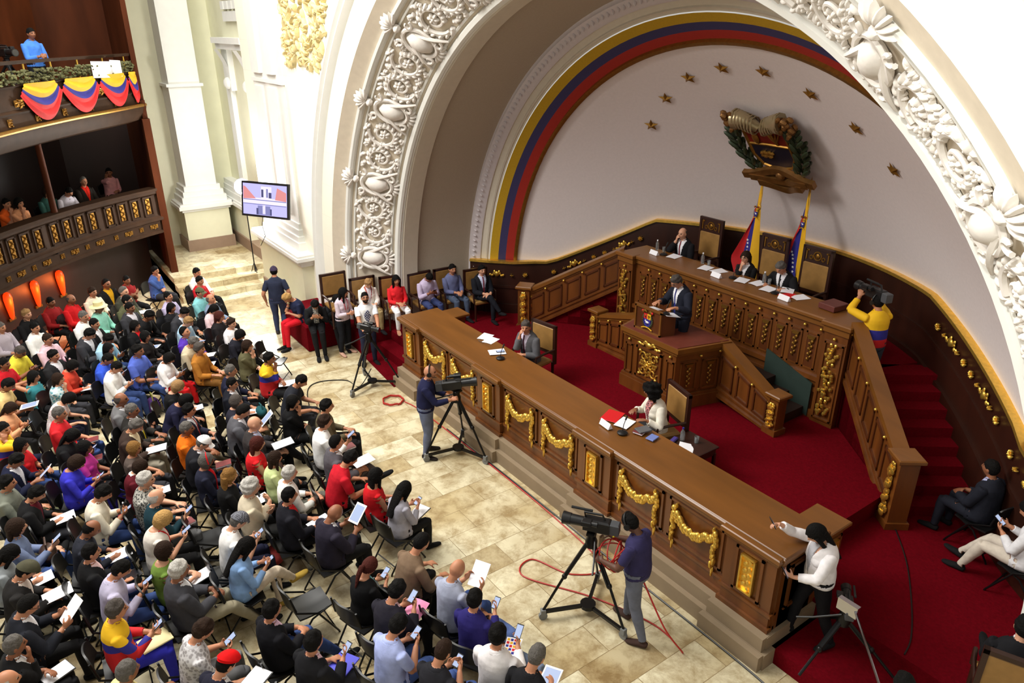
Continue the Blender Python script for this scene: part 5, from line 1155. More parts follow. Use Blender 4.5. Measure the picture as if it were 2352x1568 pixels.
NAMED_CLOTH = {
 'tricolor': lambda: banded('tricolour_jacket', 2, [(0, (196, 20, 28)), (.385, (40, 38, 140)), (.445, (232, 182, 14))]),
 'tricolorstand': lambda: banded('tricolour_jacket_standing', 2, [(0, (196, 20, 28)), (.52, (40, 38, 140)), (.595, (232, 182, 14))]),
 'greystripe': lambda: patterned('grey_stripe_cloth', (150, 138, 150), (190, 180, 190), 'stripe', 30), 'bluestripe': lambda: patterned('blue_stripe_cloth', (90, 160, 205), (215, 230, 238), 'stripe', 18),
 'aquaprint': lambda: patterned('aqua_print_cloth', (90, 160, 175), (205, 222, 225), 'spot', 22), 'greyprint': lambda: patterned('grey_print_cloth', (150, 146, 148), (205, 203, 206), 'spot', 26),
 'whiteprint': lambda: patterned('white_print_cloth', (205, 180, 182), (228, 220, 222), 'spot', 30), 'camo': lambda: patterned('black_white_print_cloth', (60, 60, 58), (170, 168, 160), 'spot', 40),
 'plaid': lambda: patterned('plaid_cloth', (60, 60, 66), (120, 122, 132), 'check', 60), 'pinkcheck': lambda: patterned('pink_check_cloth', (224, 176, 184), (240, 214, 216), 'check', 90),
 'stripeshirt': lambda: patterned('narrow_stripe_cloth', (120, 120, 130), (215, 215, 220), 'stripe', 40), 'floral': lambda: patterned('floral_cloth', (30, 26, 34), (190, 120, 120), 'spot', 45),
}
def cmat(c): return NAMED_CLOTH[c]() if isinstance(c, str) else cloth(c)
def person(loc, face, pose, look, label, scale=1.0, group=None, wide=1.0):
    """look: skin, hair style, hair colour, top kind, top colour, trousers, shoes, extras{}"""
    B = grow_body(pose); sk, hs, hcol, top, tc, trc, shc, ex = look
    o = bpy.data.objects.new('person', B['mesh']); COL.objects.link(o); o.location = loc; o.rotation_euler[2] = face - PI / 2; o.scale = (scale * wide, scale * (1 + (wide - 1) * .7), scale)
    for s_, m in zip(o.material_slots, (skin_mat(sk), M_eye, hair_mat(hcol) if hcol in 'wg' else M_brow, M_lip)): s_.link = 'OBJECT'; s_.material = m
    tag(o, label, 'person', group)
    if hs: child(hair_mesh(hs), 'hair', hair_mat(hcol), o, B['head'])
    if 'cap' in ex: child(cap_mesh(ex['cap'][0]), 'cap' if ex['cap'][0] != 'straw' else 'straw_hat', cmat(ex['cap'][1]), o, B['head'])
    if top == 'suit':
        child(garment(B, 'jacket'), 'jacket', cmat(tc), o); child(garment(B, 'shirt_front'), 'shirt', cmat(ex.get('shirt', (226, 226, 232))), o); child(garment(B, 'collar'), 'collar', cmat(ex.get('shirt', (226, 226, 232))), o)
        if 'tie' in ex: child(garment(B, 'tie'), 'tie', cmat(ex['tie']), o)
    else: child(garment(B, top), {'long_top': 'shirt', 'short_top': 'shirt', 'vest_top': 'blouse', 'jacket': 'jacket'}[top], cmat(tc), o)
    if top in ('long_top', 'short_top') and (pose[4] == 'm' or 'collar' in ex): child(garment(B, 'collar'), 'collar', cmat(ex.get('collar', tc)), o)
    if 'scarf' in ex: child(garment(B, 'scarf'), 'scarf', cmat(ex['scarf']), o)
    if 'print' in ex: child(garment(B, 'print'), 'shirt_print', cmat(ex['print']), o)
    if 'lanyard' in ex: child(garment(B, 'lanyard'), 'lanyard', cmat(ex['lanyard']), o)
    child(garment(B, 'trousers'), 'trousers', cmat(trc), o)
    for me in shoe_meshes(B): child(me, 'shoe', cmat(shc), o)
    H_ = B['head']
    if 'glasses' in ex:
        if 'glasses' not in HAIR:
            b = MB()
            for s_ in (-1, 1):
                b.tube([(.031 * s_ + .021 * math.cos(q), .098 - .012 * abs(math.cos(q)) * (1 if math.cos(q) * s_ > 0 else 0), .006 + .016 * math.sin(q)) for q in [2 * PI * i / 14 for i in range(14)]], .0028, 5, closed=True); b.tube([(.052 * s_, .088, .008), (.080 * s_, .03, .012), (.082 * s_, -.01, .008)], .0026, 5)
            b.tube([(-.011, .103, .008), (.011, .103, .008)], .0026, 5); HAIR['glasses'] = b.mesh('glasses', M_black)
        child(HAIR['glasses'], 'glasses', M_black, o, H_)
    if 'headphones' in ex:
        if 'hp' not in HAIR:
            b = MB(); b.tube([(.095 * math.cos(q), 0, .02 + .115 * math.sin(q)) for q in [PI * i / 14 for i in range(15)]], .011, 6)
            for s_ in (-1, 1): b.cyl((.075 * s_, 0, -.005), (.105 * s_, 0, -.005), .036, n=14)
            b.tube([(.09, 0, -.01), (.085, .06, -.05), (.04, .11, -.065)], .005, 6); HAIR['hp'] = b.mesh('headphones', M_black)
        child(HAIR['hp'], 'headphones', M_black, o, H_)
    if 'band' in ex:
        if 'band' not in HAIR: HAIR['band'] = MB().tube([(.105 * math.cos(q), .03 - .02 * math.sin(q), -.01 + .142 * math.sin(q)) for q in [PI * i / 18 for i in range(19)]], .011, 6).mesh('hairband', M_red)
        child(HAIR['band'], 'hairband', cmat(ex['band']), o, H_)
    if 'beard' in ex:
        if 'beard' not in HAIR: HAIR['beard'] = hair_shell(lambda p: p[1] > .02 and -.115 < p[2] < -.045 and not (abs(p[0]) < .024 and abs(p[2] + .064) < .01), .006, .1).mesh('beard', M_skin0)
        child(HAIR['beard'], 'beard', hair_mat(ex['beard']), o, H_)
    if 'wrist' in ex:
        W, d = B['wrists']['r']; d = Vector(d); u = d.orthogonal().normalized(); w_ = d.cross(u); b = MB(); b.tube([Vector(W) + (u * math.cos(q) + w_ * math.sin(q)) * .034 for q in [2 * PI * i / 12 for i in range(12)]], .011, 6, closed=True); child(b.mesh('wristband', M_yel), 'wristband', cmat(ex['wrist']), o)
    return o, B
# seated people: x, y, z, facing, size, pose, skin, hair, hair colour, top, top colour, trousers, shoes, extras, phrase, held item
POSE={'A': ('flat','lap','ahead',-0.12,'m'),'B': ('flat','phone','down',0.1,'m'),'C': ('flat','write','down',0.12,'m'),'D': ('ahead','clasp','ahead',-0.18,'m'),'E': ('cross','lap','ahead',-0.12,'m'),'F': ('flat','think','ahead',0.05,'m'),'G': ('flat','fold','ahead',-0.1,'m'),'I': ('tucked','knees','down',0.3,'m'),'J': ('cross','write','down',-0.02,'m'),'Kt': ('flat','tablet','down',0.05,'m'),'Lp': ('figure4','phone1','ahead',-0.1,'m'),'U': ('flat','clasp','up',-0.18,'m'),'V': ('flat','lap','left',-0.1,'m'),'X': ('flat','paper','down',0.02,'m'),'Q': ('flat','phone1','ahead',-0.05,'m'),'Z': ('flat','cheek','right',0.0,'m'),'fA': ('flat','clasp','ahead',-0.1,'f'),'fB': ('flat','phone','down',0.08,'f'),'fC': ('flat','write','down',0.1,'f'),'fE': ('cross','lap','ahead',-0.1,'f'),'fN': ('flat','nape','ahead',0.02,'f'),'fT': ('flat','think','ahead',0.05,'f'),'fX': ('cross','phone','down',0.05,'f'),'fI': ('tucked','knees','low',0.42,'f')}
AUD=[
(-9.3,-6.6,0.0,0.75,0.984,'A','m','crop','g','long_top','greystripe',(52,52,57),(16,16,17),{},'in grey striped shirt under the leftmost red lamp',''),
(-9.82,-6.11,0.0,0.72,0.994,'A','l','short','l','long_top',(22,22,24),(22,22,24),(16,16,17),{},'in black clothes beside the leftmost red lamp',''),
(-10.45,-5.61,0.0,0.73,0.974,'A','d','crop','b','long_top',(140,26,28),(22,22,24),(16,16,17),{},'in dark red shirt under the middle red lamp',''),
(-10.19,-5.23,0.0,0.83,1.025,'A','d','fringe','s','long_top',(200,24,30),(22,22,24),(16,16,17),{},'in bright red shirt leaning back near the wall lamps',''),
(-10.5,-4.76,0.0,0.63,1.016,'A','m','short','n','long_top',(228,220,196),(52,52,57),(16,16,17),{},'in off-white blouse right of the bright red shirt',''),
(-11.01,-4.4,0.0,0.6,1.002,'A','d','receding','b','suit',(22,22,24),(22,22,24),(16,16,17),{'shirt': (214,160,30)},'in black jacket over mustard yellow shirt near the wall',''),
(-11.12,-3.95,0.0,0.53,0.98,'G','d','crop','b','short_top',(140,26,28),(22,22,24),(16,16,17),{},'in dark red shirt with arms folded by the wall',''),
(-11.53,-3.26,0.0,0.7,0.983,'F','m','short','b','long_top',(70,96,160),(52,52,57),(16,16,17),{},'in blue jacket holding a stick by the gallery end',''),
(-10.09,-4.18,0.0,0.78,1.02,'A','l','receding','g','suit',(60,60,48),(52,52,57),(16,16,17),{},'in olive jacket with white shirt below dark red shirt','paper'),
(-9.43,-4.24,0.0,0.64,1.018,'V','l','crop','b','long_top',(86,88,62),(52,52,57),(16,16,17),{'glasses': 1},'in olive shirt and dark glasses near the back wall',''),
(-9.2,-3.38,0.0,0.73,0.989,'U','m','crop','b','long_top',(186,176,208),(22,22,24),(16,16,17),{},'in lilac shirt looking up below the blue jacket',''),
(-9.32,-4.81,0.0,0.87,1.014,'A','d','crop','b','long_top',(150,215,195),(112,112,114),(16,16,17),{'cap': ('straw',(226,214,160))},'in mint shirt wearing a straw hat',''),
(-8.88,-5.15,0.0,0.69,1.023,'A','m','crop','g','long_top',(236,236,234),(52,52,57),(16,16,17),{},'in white shirt left of the straw hat',''),
(-8.33,-5.03,0.0,0.88,1.006,'A','m','crop','b','suit',(22,22,24),(22,22,24),(16,16,17),{},'in black suit below the straw hat',''),
(-8.82,-6.04,0.0,0.77,1.0,'A','m','crop','b','long_top',(236,236,234),(22,22,24),(16,16,17),{},'in white sweater near the left edge',''),
(-8.0,-5.89,0.0,0.79,0.998,'A','m','crop','n','long_top',(226,190,202),(22,22,24),(16,16,17),{},'in pale pink shirt in front of the white sweater',''),
(-7.88,-5.31,0.0,0.98,1.026,'C','m','short','b','suit',(52,52,57),(34,44,72),(16,16,17),{},'in charcoal suit in front of the black suit','phone'),
(-7.46,-5.02,0.0,0.84,1.003,'B','d','short','b','long_top',(160,200,222),(52,72,122),(16,16,17),{},'in sky blue shirt with blue jeans near back',''),
(-8.86,-4.27,0.0,0.78,1.025,'A','d','crop','b','suit',(52,52,57),(22,22,24),(16,16,17),{'shirt': (214,210,220)},'in charcoal jacket with pale grey shirt near back',''),
(-8.4,-4.19,0.0,0.89,1.023,'I','d','short','b','long_top',(22,22,24),(22,22,24),(16,16,17),{},'in black bent forward near the back rows',''),
(-7.96,-4.35,0.0,0.81,0.94,'fA','m','long','b','long_top',(22,22,24),(22,22,24),(16,16,17),{'scarf': (200,24,30)},'in black top with red scarf near back','tablet'),
(-7.2,-4.3,0.0,0.86,0.946,'fA','m','bob','b','long_top',(30,26,26),(52,52,57),(16,16,17),{},'in black blouse behind the blue polo shirt',''),
(-8.7,-3.48,0.0,0.69,0.921,'fA','m','long','b','long_top',(28,28,32),(22,22,24),(16,16,17),{},'in black jacket just below the lilac shirt',''),
(-8.23,-3.48,0.0,0.63,1.019,'I','m','short','b','suit',(52,52,57),(22,22,24),(16,16,17),{},'in dark suit leaning forward near the steps',''),
(-7.6,-3.5,0.0,0.84,0.973,'C','l','short','l','long_top','bluestripe',(22,22,24),(16,16,17),{},'in light blue striped shirt near the steps','phone'),
(-6.8,-3.59,0.0,0.87,0.987,'U','m','receding','b','long_top',(82,50,165),(26,28,50),(16,16,17),{'scarf': (90,160,210)},'in purple shirt with blue vest edges','pad'),
(-6.34,-3.71,0.0,0.86,0.998,'C','m','short','g','long_top',(192,180,152),(22,22,24),(16,16,17),{},'in beige jacket behind the mustard jacket','paper'),
(-6.28,-4.59,0.0,0.86,1.03,'A','d','short','b','short_top',(80,100,186),(52,72,122),(16,16,17),{},'in blue polo shirt behind the white blouse',''),
(-5.98,-4.22,0.0,0.89,0.935,'fB','d','bob','b','long_top',(240,238,240),(200,24,30),(16,16,17),{},'in white blouse and red trousers mid audience',''),
(-6.96,-5.0,0.0,0.87,0.947,'fA','m','long','b','long_top',(66,80,90),(52,72,122),(16,16,17),{'scarf': (222,208,66)},'in grey top with yellow strap',''),
(-6.44,-5.2,0.0,1.05,0.991,'B','d','crop','b','short_top',(50,84,200),(52,72,122),(16,16,17),{},'in royal blue polo shirt using a phone',''),
(-5.97,-5.13,0.0,1.02,0.989,'B','m','crop','b','long_top',(238,238,236),(52,72,122),(16,16,17),{},'in white and grey shirt with jeans',''),
(-7.69,-6.47,0.0,0.84,1.024,'B','d','crop','s','short_top',(222,208,66),(52,52,57),(16,16,17),{'glasses': 1},'in lemon yellow shirt near the left edge',''),
(-7.12,-5.89,0.0,0.89,0.974,'A','m','short','b','suit',(34,34,36),(22,22,24),(16,16,17),{},'in black suit in front of pale pink shirt',''),
(-6.59,-5.76,0.0,1.03,0.955,'fC','m','bob','b','long_top',(210,70,50),(22,22,24),(16,16,17),{},'in orange-red top holding white papers','paper'),
(-7.19,-6.66,0.0,0.94,0.984,'A','d','crop','b','short_top',(188,24,36),(22,22,24),(16,16,17),{},'in crimson shirt at the left edge',''),
(-6.46,-6.3,0.0,1.02,0.922,'fN','m','long','b','vest_top',(60,140,150),(22,22,24),(16,16,17),{},'in sleeveless teal top with hand behind head',''),
(-6.13,-5.97,0.0,1.1,0.914,'fT','l','long','n','short_top','aquaprint',(52,52,57),(16,16,17),{},'in aqua printed top resting one arm',''),
(-6.17,-6.8,0.0,1.18,1.024,'C','d','crop','b','short_top',(226,198,136),(22,22,24),(16,16,17),{},'in pale yellow shirt at the left edge','tablet'),
(-4.57,-4.41,0.0,1.23,0.953,'fC','l','bob','l','short_top',(22,22,24),(22,22,24),(16,16,17),{},'in black short-sleeved top behind a writing pad','pad'),
(-5.44,-6.78,0.0,1.07,0.913,'fB','m','long','n','long_top',(235,172,128),(22,22,24),(16,16,17),{},'in peach top with both hands on a phone',''),
(-4.36,-6.08,0.0,1.24,1.028,'A','m','crop','g','short_top',(208,36,44),(52,72,122),(16,16,17),{},'in red polo shirt and jeans mid left','book'),
(-5.39,-6.14,0.0,1.24,0.935,'fI','l','bob','b','short_top','whiteprint',(26,28,50),(16,16,17),{},'in pale printed blouse bent forward',''),
(-4.38,-5.2,0.0,1.22,1.007,'A','d','fringe','s','suit',(112,112,114),(52,52,57),(16,16,17),{},'in grey suit behind the yellow tie',''),
(-3.92,-5.12,0.0,1.08,0.988,'A','d','crop','g','suit',(36,34,32),(60,62,56),(16,16,17),{'tie': (220,200,50)},'in dark suit with yellow tie',''),
(-3.45,-5.29,0.0,1.12,0.997,'C','m','short','g','suit',(58,44,38),(168,160,142),(16,16,17),{'shirt': (226,212,176)},'in brown jacket and cream shirt writing','pad'),
(-4.42,-6.86,0.0,1.32,0.993,'Z','m','crop','b','long_top','tricolor',(26,28,50),(16,16,17),{},'in tricolour jacket at the left edge',''),
(-3.87,-6.65,0.0,1.1,0.93,'fA','m','long','b','short_top',(214,36,44),(52,72,122),(16,16,17),{},'in red blouse and jeans at lower left',''),
(-3.4,-6.82,0.0,1.18,0.973,'Kt','d','short','b','suit',(26,30,54),(22,22,24),(16,16,17),{},'in navy suit reading a white tablet','tablet'),
(-3.76,-6.1,0.0,1.19,0.956,'fB','d','long','b','long_top',(22,22,24),(22,22,24),(16,16,17),{},'in black with a booklet behind magenta top','book'),
(-3.24,-5.9,0.0,1.16,0.928,'fA','d','bob','b','short_top',(200,60,152),(22,22,24),(16,16,17),{},'in magenta blouse behind royal blue outfit',''),
(-2.84,-6.14,0.0,1.28,0.967,'fX','m','bob','n','long_top',(56,54,190),(52,50,170),(16,16,17),{},'in royal blue blouse and royal blue trousers',''),
(-2.8,-5.31,0.0,1.17,0.924,'fA','m','bob','c','short_top',(92,80,74),(52,52,57),(16,16,17),{},'in brown-grey top behind the maroon jacket',''),
(-2.32,-5.43,0.0,1.26,0.915,'fC','l','bob','n','long_top',(92,20,32),(22,22,24),(16,16,17),{'collar': (236,236,234)},'in maroon jacket writing on white pad','pad'),
(-1.65,-5.36,0.0,1.3,1.011,'A','l','short','w','short_top','camo',(52,52,57),(16,16,17),{},'in black and white printed shirt',''),
(-2.73,-6.88,0.0,1.33,0.972,'A','m','short','b','long_top',(120,124,112),(86,88,62),(16,16,17),{},'in grey-green jacket at lower left edge',''),
(-1.18,-5.35,0.0,1.58,0.985,'Q','l','fringe','w','long_top',(24,54,64),(112,112,114),(16,16,17),{},'in dark teal sweater lifting a phone','book'),
(-2.28,-6.71,0.0,1.38,0.977,'C','m','short','b','suit',(22,22,24),(52,52,57),(16,16,17),{'shirt': (92,20,32)},'in black jacket over maroon shirt','paper'),
(-1.7,-5.99,0.0,1.37,1.016,'B','m','short','b','long_top',(226,218,200),(52,72,122),(16,16,17),{},'in cream sweater and jeans using a phone',''),
(-4.13,-4.56,0.0,1.14,0.968,'fI','m','bob','b','long_top',(30,30,56),(22,22,24),(16,16,17),{},'in dark navy bent behind the red tie',''),
(-3.4,-4.38,0.0,1.17,0.985,'A','m','short','b','suit',(34,34,52),(22,22,24),(16,16,17),{'tie': (180,40,40)},'in navy suit with red tie leaning back mid audience',''),
(-2.84,-4.53,0.0,1.25,0.972,'D','d','crop','g','short_top',(232,112,20),(122,112,90),(16,16,17),{},'in orange shirt behind the white cap',''),
(-1.51,-6.86,0.0,1.55,0.985,'Lp','l','long','n','long_top',(112,126,160),(52,72,122),(16,16,17),{},'in grey-blue shirt raising one hand','bag'),
(-1.09,-7.07,0.0,1.47,0.959,'fC','m','longer','b','long_top',(150,156,160),(22,22,24),(16,16,17),{},'in light grey jacket writing on white paper','paper'),
(-0.63,-6.96,0.0,1.44,0.972,'C','m','crop','b','suit',(34,32,32),(52,52,57),(16,16,17),{'cap': ('flat',(74,72,56)),'shirt': (212,196,186)},'in black jacket wearing an olive flat cap','paper'),
(-1.02,-6.23,0.0,1.39,0.985,'C','d','fringe','b','long_top',(40,42,52),(52,72,122),(16,16,17),{},'in dark jacket writing on a large sheet','paper'),
(-0.46,-6.18,0.0,1.62,0.984,'A','m','crop','b','suit',(22,22,24),(52,72,122),(16,16,17),{'shirt': 'pinkcheck'},'in black jacket over pink checked shirt','tabletdark'),
(-0.01,-6.07,0.0,1.44,0.979,'B','m','crop','b','long_top',(186,180,206),(52,72,122),(16,16,17),{},'in pale lilac shirt holding a phone low',''),
(-0.72,-5.46,0.0,1.51,0.964,'fB','l','bob','y','short_top',(224,216,206),(22,22,24),(16,16,17),{'lanyard': (200,24,30)},'in cream blouse with red lanyard',''),
(-0.02,-5.48,0.0,1.54,0.968,'fA','l','bob','n','vest_top',(112,142,62),(22,22,24),(16,16,17),{'glasses': 1,'collar': (236,236,234)},'in green vest and white collar','pad'),
(0.52,-5.4,0.0,1.65,1.024,'D','d','short','w','suit',(62,62,68),(142,134,112),(16,16,17),{},'in dark grey suit and khaki trousers',''),
(0.13,-6.93,0.0,1.64,1.017,'X','m','receding','b','suit',(28,30,38),(22,22,24),(16,16,17),{'glasses': 1},'in dark suit holding up white papers','paper'),
(0.74,-6.13,0.0,1.52,1.0,'Q','m','short','s','long_top','tricolor',(48,48,176),(16,16,17),{},'in tricolour jacket and bright blue trousers','folder'),
(0.67,-7.05,0.0,1.73,0.983,'F','d','crop','g','suit',(22,22,24),(22,22,24),(16,16,17),{},'in black suit with hand on chin','pad'),
(1.72,-6.16,0.0,1.84,1.024,'A','d','crop','g','long_top',(228,214,150),(52,52,57),(16,16,17),{},'in pale yellow shirt at the bottom edge',''),
(1.14,-7.1,0.0,1.7,0.99,'A','m','fringe','w','long_top',(112,112,114),(52,52,57),(16,16,17),{},'in grey at the bottom left corner',''),
(-10.59,-2.43,0.0,0.6,1.018,'D','m','crop','b','long_top',(236,236,234),(22,22,24),(16,16,17),{},'in white shirt nearest the marble steps',''),
(-10.13,-2.51,0.0,0.61,0.958,'fA','m','short','b','long_top',(190,30,40),(22,22,24),(16,16,17),{},'in red top second from the marble steps',''),
(-9.04,-2.75,0.0,0.71,1.009,'D','m','crop','b','long_top',(130,196,200),(200,24,30),(16,16,17),{'cap': ('baseball',(86,88,62))},'in aqua shirt and olive cap near steps',''),
(-8.5,-2.64,0.0,0.81,0.986,'U','m','fringe','g','long_top',(120,136,160),(22,22,24),(16,16,17),{},'in blue-grey shirt by the aisle near steps',''),
(-8.06,-2.8,0.0,0.61,0.966,'fX','l','long','b','long_top',(226,196,200),(52,72,122),(16,16,17),{},'in pale pink top with phone by the aisle',''),
(-7.39,-2.81,0.0,0.9,0.967,'fA','m','long','r','long_top',(30,26,28),(22,22,24),(16,16,17),{},'in black behind the short white jacket',''),
(-6.9,-2.7,0.0,0.67,0.949,'fE','l','short','n','long_top',(236,234,236),(156,146,140),(16,16,17),{},'in white jacket and beige trousers by the aisle',''),
(-6.29,-2.81,0.0,0.76,0.963,'fC','m','bob','b','long_top',(30,30,40),(22,22,24),(16,16,17),{},'in black blouse beside the white jacket',''),
(-5.52,-2.84,0.0,0.96,0.966,'fT','l','long','n','long_top',(92,88,62),(22,22,24),(16,16,17),{},'in olive top with chin on hand by aisle',''),
(-5.86,-3.59,0.0,0.84,0.974,'A','m','full','s','long_top',(172,112,42),(110,74,30),(16,16,17),{},'in mustard brown jacket',''),
(-4.59,-2.73,0.0,1.0,1.008,'F','d','short','b','long_top','tricolor',(22,22,24),(16,16,17),{},'in tricolour jacket resting chin in front row','paper'),
(-4.41,-3.43,0.0,1.16,1.015,'A','m','crop','g','suit',(26,28,50),(22,22,24),(16,16,17),{},'in navy suit behind the front row tricolour jacket',''),
(-3.96,-3.54,0.0,0.96,0.983,'A','m','crop','b','suit',(22,24,34),(86,76,58),(16,16,17),{},'in black suit right behind the teal handbag','paper'),
(-3.51,-2.73,0.0,0.97,1.025,'I','m','crop','b','short_top',(34,36,44),(52,52,57),(16,16,17),{},'in black t-shirt leaning forward in front row',''),
(-3.33,-3.67,0.0,1.07,0.961,'fA','l','bob','s','long_top',(40,40,52),(100,88,66),(16,16,17),{},'in dark jacket left of the teal handbag',''),
(-2.86,-3.8,0.0,1.3,1.019,'Kt','m','receding','b','suit',(84,84,90),(52,52,57),(16,16,17),{},'in grey suit reading a small tablet','tablet'),
(-2.28,-3.69,0.0,1.29,1.023,'E','l','','b','suit',(54,50,50),(22,22,24),(16,16,17),{'shirt': (190,196,226)},'in dark suit and pale blue shirt,crossed legs','pad'),
(-2.79,-2.95,0.0,1.12,0.961,'fT','m','long','b','long_top',(18,18,20),(22,22,24),(16,16,17),{},'in all black,hand at chin,front row',''),
(-2.2,-2.56,0.0,1.2,1.01,'A','m','short','b','long_top',(98,88,66),(22,22,24),(16,16,17),{},'in olive brown suit in front row',''),
(-1.7,-2.83,0.0,1.39,1.024,'Q','m','short','n','long_top',(240,240,240),(22,22,24),(16,16,17),{},'in white shirt with books in front row','book'),
(-1.07,-2.88,0.0,1.42,0.998,'E','m','receding','b','suit',(84,80,86),(78,72,76),(16,16,17),{},'in grey suit with crossed legs in front row','paper'),
(-2.38,-4.57,0.0,1.17,0.972,'C','l','crop','g','suit',(26,26,32),(44,52,80),(16,16,17),{'cap': ('baseball',(238,238,238))},'in black jacket wearing a white cap','book'),
(-1.79,-4.55,0.0,1.37,0.945,'fA','d','bob','g','long_top',(34,36,54),(34,44,72),(16,16,17),{'glasses': 1,'scarf': (200,24,30),'band': (200,24,30)},'in navy jacket with red hairband',''),
(-1.79,-3.82,0.0,1.39,0.961,'fA','l','long','r','vest_top',(212,30,36),(22,22,24),(16,16,17),{},'in sleeveless red top with handbag','bag'),
(-1.33,-3.72,0.0,1.37,0.92,'fA','m','longer','n','short_top',(204,218,155),(22,22,24),(16,16,17),{},'in pale green blouse','bagblack'),
(-1.18,-4.4,0.0,1.44,0.955,'fA','l','curlylong','c','long_top',(22,22,24),(22,22,24),(16,16,17),{},'in black,right of the red hairband','paper'),
(-0.73,-3.71,0.0,1.57,0.971,'E','l','short','w','long_top',(236,236,232),(96,96,88),(16,16,17),{},'in white shirt and grey trousers',''),
(-0.63,-4.27,0.0,1.37,1.02,'G','l','curly','w','long_top',(206,194,170),(64,64,64),(16,16,17),{},'in beige jacket with arms folded',''),
(-0.64,-3.1,0.0,1.45,1.003,'I','m','short','b','short_top',(188,24,40),(22,22,24),(16,16,17),{},'in crimson polo shirt in front row',''),
(-0.15,-3.92,0.0,1.48,1.017,'A','m','crop','b','suit',(26,26,34),(22,22,24),(16,16,17),{'tie': (200,24,30),'shirt': (200,30,34)},'in black suit with broad red tie','paper'),
(-0.1,-4.72,0.0,1.55,0.984,'B','l','crop','g','short_top',(234,232,230),(26,28,50),(16,16,17),{'cap': ('flat','plaid')},'in white shirt wearing a plaid flat cap',''),
(0.41,-4.75,0.0,1.5,0.966,'fX','m','longer','b','long_top',(130,165,212),(206,190,170),(170,140,60),{},'in denim jacket and beige trousers',''),
(0.46,-3.65,0.0,1.66,0.977,'Kt','d','','b','suit',(40,36,50),(22,22,24),(16,16,17),{},'in dark purple suit holding a white tablet','tablet'),
(-0.0,-2.77,0.0,1.57,0.962,'fA','m','longer','b','vest_top',(198,24,32),(22,22,24),(16,16,17),{},'in sleeveless red dress in front row',''),
(0.46,-2.66,0.0,1.74,0.936,'fB','m','longer','b','long_top',(166,164,176),(22,22,24),(16,16,17),{'scarf': (92,20,32)},'in light grey jacket with black trousers in front row','pad'),
(1.65,-3.19,0.0,1.66,1.017,'I','m','receding','b','long_top',(122,100,80),(22,22,24),(16,16,17),{},'in brown jacket in the front row',''),
(2.32,-2.95,0.0,1.78,1.023,'X','m','','b','long_top',(164,170,192),(52,72,122),(16,16,17),{},'in blue-grey shirt holding white papers in front row','paper'),
(1.59,-3.7,0.0,1.86,0.929,'fB','m','ponytail','r','long_top',(18,18,20),(22,22,24),(16,16,17),{'scarf': (140,205,210)},'in black coat left of the brown jacket',''),
(2.22,-3.68,0.0,1.91,0.995,'B','m','short','b','suit',(36,34,44),(22,22,24),(16,16,17),{'shirt': (226,190,202)},'in dark suit with pink paper','pink'),
(2.8,-2.95,0.0,2.03,0.98,'Lp','m','short','b','long_top',(42,36,104),(80,100,150),(70,40,28),{},'in navy blue shirt and jeans checking phone',''),
(2.64,-3.9,0.0,1.78,0.981,'B','m','short','b','short_top',(172,184,234),(70,92,150),(16,16,17),{},'in light blue shirt and jeans',''),
(3.24,-3.7,0.0,1.9,1.0,'B','m','crop','n','short_top',(34,34,40),(70,92,150),(16,16,17),{},'in black t-shirt at the bottom edge',''),
(3.38,-3.05,0.0,2.1,1.003,'Lp','m','short','b','long_top',(238,234,236),(110,124,150),(70,40,28),{},'in white shirt with crossed ankle and booklet','flyer'),
(3.84,-3.01,0.0,1.9,1.013,'C','m','crop','g','long_top',(24,24,28),(22,22,24),(16,16,17),{},'in black at the bottom edge,reading a sheet','tablet'),
(1.68,-4.75,0.0,1.76,0.989,'D','m','short','b','suit',(20,20,26),(52,72,122),(16,16,17),{'shirt': (220,186,212)},'in black jacket,pink shirt and jeans',''),
(2.38,-4.61,0.0,1.88,0.999,'Q','m','short','b','suit',(22,22,26),(52,52,57),(16,16,17),{'shirt': (226,190,202)},'in black suit with a bright blue folder','folderblue'),
(1.53,-5.56,0.0,1.6,0.999,'B','m','short','n','short_top','greyprint',(112,112,114),(16,16,17),{},'in grey printed shirt using a phone',''),
(2.13,-5.49,0.0,1.88,0.985,'C','m','crop','b','suit',(30,30,46),(22,22,24),(16,16,17),{'cap': ('beret',(206,10,14))},'in navy suit wearing a red beret','pad'),
]
GAL=[
(-11.93,-5.92,1.95,0.63,1.0,'F','m','crop','b','short_top',(222,92,30),(22,22,24),(16,16,17),{},'in orange shirt at the lower gallery parapet',''),
(-11.83,-5.69,1.95,0.62,1.0,'fT','m','bob','b','short_top',(216,150,110),(22,22,24),(16,16,17),{},'in peach top at the lower gallery parapet',''),
(-12.76,-5.03,1.95,0.56,1.0,'A','m','bob','n','long_top',(50,90,84),(22,22,24),(16,16,17),{},'in teal jacket at the lower gallery parapet',''),
(-12.95,-4.69,1.95,0.55,1.0,'I','m','crop','b','short_top',(206,200,214),(22,22,24),(16,16,17),{},'in white shirt bent at the gallery parapet',''),
(-13.75,-4.12,1.95,0.49,1.0,'A','m','receding','g','suit',(40,34,30),(22,22,24),(16,16,17),{'tie': (230,40,20),'shirt': (220,40,24)},'in dark jacket and shirt coloured as red-lit in gallery',''),  # red light put into the shirt and tie colours
(-14.82,-3.38,1.95,0.43,1.0,'Z','d','crop','b','long_top',(228,160,162),(22,22,24),(16,16,17),{},'in pink shirt at the gallery end,hand raised',''),
]
def local(o, p): return o.matrix_basis @ Vector(p)
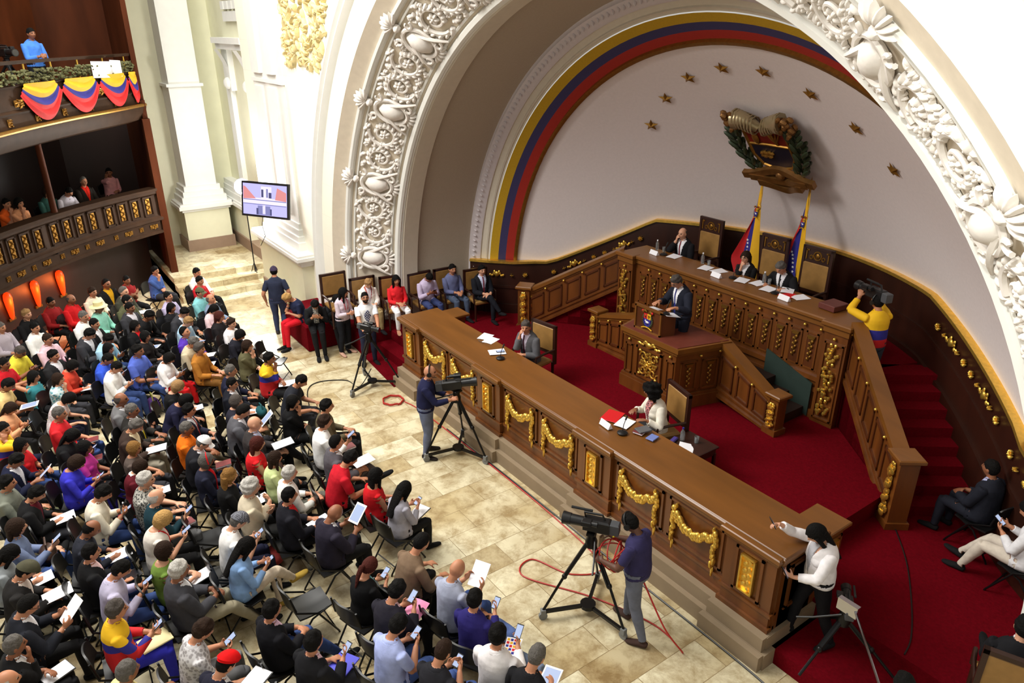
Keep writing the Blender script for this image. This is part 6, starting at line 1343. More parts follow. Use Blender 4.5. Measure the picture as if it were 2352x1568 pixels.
# ---- black folding chair, copied for everyone seated in the hall
def folding_chair():
    r = empty('folding_chair')
    g = MB(); g.sheet(lambda u, v: ((u - .5) * (.42 - .05 * v), -.20 + .42 * v, .435 - .02 * math.sin(PI * v) - .012 * (1 - abs(2 * u - 1))), 8, 8, .022); g.build('seat', M_black, r)
    g = MB(); g.sheet(lambda u, v: ((u - .5) * (.43 - .06 * v * v), -.235 - .05 * v - .05 * (1 - (2 * u - 1) ** 2), .56 + .27 * v - .05 * (2 * u - 1) ** 4 * v), 10, 6, .02); g.build('backrest', M_black, r)
    for s in (-1, 1):
        g = MB(); g.tube([(s * .215, -.285, .80), (s * .22, -.24, .56), (s * .225, .02, .42), (s * .225, .24, .03), (s * .225, .25, 0)], .0125, 7); g.build('leg', M_blackm, r)
        g = MB(); g.tube([(s * .20, .16, .43), (s * .205, -.05, .36), (s * .205, -.30, .03), (s * .205, -.31, 0)], .0125, 7); g.build('leg', M_blackm, r)
    g = MB(); g.tube([(-.225, .21, .09), (.225, .21, .09)], .009, 6); g.build('cross_bar', M_blackm, r)
    g = MB(); g.tube([(-.205, -.24, .11), (.205, -.24, .11)], .009, 6); g.build('cross_bar', M_blackm, r)
    return r
FC = folding_chair(); fc_used = [False]
def chair_at(x, y, z, face, label, group='black folding chairs of the audience'):
    o = copy_tree(FC) if fc_used[0] else FC; fc_used[0] = True; o.location = (x, y, z); o.rotation_euler[2] = face - PI / 2; return tag(o, label, 'chair', group)
# ---- things people hold or keep on their lap
ITEM = {}
def item_mesh(k):
    if k in ITEM: return ITEM[k]
    b = MB()
    if k == 'paper': b.sheet(lambda u, v: ((u - .5) * .21, (v - .5) * .297, .006 * math.sin(u * 3 + v * 2)), 6, 6, .003); m = [M_paper]
    elif k == 'pink': b.sheet(lambda u, v: ((u - .5) * .21, (v - .5) * .297, .012 * math.sin(u * 4)), 6, 6, .003); m = [cloth((238, 150, 190))]
    elif k == 'pad': b.box(-.11, .11, -.15, .15, -.012, -.002, 0); b.sheet(lambda u, v: ((u - .5) * .205, (v - .5) * .285, .004), 3, 3, .003, 1); m = [M_black, M_paper]
    elif k in ('tablet', 'tabletdark'): b.bevbox(-.095, .095, -.125, .125, -.005, .004, .003, 0); b.box(-.078, .078, -.10, .10, .003, .0055, 1); m = [M_paper if k == 'tablet' else M_black, M_screen if k == 'tablet' else M_lens]
    elif k == 'phone': b.bevbox(-.036, .036, -.072, .072, -.005, .004, .002, 0); b.box(-.032, .032, -.062, .062, .003, .0052, 1); m = [M_black, M_screen]
    elif k == 'book': b.box(-.075, .075, -.105, .105, -.012, -.009, 0); b.box(-.072, .074, -.102, .102, -.009, .009, 1); b.box(-.075, .075, -.105, .105, .009, .012, 0); b.box(-.077, -.073, -.105, .105, -.012, .012, 0); m = [mat('book_cover', (120, 50, 52), .5, var=.2), M_paper]
    elif k == 'flyer':
        b.box(-.08, .08, -.11, .11, -.003, .003, 0)
        for i in range(4):
            for j in range(5): b.box(-.07 + .036 * i, -.042 + .036 * i, -.095 + .04 * j, -.065 + .04 * j, .003, .0045, 1 + (i + j) % 3)
        m = [M_paper, M_red, M_yel, M_blu]
    elif k in ('folder', 'folderblue'): b.box(-.12, .12, -.16, .16, -.008, .006); m = [mat('cream_folder', (232, 222, 170), .7) if k == 'folder' else mat('blue_folder', (58, 58, 200), .5)]
    elif k in ('bag', 'bagblack'):
        b.ell((0, 0, .07), (.17, .10, .10), 14, 8); b.tube([(-.11, 0, .13), (-.09, 0, .24), (.09, 0, .24), (.11, 0, .13)], .012, 6); m = [mat('brown_handbag', (62, 40, 30), .4, var=.3) if k == 'bag' else mat('black_handbag', (18, 18, 20), .4)]
    ITEM[k] = b.mesh(k, m, 30); return ITEM[k]
INAME = {'paper': ('paper_sheet', 'white sheet held by person', 'paper'), 'pink': ('paper_sheet', 'pink sheet held by person', 'paper'), 'pad': ('writing_pad', 'writing pad of the person', 'notepad'), 'tablet': ('tablet', 'white tablet held by person', 'tablet'), 'tabletdark': ('tablet', 'black tablet of the person', 'tablet'), 'phone': ('phone', 'phone held by the person', 'phone'), 'book': ('book', 'book held by the person', 'book'), 'flyer': ('flyer', 'colourful flyer held by person', 'flyer'), 'folder': ('folder', 'cream folder of the person', 'folder'), 'folderblue': ('folder', 'blue folder of the person', 'folder'), 'bag': ('handbag', 'brown handbag held by person', 'bag'), 'bagblack': ('handbag', 'black handbag of the person', 'bag')}
def give(o, B, pose, k, phrase):
    arms = pose[1]; rh, lh = Vector(B['hands']['r']), Vector(B['hands']['l']); sc = o.scale[0]
    if k == 'phone':
        if arms in ('phone',): p, t = (rh + lh) / 2 + Vector((0, .02, .03)), -.95
        elif arms in ('phone1', 'point'): p, t = rh + Vector((0, .01, .04)), -1.0
        else: p, t = rh + Vector((.0, .03, .03)), -.5
        M = Matrix.Translation(p) @ Matrix.Rotation(-t - .35, 4, 'X')
    elif k in ('bag', 'bagblack'): M = Matrix.Translation((.02, .27, .60))
    else:
        if arms in ('paper', 'tablet'): p, t = (rh + lh) / 2 + Vector((0, .05, .05)), .75
        elif arms in ('think', 'cheek', 'fold', 'phone1'): p, t = Vector((.02, .34, .635)), .05
        else: p, t = Vector((.03, .38, .69)) if arms == 'write' else Vector((.02, .37, .665)), .12
        if pose[0] in ('cross', 'figure4'): p = p + Vector((0, 0, .06))
        M = Matrix.Translation(p) @ Matrix.Rotation(t, 4, 'X') @ Matrix.Rotation(.2, 4, 'Z')
    nm, lb, cat = INAME[k]; q = bpy.data.objects.new(nm, item_mesh(k)); COL.objects.link(q)
    q.matrix_world = Matrix.Translation(o.location) @ Matrix.Rotation(o.rotation_euler[2], 4, 'Z') @ Matrix.Scale(sc, 4) @ M
    return tag(q, lb + ' ' + phrase, cat)
def seat_person(r, zc=0.0, chair=True, group='seated audience'):
    x, y, z, face, sc, pk, sk, hs, hcol, top, tc, trc, shc, ex, phrase, it = r; pose = POSE[pk]
    wd = rng.uniform(.98, 1.10) if pose[4] == 'm' else rng.uniform(.97, 1.06)
    o, B = person((x, y, z), face, pose, (sk, hs, hcol, top, tc, trc, shc, ex), 'person ' + phrase, sc, group, wd)
    if chair: chair_at(x, y, z, face, 'black folding chair under person ' + phrase)
    if pose[1] in ('phone', 'phone1') and pk != 'fX' or (pk == 'fX'): give(o, B, pose, 'phone', phrase)
    if it: give(o, B, pose, it, phrase)
    return o
for r in AUD: seat_person(r)
for r in GAL: seat_person(r, group='spectators in the lower gallery')
for x, y, f, l in [(-6.05, -2.15, .9, 'empty black folding chair at the end of the back row'), (-9.75, -3.05, .6, 'empty black folding chair near the marble steps'), (.12, -5.0, 1.6, 'empty black folding chair left of the black coat left of brown jacket'), (1.0, -4.15, 1.6, 'empty black folding chair beside the black coat left of brown jacket'), (-.95, -4.75, 1.5, 'empty black folding chair behind the beige jacket'), (-1.55, -5.35, 1.45, 'empty black folding chair left of the plaid flat cap'), (-2.05, -6.4, 1.4, 'empty dark folding chair behind the cream sweater'), (-1.5, -6.75, 1.4, 'empty dark folding chair behind the dark jacket writing')]: chair_at(x, y, 0, f, l)
# ---------------------------------------------------------------- people on the stage, at the sides and behind cameras
K_, W_, JEANS = (20, 20, 22), (238, 238, 238), (52, 72, 122)
def P(x, y, z, face, pose, look, phrase, sc=1.0, wide=1.03, group=None): return person((x, y, z), face, pose, look, 'person ' + phrase, sc, group, wide)
def arm_seat(x, y, z, face, pose, look, phrase, chair_label, high=False, item=None, chair=True):
    o, B = P(x, y, z, face, pose, look, phrase, .95 if pose[4] == 'f' else 1.0)
    if chair: place_armchair(high, x - .03 * math.cos(face), y - .03 * math.sin(face), z, face, chair_label)
    if item: give(o, B, pose, item, phrase)
    return o, B
# presidium
arm_seat(-1.78, 5.22, DZ, -1.5, ('flat', 'deskthink', 'ahead', .12, 'm'), ('l', 'fringe', 's', 'suit', (22, 22, 26), K_, K_, {'tie': (110, 24, 34)}), 'in black suit and red tie, hand on cheek, at the high desk', '', chair=False)
arm_seat(-.10, 5.08, DZ, -1.5, ('flat', 'think', 'ahead', .14, 'f'), ('l', 'long', 'n', 'suit', (20, 20, 22), K_, K_, {'glasses': 1}), 'in black jacket and glasses in the middle of the high desk', '', chair=False)
arm_seat(.70, 5.12, DZ, -1.5, ('flat', 'rest', 'down', .26, 'm'), ('m', 'short', 'g', 'suit', (24, 24, 27), K_, K_, {'tie': (24, 24, 28)}), 'in black suit reading papers at the high desk', '', chair=False)
P(.04, 3.18, 1.26, -1.72, ('stand', 'podium', 'down', .14, 'm'), ('m', 'short', 's', 'suit', (30, 33, 46), (30, 33, 46), K_, {'tie': (40, 44, 110), 'glasses': 1}), 'in dark navy suit speaking at the podium')
arm_seat(-1.62, 1.16, SZ, -1.42, ('flat', 'deskthink', 'left', .2, 'm'), ('m', 'short', 's', 'suit', (92, 92, 96), (80, 80, 84), K_, {'tie': (80, 30, 50), 'shirt': (206, 196, 216)}), 'in grey suit leaning on the front desk', 'tan leather armchair of the person in grey suit at front desk')
arm_seat(1.45, 1.22, SZ, -1.85, ('flat', 'rest', 'right', .18, 'f'), ('d', 'afro', 'b', 'jacket', (232, 226, 212), (60, 60, 64), K_, {'scarf': 'floral', 'glasses': 1}), 'in cream jacket and floral scarf at the front desk', 'tan leather armchair of the person in cream jacket at front desk')
# left side platform
LP_ = PZ
arm_seat(-6.52, .25, LP_, -.10, ('flat', 'clasp', 'down', -.05, 'f'), ('l', 'short', 'l', 'jacket', (236, 232, 226), (150, 130, 90), K_, {'scarf': (210, 200, 206), 'lanyard': (150, 30, 40)}), 'in white jacket seated under the stucco band', 'dark framed armchair under the person in white jacket, left platform')
arm_seat(-6.22, .82, LP_, -.18, ('flat', 'clasp', 'ahead', -.1, 'f'), ('m', 'longer', 'b', 'long_top', (214, 36, 44), W_, (190, 140, 110), {}), 'in red jacket and white trousers on left platform', 'dark framed armchair under the person in red jacket, left platform')
arm_seat(-6.08, 1.50, LP_, -.02, ('flat', 'phone', 'low', .12, 'm'), ('d', 'crop', 'b', 'long_top', (186, 172, 200), (52, 62, 104), K_, {}), 'in lilac shirt looking at phone beside the arch', 'dark framed armchair under the person in lilac shirt beside arch', item='phone')
arm_seat(-6.02, 2.16, LP_, -.02, ('flat', 'clasp', 'ahead', -.1, 'm'), ('m', 'crop', 'b', 'long_top', (98, 104, 142), (70, 82, 104), K_, {}), 'in slate blue shirt beside the arch', 'dark framed armchair under the person in slate blue shirt')
arm_seat(-5.56, 2.68, LP_, -.12, ('cross', 'clasp', 'ahead', -.1, 'm'), ('l', 'short', 'b', 'suit', (22, 24, 32), (22, 24, 32), K_, {'tie': (110, 26, 44), 'shirt': (196, 202, 230)}), 'in dark suit and red tie with crossed legs by the flag band', 'dark framed armchair under the person with crossed legs by flag band')
place_armchair(False, -6.72, -.40 + .05, LP_ + .17, -.05, 'empty tan leather armchair beside the stucco band')
P(-7.45, -.98, .20, -1.5, ('perch', 'cheek', 'low', .35, 'f'), ('m', 'full', 'y', 'short_top', (32, 38, 66), (208, 24, 40), K_, {'wrist': (236, 232, 170)}), 'in navy top and red trousers perched on red carpet block', .95)
P(-7.02, -.36, .20, -.15, ('perch', 'phone', 'low', .36, 'f'), ('l', 'bob', 'b', 'suit', (34, 36, 40), K_, K_, {'scarf': (210, 190, 200)}), 'in dark blazer bent over phone on the carpet block', .95)
P(-6.90, -.86, .20, -.30, ('perch', 'phone', 'low', .30, 'm'), ('m', 'full', 'b', 'long_top', (24, 24, 26), K_, K_, {'scarf': 'camo'}), 'in black hoodie with pale print on the carpet block', .95)
o, B = P(-6.43, -.42, 0, .35, ('stand', 'joined', 'left', .0, 'f'), ('m', 'longer', 'b', 'long_top', (206, 190, 202), (22, 24, 30), (190, 150, 130), {'lanyard': (190, 60, 80)}), 'in pale lilac top and black trousers standing by the platform', .93)
o, B = P(-5.62, -.22, 0, -.25, ('stand', 'handles', 'up', .02, 'm'), ('m', 'crop', 'b', 'short_top', (240, 240, 242), (36, 40, 62), K_, {'glasses': 1, 'beard': 'b', 'print': (70, 76, 110), 'wrist': (230, 220, 60)}), 'in white printed t-shirt at the left tripod', .98)
P(-8.31, -1.23, 0, 2.75, ('walk', 'down', 'ahead', .03, 'm'), ('m', 'crop', 'b', 'short_top', (40, 46, 66), (56, 66, 98), (60, 56, 54), {'cap': ('baseball', (60, 50, 72)), 'wrist': (230, 220, 60)}), 'in navy t-shirt and cap walking to the steps')
P(-1.66, -1.02, 0, .92, ('stand', 'pan', 'ahead', .08, 'm'), ('m', '', 'b', 'long_top', (28, 30, 62), (104, 112, 136), (40, 34, 32), {'headphones': 1}), 'in navy jacket with headphones behind the middle tripod camera', 1.0, 1.08)
P(3.30, -.98, 0, 3.45, ('stride', 'pan', 'down', .06, 'm'), ('k', 'crop', 'b', 'short_top', (50, 46, 84), (104, 108, 122), (66, 48, 42), {'headphones': 1, 'wrist': (236, 224, 60)}), 'in dark blue t-shirt and headphones at the right tripod camera', 1.0, 1.05)
P(2.76, 4.52, 1.30, 2.75, ('stand', 'shoulder', 'ahead', .05, 'm'), ('m', 'crop', 'b', 'long_top', 'tricolorstand', (56, 62, 74), K_, {'headphones': 1}), 'in yellow blue red jacket filming from the right stairs', 1.02, 1.06)
o, B = P(4.72, .42, .22, -2.1, ('stride', 'raise', 'down', .06, 'f'), ('l', 'longer', 'b', 'jacket', (236, 232, 234), (20, 20, 24), K_, {'scarf': 'stripeshirt'}), 'in white jacket stretching a phone over the desk end', .98)
for s_, lb in (('r', 'phone in the lowered hand of person in white jacket'), ('l', 'phone stretched over the desk by person in white jacket')):
    q = bpy.data.objects.new('phone', item_mesh('phone')); COL.objects.link(q); q.matrix_world = Matrix.Translation(o.location) @ Matrix.Rotation(o.rotation_euler[2], 4, 'Z') @ Matrix.Scale(.98, 4) @ Matrix.Translation(Vector(B['hands'][s_]) + Vector((0, .04, .02))) @ Matrix.Rotation(1.1, 4, 'X'); tag(q, lb, 'phone')
# right side platform
arm_seat(5.16, 3.40, PZ, 3.0, ('flat', 'clasp', 'ahead', -.08, 'm'), ('d', 'crop', 'b', 'suit', (26, 28, 38), (30, 32, 42), K_, {'shirt': (170, 176, 214)}), 'in dark suit and lilac shirt at the right edge', 'black folding chair under person in dark suit at right edge', chair=False); chair_at(5.16, 3.40, PZ, 3.0, 'black folding chair under person in dark suit at right edge', None)
o, B = arm_seat(5.90, 2.86, PZ, 3.1, ('ahead', 'phone', 'down', -.02, 'm'), ('m', 'short', 'b', 'long_top', (220, 220, 224), (206, 196, 182), K_, {}), 'in beige trousers at the right edge', '', chair=False, item='phone'); chair_at(5.90, 2.86, PZ, 3.1, 'black folding chair under person in beige trousers, right edge', None)
arm_seat(6.55, .74, PZ, 1.95, ('cross', 'clasp', 'ahead', -.06, 'm'), ('l', 'short', 'b', 'suit', (22, 22, 26), K_, K_, {}), 'in black suit at the lower right corner', 'tan leather armchair under person in black suit, lower right corner')
P(6.25, -.78, 0, 2.3, ('stand', 'joined', 'ahead', .0, 'm'), ('d', 'short', 'b', 'long_top', (92, 156, 226), JEANS, K_, {}), 'in bright blue shirt at the bottom edge of the picture')
# upper gallery
P(-12.42, -4.62, 5.05, .5, ('stand', 'joined', 'ahead', .0, 'm'), ('d', 'crop', 'b', 'long_top', (74, 130, 222), (26, 26, 30), K_, {}), 'in bright blue jacket standing in the upper gallery')

# ---------------------------------------------------------------- cameras, tripods, cables
def tripod(x, y, rz, hh, label, dolly=True, group='broadcast camera tripods'):
    r = tag(empty('tripod', (x, y, 0), rz), label, 'tripod', group); R_ = .58
    for i in range(3):
        q = 2 * PI * i / 3; c, s = math.cos(q), math.sin(q); g = MB(); g.tube([(.05 * c, .05 * s, hh - .06), (.32 * c, .32 * s, hh * .55)], .026, 8); g.tube([(.05 * c + .03 * s, .05 * s - .03 * c, hh - .06), (.32 * c + .03 * s, .32 * s - .03 * c, hh * .55)], .012, 6); g.tube([(.32 * c, .32 * s, hh * .56), (R_ * c, R_ * s, .14)], .017, 8); g.ell((.32 * c, .32 * s, hh * .55), (.035, .035, .04), 8, 6); g.build('leg', M_blackm, r)
        if dolly:
            g = MB(); g.box(.06, R_, -.02, .02, .10, .14); g.v = [(v[0] * c - v[1] * s, v[0] * s + v[1] * c, v[2]) for v in g.v]; g.build('dolly_arm', M_blackm, r)
            g = MB(); g.M = Matrix.Translation((R_ * c, R_ * s, .055)) @ Matrix.Rotation(q, 4, 'Z'); g.cyl((0, -.018, 0), (0, .018, 0), .055, n=14); g.box(-.03, .03, -.03, .03, .02, .10); g.build('caster_wheel', M_rubber, r)
    if dolly: g = MB(); g.cyl((0, 0, .10), (0, 0, .15), .10, n=12); g.build('dolly_hub', M_blackm, r)
    g = MB(); g.lathe([(.07, hh - .1), (.075, hh - .02), (.055, hh + .03), (.06, hh + .09), (.04, hh + .11)], 14); g.box(-.09, .09, -.05, .05, hh + .10, hh + .125); g.build('pan_head', M_blackm, r)
    g = MB(); g.tube([(-.03, -.05, hh + .05), (-.3, -.10, hh - .08), (-.46, -.12, hh - .14)], .012, 7); g.build('pan_handle', M_black, r); return r
def video_camera(x, y, z, rz, label, tilt=0.0, small=False):
    r = tag(empty('video_camera', (x, y, z), rz), label, 'camera', None); r.rotation_euler[1] = tilt; k = .7 if small else 1.0; r.scale = (k, k, k)
    g = MB(); g.bevbox(-.22, .10, -.07, .07, .0, .17, .02); g.build('camera_body', M_black, r)
    g = MB(); g.cyl((.10, 0, .09), (.26, 0, .09), .062, .066, 16); g.cyl((.26, 0, .09), (.36, 0, .09), .072, .08, 16); g.build('lens', M_black, r)
    g = MB(); g.cyl((.352, 0, .09), (.364, 0, .09), .066, n=16); g.build('lens_glass', M_lens, r)
    g = MB(); g.tube([(.08, 0, .16), (.10, 0, .23), (-.12, 0, .235), (-.15, 0, .16)], .015, 7); g.build('carry_handle', M_black, r)
    g = MB(); g.bevbox(-.02, .10, .08, .17, .14, .21, .01); g.cyl((-.02, .125, .175), (-.09, .125, .175), .03, .036, 12); g.build('viewfinder', M_black, r)
    g = MB(); g.bevbox(-.33, -.22, -.06, .06, .01, .16, .012); g.build('battery', mat('grey_plastic', (70, 72, 76), .5), r)
    g = MB(); g.cyl((.02, -.09, .2), (.28, -.09, .2), .016, n=10); g.build('microphone', mat('foam_black', (30, 30, 30), .9), r)
    return r
def cable(pts, r, m, label, smooth=True):
    g = MB(); P_ = [Vector(p) for p in pts]; out = []
    for i in range(len(P_) - 1):
        a0, a1, a2, a3 = P_[max(0, i - 1)], P_[i], P_[i + 1], P_[min(len(P_) - 1, i + 2)]
        for k in range(8): t = k / 8; out.append(.5 * ((2 * a1) + (a2 - a0) * t + (2 * a0 - 5 * a1 + 4 * a2 - a3) * t * t + (3 * a1 - a0 - 3 * a2 + a3) * t ** 3))
    g.tube(out + [P_[-1]], r, 6); return tag(g.build('cable', m), label, 'cable')
tripod(-1.38, -.58, .35, 1.12, 'black tripod on wheeled dolly close to the desk, middle one'); video_camera(-1.38, -.58, 1.26, .98, 'black video camera on the middle tripod facing the stage', -.12)
tripod(2.74, -1.22, 2.2, 1.14, 'black tripod on wheeled dolly near the right end of desk'); video_camera(2.74, -1.22, 1.28, 3.75, 'black video camera on the right tripod pointing away left', 0)
tripod(-4.6, -.65, .9, 1.10, 'black tripod on wheeled dolly beside the left carpet'); video_camera(-4.6, -.65, 1.24, .62, 'small black video camera on the left tripod', .1, True)
t4 = tripod(5.12, .34, .4, .70, 'dark tripod standing on the carpet step at bottom right', False); t4.location[2] = .22; video_camera(5.12, .34, 1.05, 2.2, 'small camera on the dark tripod at bottom right', 0, True)
g = MB(); g.tube([(6.05, -.72, 1.35), (5.25, .2, 1.22)], .012, 6); g.box(5.1, 5.32, .14, .20, 1.14, 1.28); tag(g.build('camera_slider', M_chrome), 'silver slider rail reaching to the dark tripod', 'rail')
video_camera(2.56, 4.62, 2.93, 2.8, 'black shoulder video camera of the person on the right stairs', .0)
t5 = tripod(-12.35, -5.15, .2, 1.0, 'black tripod behind the rail of the upper gallery', False); t5.location[2] = 5.05; video_camera(-12.35, -5.15, 6.17, .5, 'black video camera in the upper gallery', 0)
def coil(cx, cy, z, r0, n, r, m, label):
    g = MB(); pts = [(cx + (r0 + .012 * math.sin(7 * q)) * math.cos(q), cy + (r0 + .012 * math.sin(7 * q)) * math.sin(q), z + .006 * q / PI) for q in [2 * PI * i / 24 for i in range(24 * n + 1)]]; g.tube(pts, r, 6); return tag(g.build('cable_coil', m), label, 'cable')
coil(-3.75, -.62, .015, .20, 3, .011, M_redcab, 'coiled red cable on the marble floor by the desk corner')
g = MB()
for i in range(5):
    a0 = i * 1.1; pts = [(2.98 + .10 * math.cos(q + a0) + .035 * i, -1.12 + .16 * math.cos(q), 1.02 + .17 * math.sin(q) + .02 * i) for q in [2 * PI * k / 20 for k in range(20)]]; g.tube(pts, .009, 6, closed=True)
tag(g.build('cable_coil', M_redcab), 'red cable loops hanging from the right tripod camera', 'cable')
cable([(-3.6, -.45, .015), (-3.0, -.36, .015), (-1.0, -.34, .015), (1.0, -.36, .015), (2.2, -.5, .015), (2.1, -.95, .015), (1.55, -1.2, .015), (1.75, -1.5, .015), (2.6, -1.0, .015), (3.4, -.7, .015), (3.9, -.75, .015), (3.75, -.95, .4), (3.35, -1.0, .95)], .010, M_redcab, 'long red cable running along the foot of the desk')
cable([(-2.2, -.32, .015), (0, -.31, .015), (2.5, -.32, .015), (4.6, -.33, .015), (5.2, -.45, .015)], .012, M_black, 'black cable along the stone plinth of the desk')
cable([(-4.6, -.65, .4), (-4.7, -.9, .02), (-5.15, -1.0, .015), (-5.4, -1.5, .015), (-5.1, -1.85, .015), (-3.9, -2.2, .015)], .010, M_black, 'thin black cable from the left tripod across the marble')
cable([(4.3, 3.0, PZ + .01), (4.82, 2.37, PZ + .01), (5.26, 1.66, PZ + .01), (5.52, 1.15, PZ + .01), (5.6, .86, PZ + .01)], .008, M_black, 'thin black cable lying on the right carpet')
# stage floodlight in the niche and its stand
fl_ = tag(empty('floodlight', (-12.6, -.45, .0)), 'glaring white floodlight on a thin stand beside the wall screen', 'lamp')
g = MB(); g.cyl((0, 0, .0), (0, 0, 2.6), .016, n=8)
for i in range(3): q = 2 * PI * i / 3; g.tube([(0, 0, .6), (.32 * math.cos(q), .2 * math.sin(q), .0)], .01, 6)
g.build('lamp_stand', M_blackm, fl_)
hd_ = Vector((.78, -.55, .25)).normalized(); Rm = hd_.to_track_quat('Z', 'Y').to_matrix().to_4x4()
g = MB(); g.M = Matrix.Translation((0, 0, 2.75)) @ Rm; g.lathe([(.10, -.16), (.16, -.05), (.22, .06), (.225, .08)], 20); g.build('lamp_housing', M_black, fl_)
g = MB(); g.M = Matrix.Translation((0, 0, 2.75)) @ Rm; g.lathe([(.0, .075), (.21, .082), (.21, .09), (.12, .11), (0, .118)], 20); g.build('lamp_face', mat('floodlight_glow', (255, 255, 250), .3, emit=(255, 252, 240), estr=60), fl_)
l_ = bpy.data.lights.new('flood_beam', 'SPOT'); l_.energy = 380; l_.spot_size = 2.2; l_.spot_blend = .6; l_.shadow_soft_size = .2; l_.color = (1, .97, .9); lo = bpy.data.objects.new('flood_beam', l_); COL.objects.link(lo); lo.location = Vector((-12.6, -.45, 2.75)) + hd_ * .16; lo.rotation_euler = (-hd_).to_track_quat('Z', 'Y').to_euler()
l_ = bpy.data.lights.new('flood_spill', 'POINT'); l_.energy = 170; l_.shadow_soft_size = .22; lo = bpy.data.objects.new('flood_spill', l_); COL.objects.link(lo); lo.location = Vector((-12.6, -.45, 2.75)) + hd_ * .35
# wall screen on an arm
tv = tag(empty('wall_screen', (-9.35, -.88, 3.02)), 'flat television screen hanging in front of the white pilaster', 'screen'); tv.rotation_euler = (math.radians(-10), 0, math.atan2(.54, .84))
g = MB(); g.box(-.68, .68, -.02, .04, -.41, .41); g.build('screen_frame', M_black, tv, 0)
def glow(n, rgb, s): return mat(n, (20, 20, 24), .3, emit=rgb, estr=s)
tm = [glow('tv_lavender', (176, 172, 232), .95), glow('tv_pale', (214, 208, 240), .95), glow('tv_orange', (206, 132, 130), .9), glow('tv_grey', (120, 120, 168), .9), glow('tv_dark', (70, 70, 110), .8)]
g = MB(); g.box(-.63, .63, -.026, -.02, -.36, .36, 0); g.box(-.63, .63, -.0275, -.026, -.10, .04, 1)
g.add([(-.62, -.028, .0), (-.25, -.028, .02), (-.55, -.028, .28), (-.62, -.028, .30)], [(0, 1, 2, 3)], 2); g.add([(.30, -.028, .02), (.62, -.028, .0), (.62, -.028, .2), (.36, -.028, .30)], [(0, 1, 2, 3)], 2)
g.box(-.10, .20, -.0285, -.027, .02, .31, 1)
for x0, x1, z0, z1, m_ in ((-.22, -.10, .04, .30, 0), (-.09, -.03, .06, .24, 4), (-.02, .04, .05, .20, 1), (.05, .10, .06, .26, 3), (.12, .20, .05, .18, 4), (-.62, .62, -.12, -.10, 3), (-.62, .62, -.02, .0, 3), (-.20, .16, -.35, -.14, 3), (-.06, .02, -.33, -.12, 1), (-.24, -.18, -.35, -.20, 4), (.14, .20, -.35, -.2, 4)): g.box(x0, x1, -.03, -.0275, z0, z1, m_)
g.build('screen_picture', tm, tv, 0)
g = MB(); g.tube([(0, .04, 0), (.0, .3, .05), (-.2, .72, .1)], .03, 8); g.tube([(-.1, .03, -.35), (-.15, .05, -.6), (-.05, .04, -.85), (-.2, .05, -1.1)], .008, 5); g.build('wall_arm', M_blackm, tv)
# ---------------------------------------------------------------- things on the desks
def flat_thing(nm, me, x, y, z, rz, label, cat, tilt=0.0, group=None):
    o = bpy.data.objects.new(nm, me); COL.objects.link(o); o.location = (x, y, z); o.rotation_euler = (tilt, 0, rz); return tag(o, label, cat, group)
def card_mesh():
    b = MB(); b.add([(-.11, -.04, 0), (.11, -.04, 0), (.11, 0, .085), (-.11, 0, .085), (-.11, .04, 0), (.11, .04, 0)], [(0, 1, 2, 3), (3, 2, 5, 4), (0, 4, 5, 1), (0, 3, 4), (1, 5, 2)]); return b.mesh('name_card', M_paper, 0)
crd = card_mesh(); PAP = item_mesh('paper')
for x, y, z, l in ((1.30, .30, 1.507, 'folded white name card on the front desk'), (-1.96, 4.52, 2.546, 'white name card at the left end of the high desk'), (-.27, 4.40, 2.546, 'white name card in the middle of the high desk'), (1.21, 4.36, 2.546, 'white name card at the right of the high desk')): flat_thing('name_card', crd, x, y, z, -.1, l, 'card')
for x, y, z, rz, l in ((1.40, .58, 1.512, .3, 'white papers before the person in cream jacket'), (-1.75, .50, 1.512, -.4, 'white papers before the person in grey suit'), (-2.47, .74, 1.497, .5, 'white slip near the back edge of the front desk'), (-2.27, .72, 1.497, .4, 'small white slip beside the other slip, front desk'),
    (-1.62, 4.74, 2.55, .2, 'white papers before the person with hand on cheek'), (-.74, 4.66, 2.55, .2, 'left white papers in the middle of the high desk'), (-.46, 4.70, 2.552, -.2, 'second white papers in the middle of the high desk'), (.14, 4.62, 2.55, .3, 'white papers before the person in black jacket and glasses'), (.42, 4.72, 2.55, -.1, 'white papers left of the person reading'), (.72, 4.60, 2.552, .1, 'white papers under the reading person hand'), (.97, 4.80, 2.556, .5, 'lifted white papers of the reading person'), (1.30, 4.68, 2.55, -.3, 'white papers right of the reading person')): flat_thing('paper_sheet', PAP, x, y, z, rz, l, 'paper')
def slab(w, d, h, m, nm, bev=.004): b = MB(); b.bevbox(-w / 2, w / 2, -d / 2, d / 2, 0, h, bev); return b.mesh(nm, m, 0)
M_fred = mat('red_folder', (206, 20, 26), .5)
flat_thing('folder', slab(.26, .34, .008, M_fred, 'folder'), 1.14, .58, 1.506, .4, 'bright red folder on the front desk', 'folder'); flat_thing('folder', slab(.24, .30, .008, M_fred, 'folder'), 1.14, 4.60, 2.546, -.3, 'red folder on the high desk under white papers', 'folder')
flat_thing('book', item_mesh('book'), 1.70, .60, 1.519, .3, 'stacked red book on the front desk', 'book'); flat_thing('book', slab(.15, .2, .025, mat('grey_book', (96, 96, 98), .5), 'book'), 1.73, .62, 1.532, -.2, 'grey book on the stack at the front desk', 'book'); flat_thing('book', slab(.12, .16, .02, mat('blue_book', (112, 128, 190), .5), 'book'), 1.93, .60, 1.507, .2, 'small blue and white booklet on the front desk', 'book')
flat_thing('book', slab(.30, .36, .10, mat('brown_ledger', (96, 44, 36), .5, var=.1), 'book', .01), 1.93, 4.66, 2.546, -.1, 'thick brown ledger at the right end of the high desk', 'book')
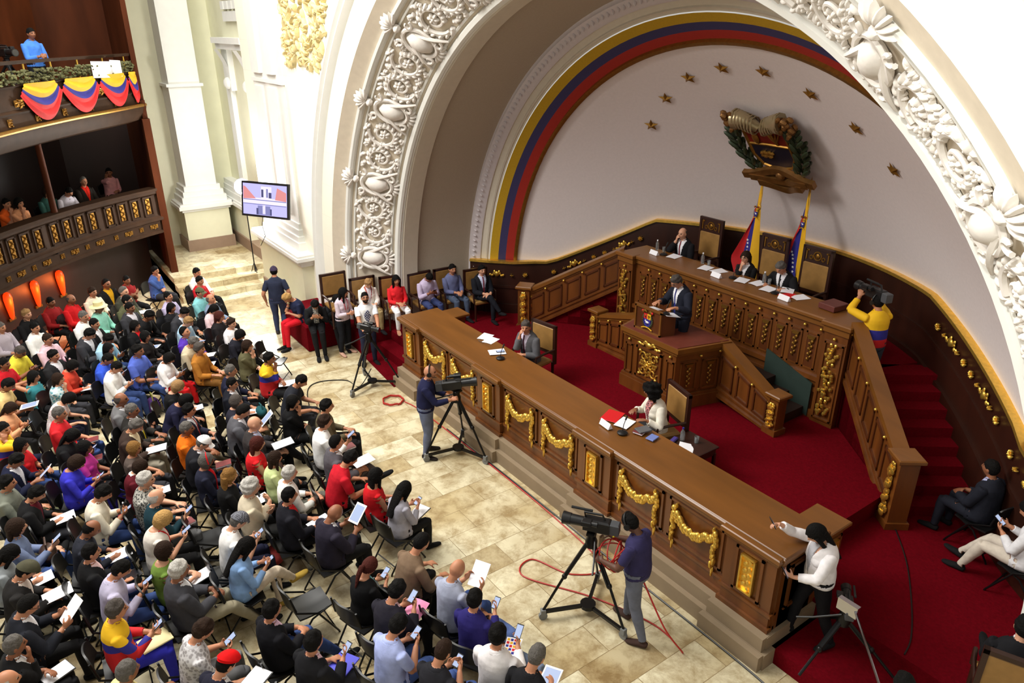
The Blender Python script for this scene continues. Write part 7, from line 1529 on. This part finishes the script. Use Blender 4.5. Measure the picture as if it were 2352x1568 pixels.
flat_thing('phone', item_mesh('phone'), -1.72, .55, 1.522, -.4, 'phone lying on papers on the front desk', 'phone'); flat_thing('pen', MB().cyl((-.07, 0, .005), (.07, 0, .005), .005, n=8).mesh('pen', M_chrome), -2.3, .52, 1.505, .1, 'thin pen lying on the front desk', 'pen')
def mic(x, y, z, rz, l):
    r = tag(empty('desk_microphone', (x, y, z), rz), l, 'microphone'); g = MB(); g.lathe([(.075, 0), (.075, .015), (.05, .03), (.02, .035)], 16); g.build('base', M_black, r)
    g = MB(); g.tube([(0, 0, .03), (0, .02, .12), (0, .07, .20)], .006, 6); g.build('gooseneck', M_black, r); g = MB(); g.tube([(0, .06, .185), (0, .10, .24)], .013, 8); g.build('capsule', mat('foam_black', (30, 30, 30), .9), r)
mic(1.58, .36, 1.505, .2, 'black gooseneck microphone on front desk before cream jacket'); mic(-1.5, .40, 1.505, .2, 'black gooseneck microphone on front desk before grey suit'); mic(-1.83, 4.66, 2.545, 0, 'black gooseneck microphone at the left of the high desk'); mic(-.05, 4.60, 2.545, 0, 'black gooseneck microphone in the middle of the high desk'); mic(.92, 4.52, 2.545, 0, 'black gooseneck microphone before the reading person'); mic(.10, 2.70, 2.31, 0, 'black microphone on the lectern')
flat_thing('paper_sheet', PAP, -.22, 2.76, 2.30, .2, 'white papers on the lectern', 'paper', -.22); flat_thing('paper_sheet', PAP, .12, 2.80, 2.285, -.2, 'second white papers on the right of the lectern', 'paper', -.22)
def bottle(x, y, z, l, capm):
    r = tag(empty('water_bottle', (x, y, z)), l, 'bottle'); g = MB(); g.lathe([(.030, 0), (.033, .01), (.033, .14), (.014, .18), (.012, .195)], 14); g.build('bottle_body', M_glass, r); g = MB(); g.cyl((0, 0, .193), (0, 0, .215), .015, n=12); g.build('bottle_cap', capm, r)
bottle(-2.15, 4.80, 2.545, 'clear water bottle at the left end of the high desk', M_paper); bottle(-.98, 4.84, 2.545, 'clear water bottle left of the middle of the high desk', M_paper); bottle(.46, 4.82, 2.545, 'clear water bottle before the reading person', M_paper)
gl = MB(); gl.lathe([(.03, 0), (.034, .10), (.031, .10), (.027, .006), (0, .006)], 14); glm = gl.mesh('drinking_glass', M_glass)
for x, y, l in ((-1.98, 4.82, 'drinking glass at the left end of the high desk'), (.56, 4.84, 'drinking glass before the reading person'), (-.82, 4.84, 'drinking glass left of the middle of the high desk')): flat_thing('drinking_glass', glm, x, y, 2.545, 0, l, 'glass')
st_ = tag(empty('side_table', (2.12, 1.25, SZ)), 'small dark side table beside the person in cream jacket', 'table')
g = MB(); g.bevbox(-.28, .28, -.24, .24, .50, .54, .01); g.build('tabletop', M_dark, st_, 0); g = MB(); g.box(-.25, .25, -.21, .21, .40, .50); g.build('apron', M_dark, st_, 0)
for x in (-.24, .24):
    for y in (-.20, .20): g = MB(); g.box(x - .02, x + .02, y - .02, y + .02, 0, .42); g.build('leg', M_dark, st_, 0)
bottle(1.98, 1.18, SZ + .54, 'blue capped water bottle on the small side table', M_blu); flat_thing('drinking_glass', glm, 2.14, 1.30, SZ + .54, 0, 'upturned glass on the small side table', 'glass'); flat_thing('paper_sheet', PAP, 2.16, 1.06, SZ + .545, .6, 'white papers on the small side table', 'paper')
flat_thing('eyeglass_case', slab(.07, .18, .04, mat('violet_case', (70, 56, 130), .5), 'eyeglass_case', .012), 1.92, 1.06, SZ + .54, .3, 'violet case on the small side table', 'case')
g = MB(); g.ell((0, 0, .1), (.12, .16, .11), 12, 8); tag(g.build('bag', M_black, loc=(-4.7, 1.35, PZ)), 'black bag lying behind the left end of the desk', 'bag')
# white sheets tied to the upper gallery rail
for d, w_, l in ((.95, .42, 'small white sheet hanging on the upper gallery rail'), (1.55, .70, 'large white printed sheet hanging on the upper gallery rail')):
    q, t, n = poly_at(UP, d); g = MB(); g.sheet(lambda u, v: (q.x + n.x * (.07 + .03 * math.sin(u * 4)) + t.x * (u - .5) * w_, q.y + n.y * (.07 + .03 * math.sin(u * 4)) + t.y * (u - .5) * w_, 6.02 - .36 * v + .03 * u), 8, 6, .006); tag(g.build('white_sheet', M_paper), l, 'banner')
# garland greenery along the upper rail
g = MB(); r = random.Random(12)
for i in range(520):
    d = r.uniform(.05, 5.2); q, t, n = poly_at(UP, d); o_ = r.uniform(-.05, .06); g.ell((q.x + n.x * o_, q.y + n.y * o_, 5.78 + r.uniform(-.04, .2)), (.05, .016, .03), 5, 3, R=Matrix.Rotation(r.uniform(0, 3), 3, 'Z') @ Matrix.Rotation(r.uniform(-1, 1), 3, 'X'))
tag(g.build('greenery_garland', mat('dry_green_leaves', (92, 92, 56), .8, var=.3)), 'dry green leaf garland along the upper gallery parapet', 'garland', None, 'stuff')
# bags and a bottle among the chairs
def soft_bag(x, y, z, sx, sy, sz, rgb, label, nm='bag', trim=None):
    r_ = tag(empty(nm, (x, y, z)), label, 'bag'); g = MB(); g.ell((0, 0, sz), (sx, sy, sz), 14, 9); g.v = [(a, b, max(.0, c)) for a, b, c in g.v]; g.build('bag_body', cloth(rgb), r_)
    g = MB(); g.tube([(-sx * .6, 0, sz * 1.7), (-sx * .4, 0, sz * 2.5), (sx * .4, 0, sz * 2.5), (sx * .6, 0, sz * 1.7)], .012, 6); g.build('strap', cloth(trim or rgb), r_)
soft_bag(2.52, -2.89, 0, .20, .15, .22, (20, 20, 22), 'black backpack with yellow strap under the chair of person in white shirt', 'backpack', (214, 220, 40))
soft_bag(-.47, -4.1, 0, .16, .12, .13, (206, 84, 84), 'coral red bag on the floor between the rows'); soft_bag(-2.45, -5.6, 0, .17, .12, .17, (196, 60, 66), 'red and white bag in front of the person in cream sweater', 'bag', (236, 236, 240)); soft_bag(-5.93, -4.54, 0, .18, .13, .18, (70, 42, 96), 'dark purple bag on the floor beside white and grey shirt', 'bag', (130, 130, 60)); soft_bag(-3.65, -3.17, .56, .15, .09, .09, (28, 78, 84), 'teal handbag on a lap in the fourth row')
bottle(-.06, -3.76, 0, 'clear water bottle on the floor near the dark purple suit', M_paper)
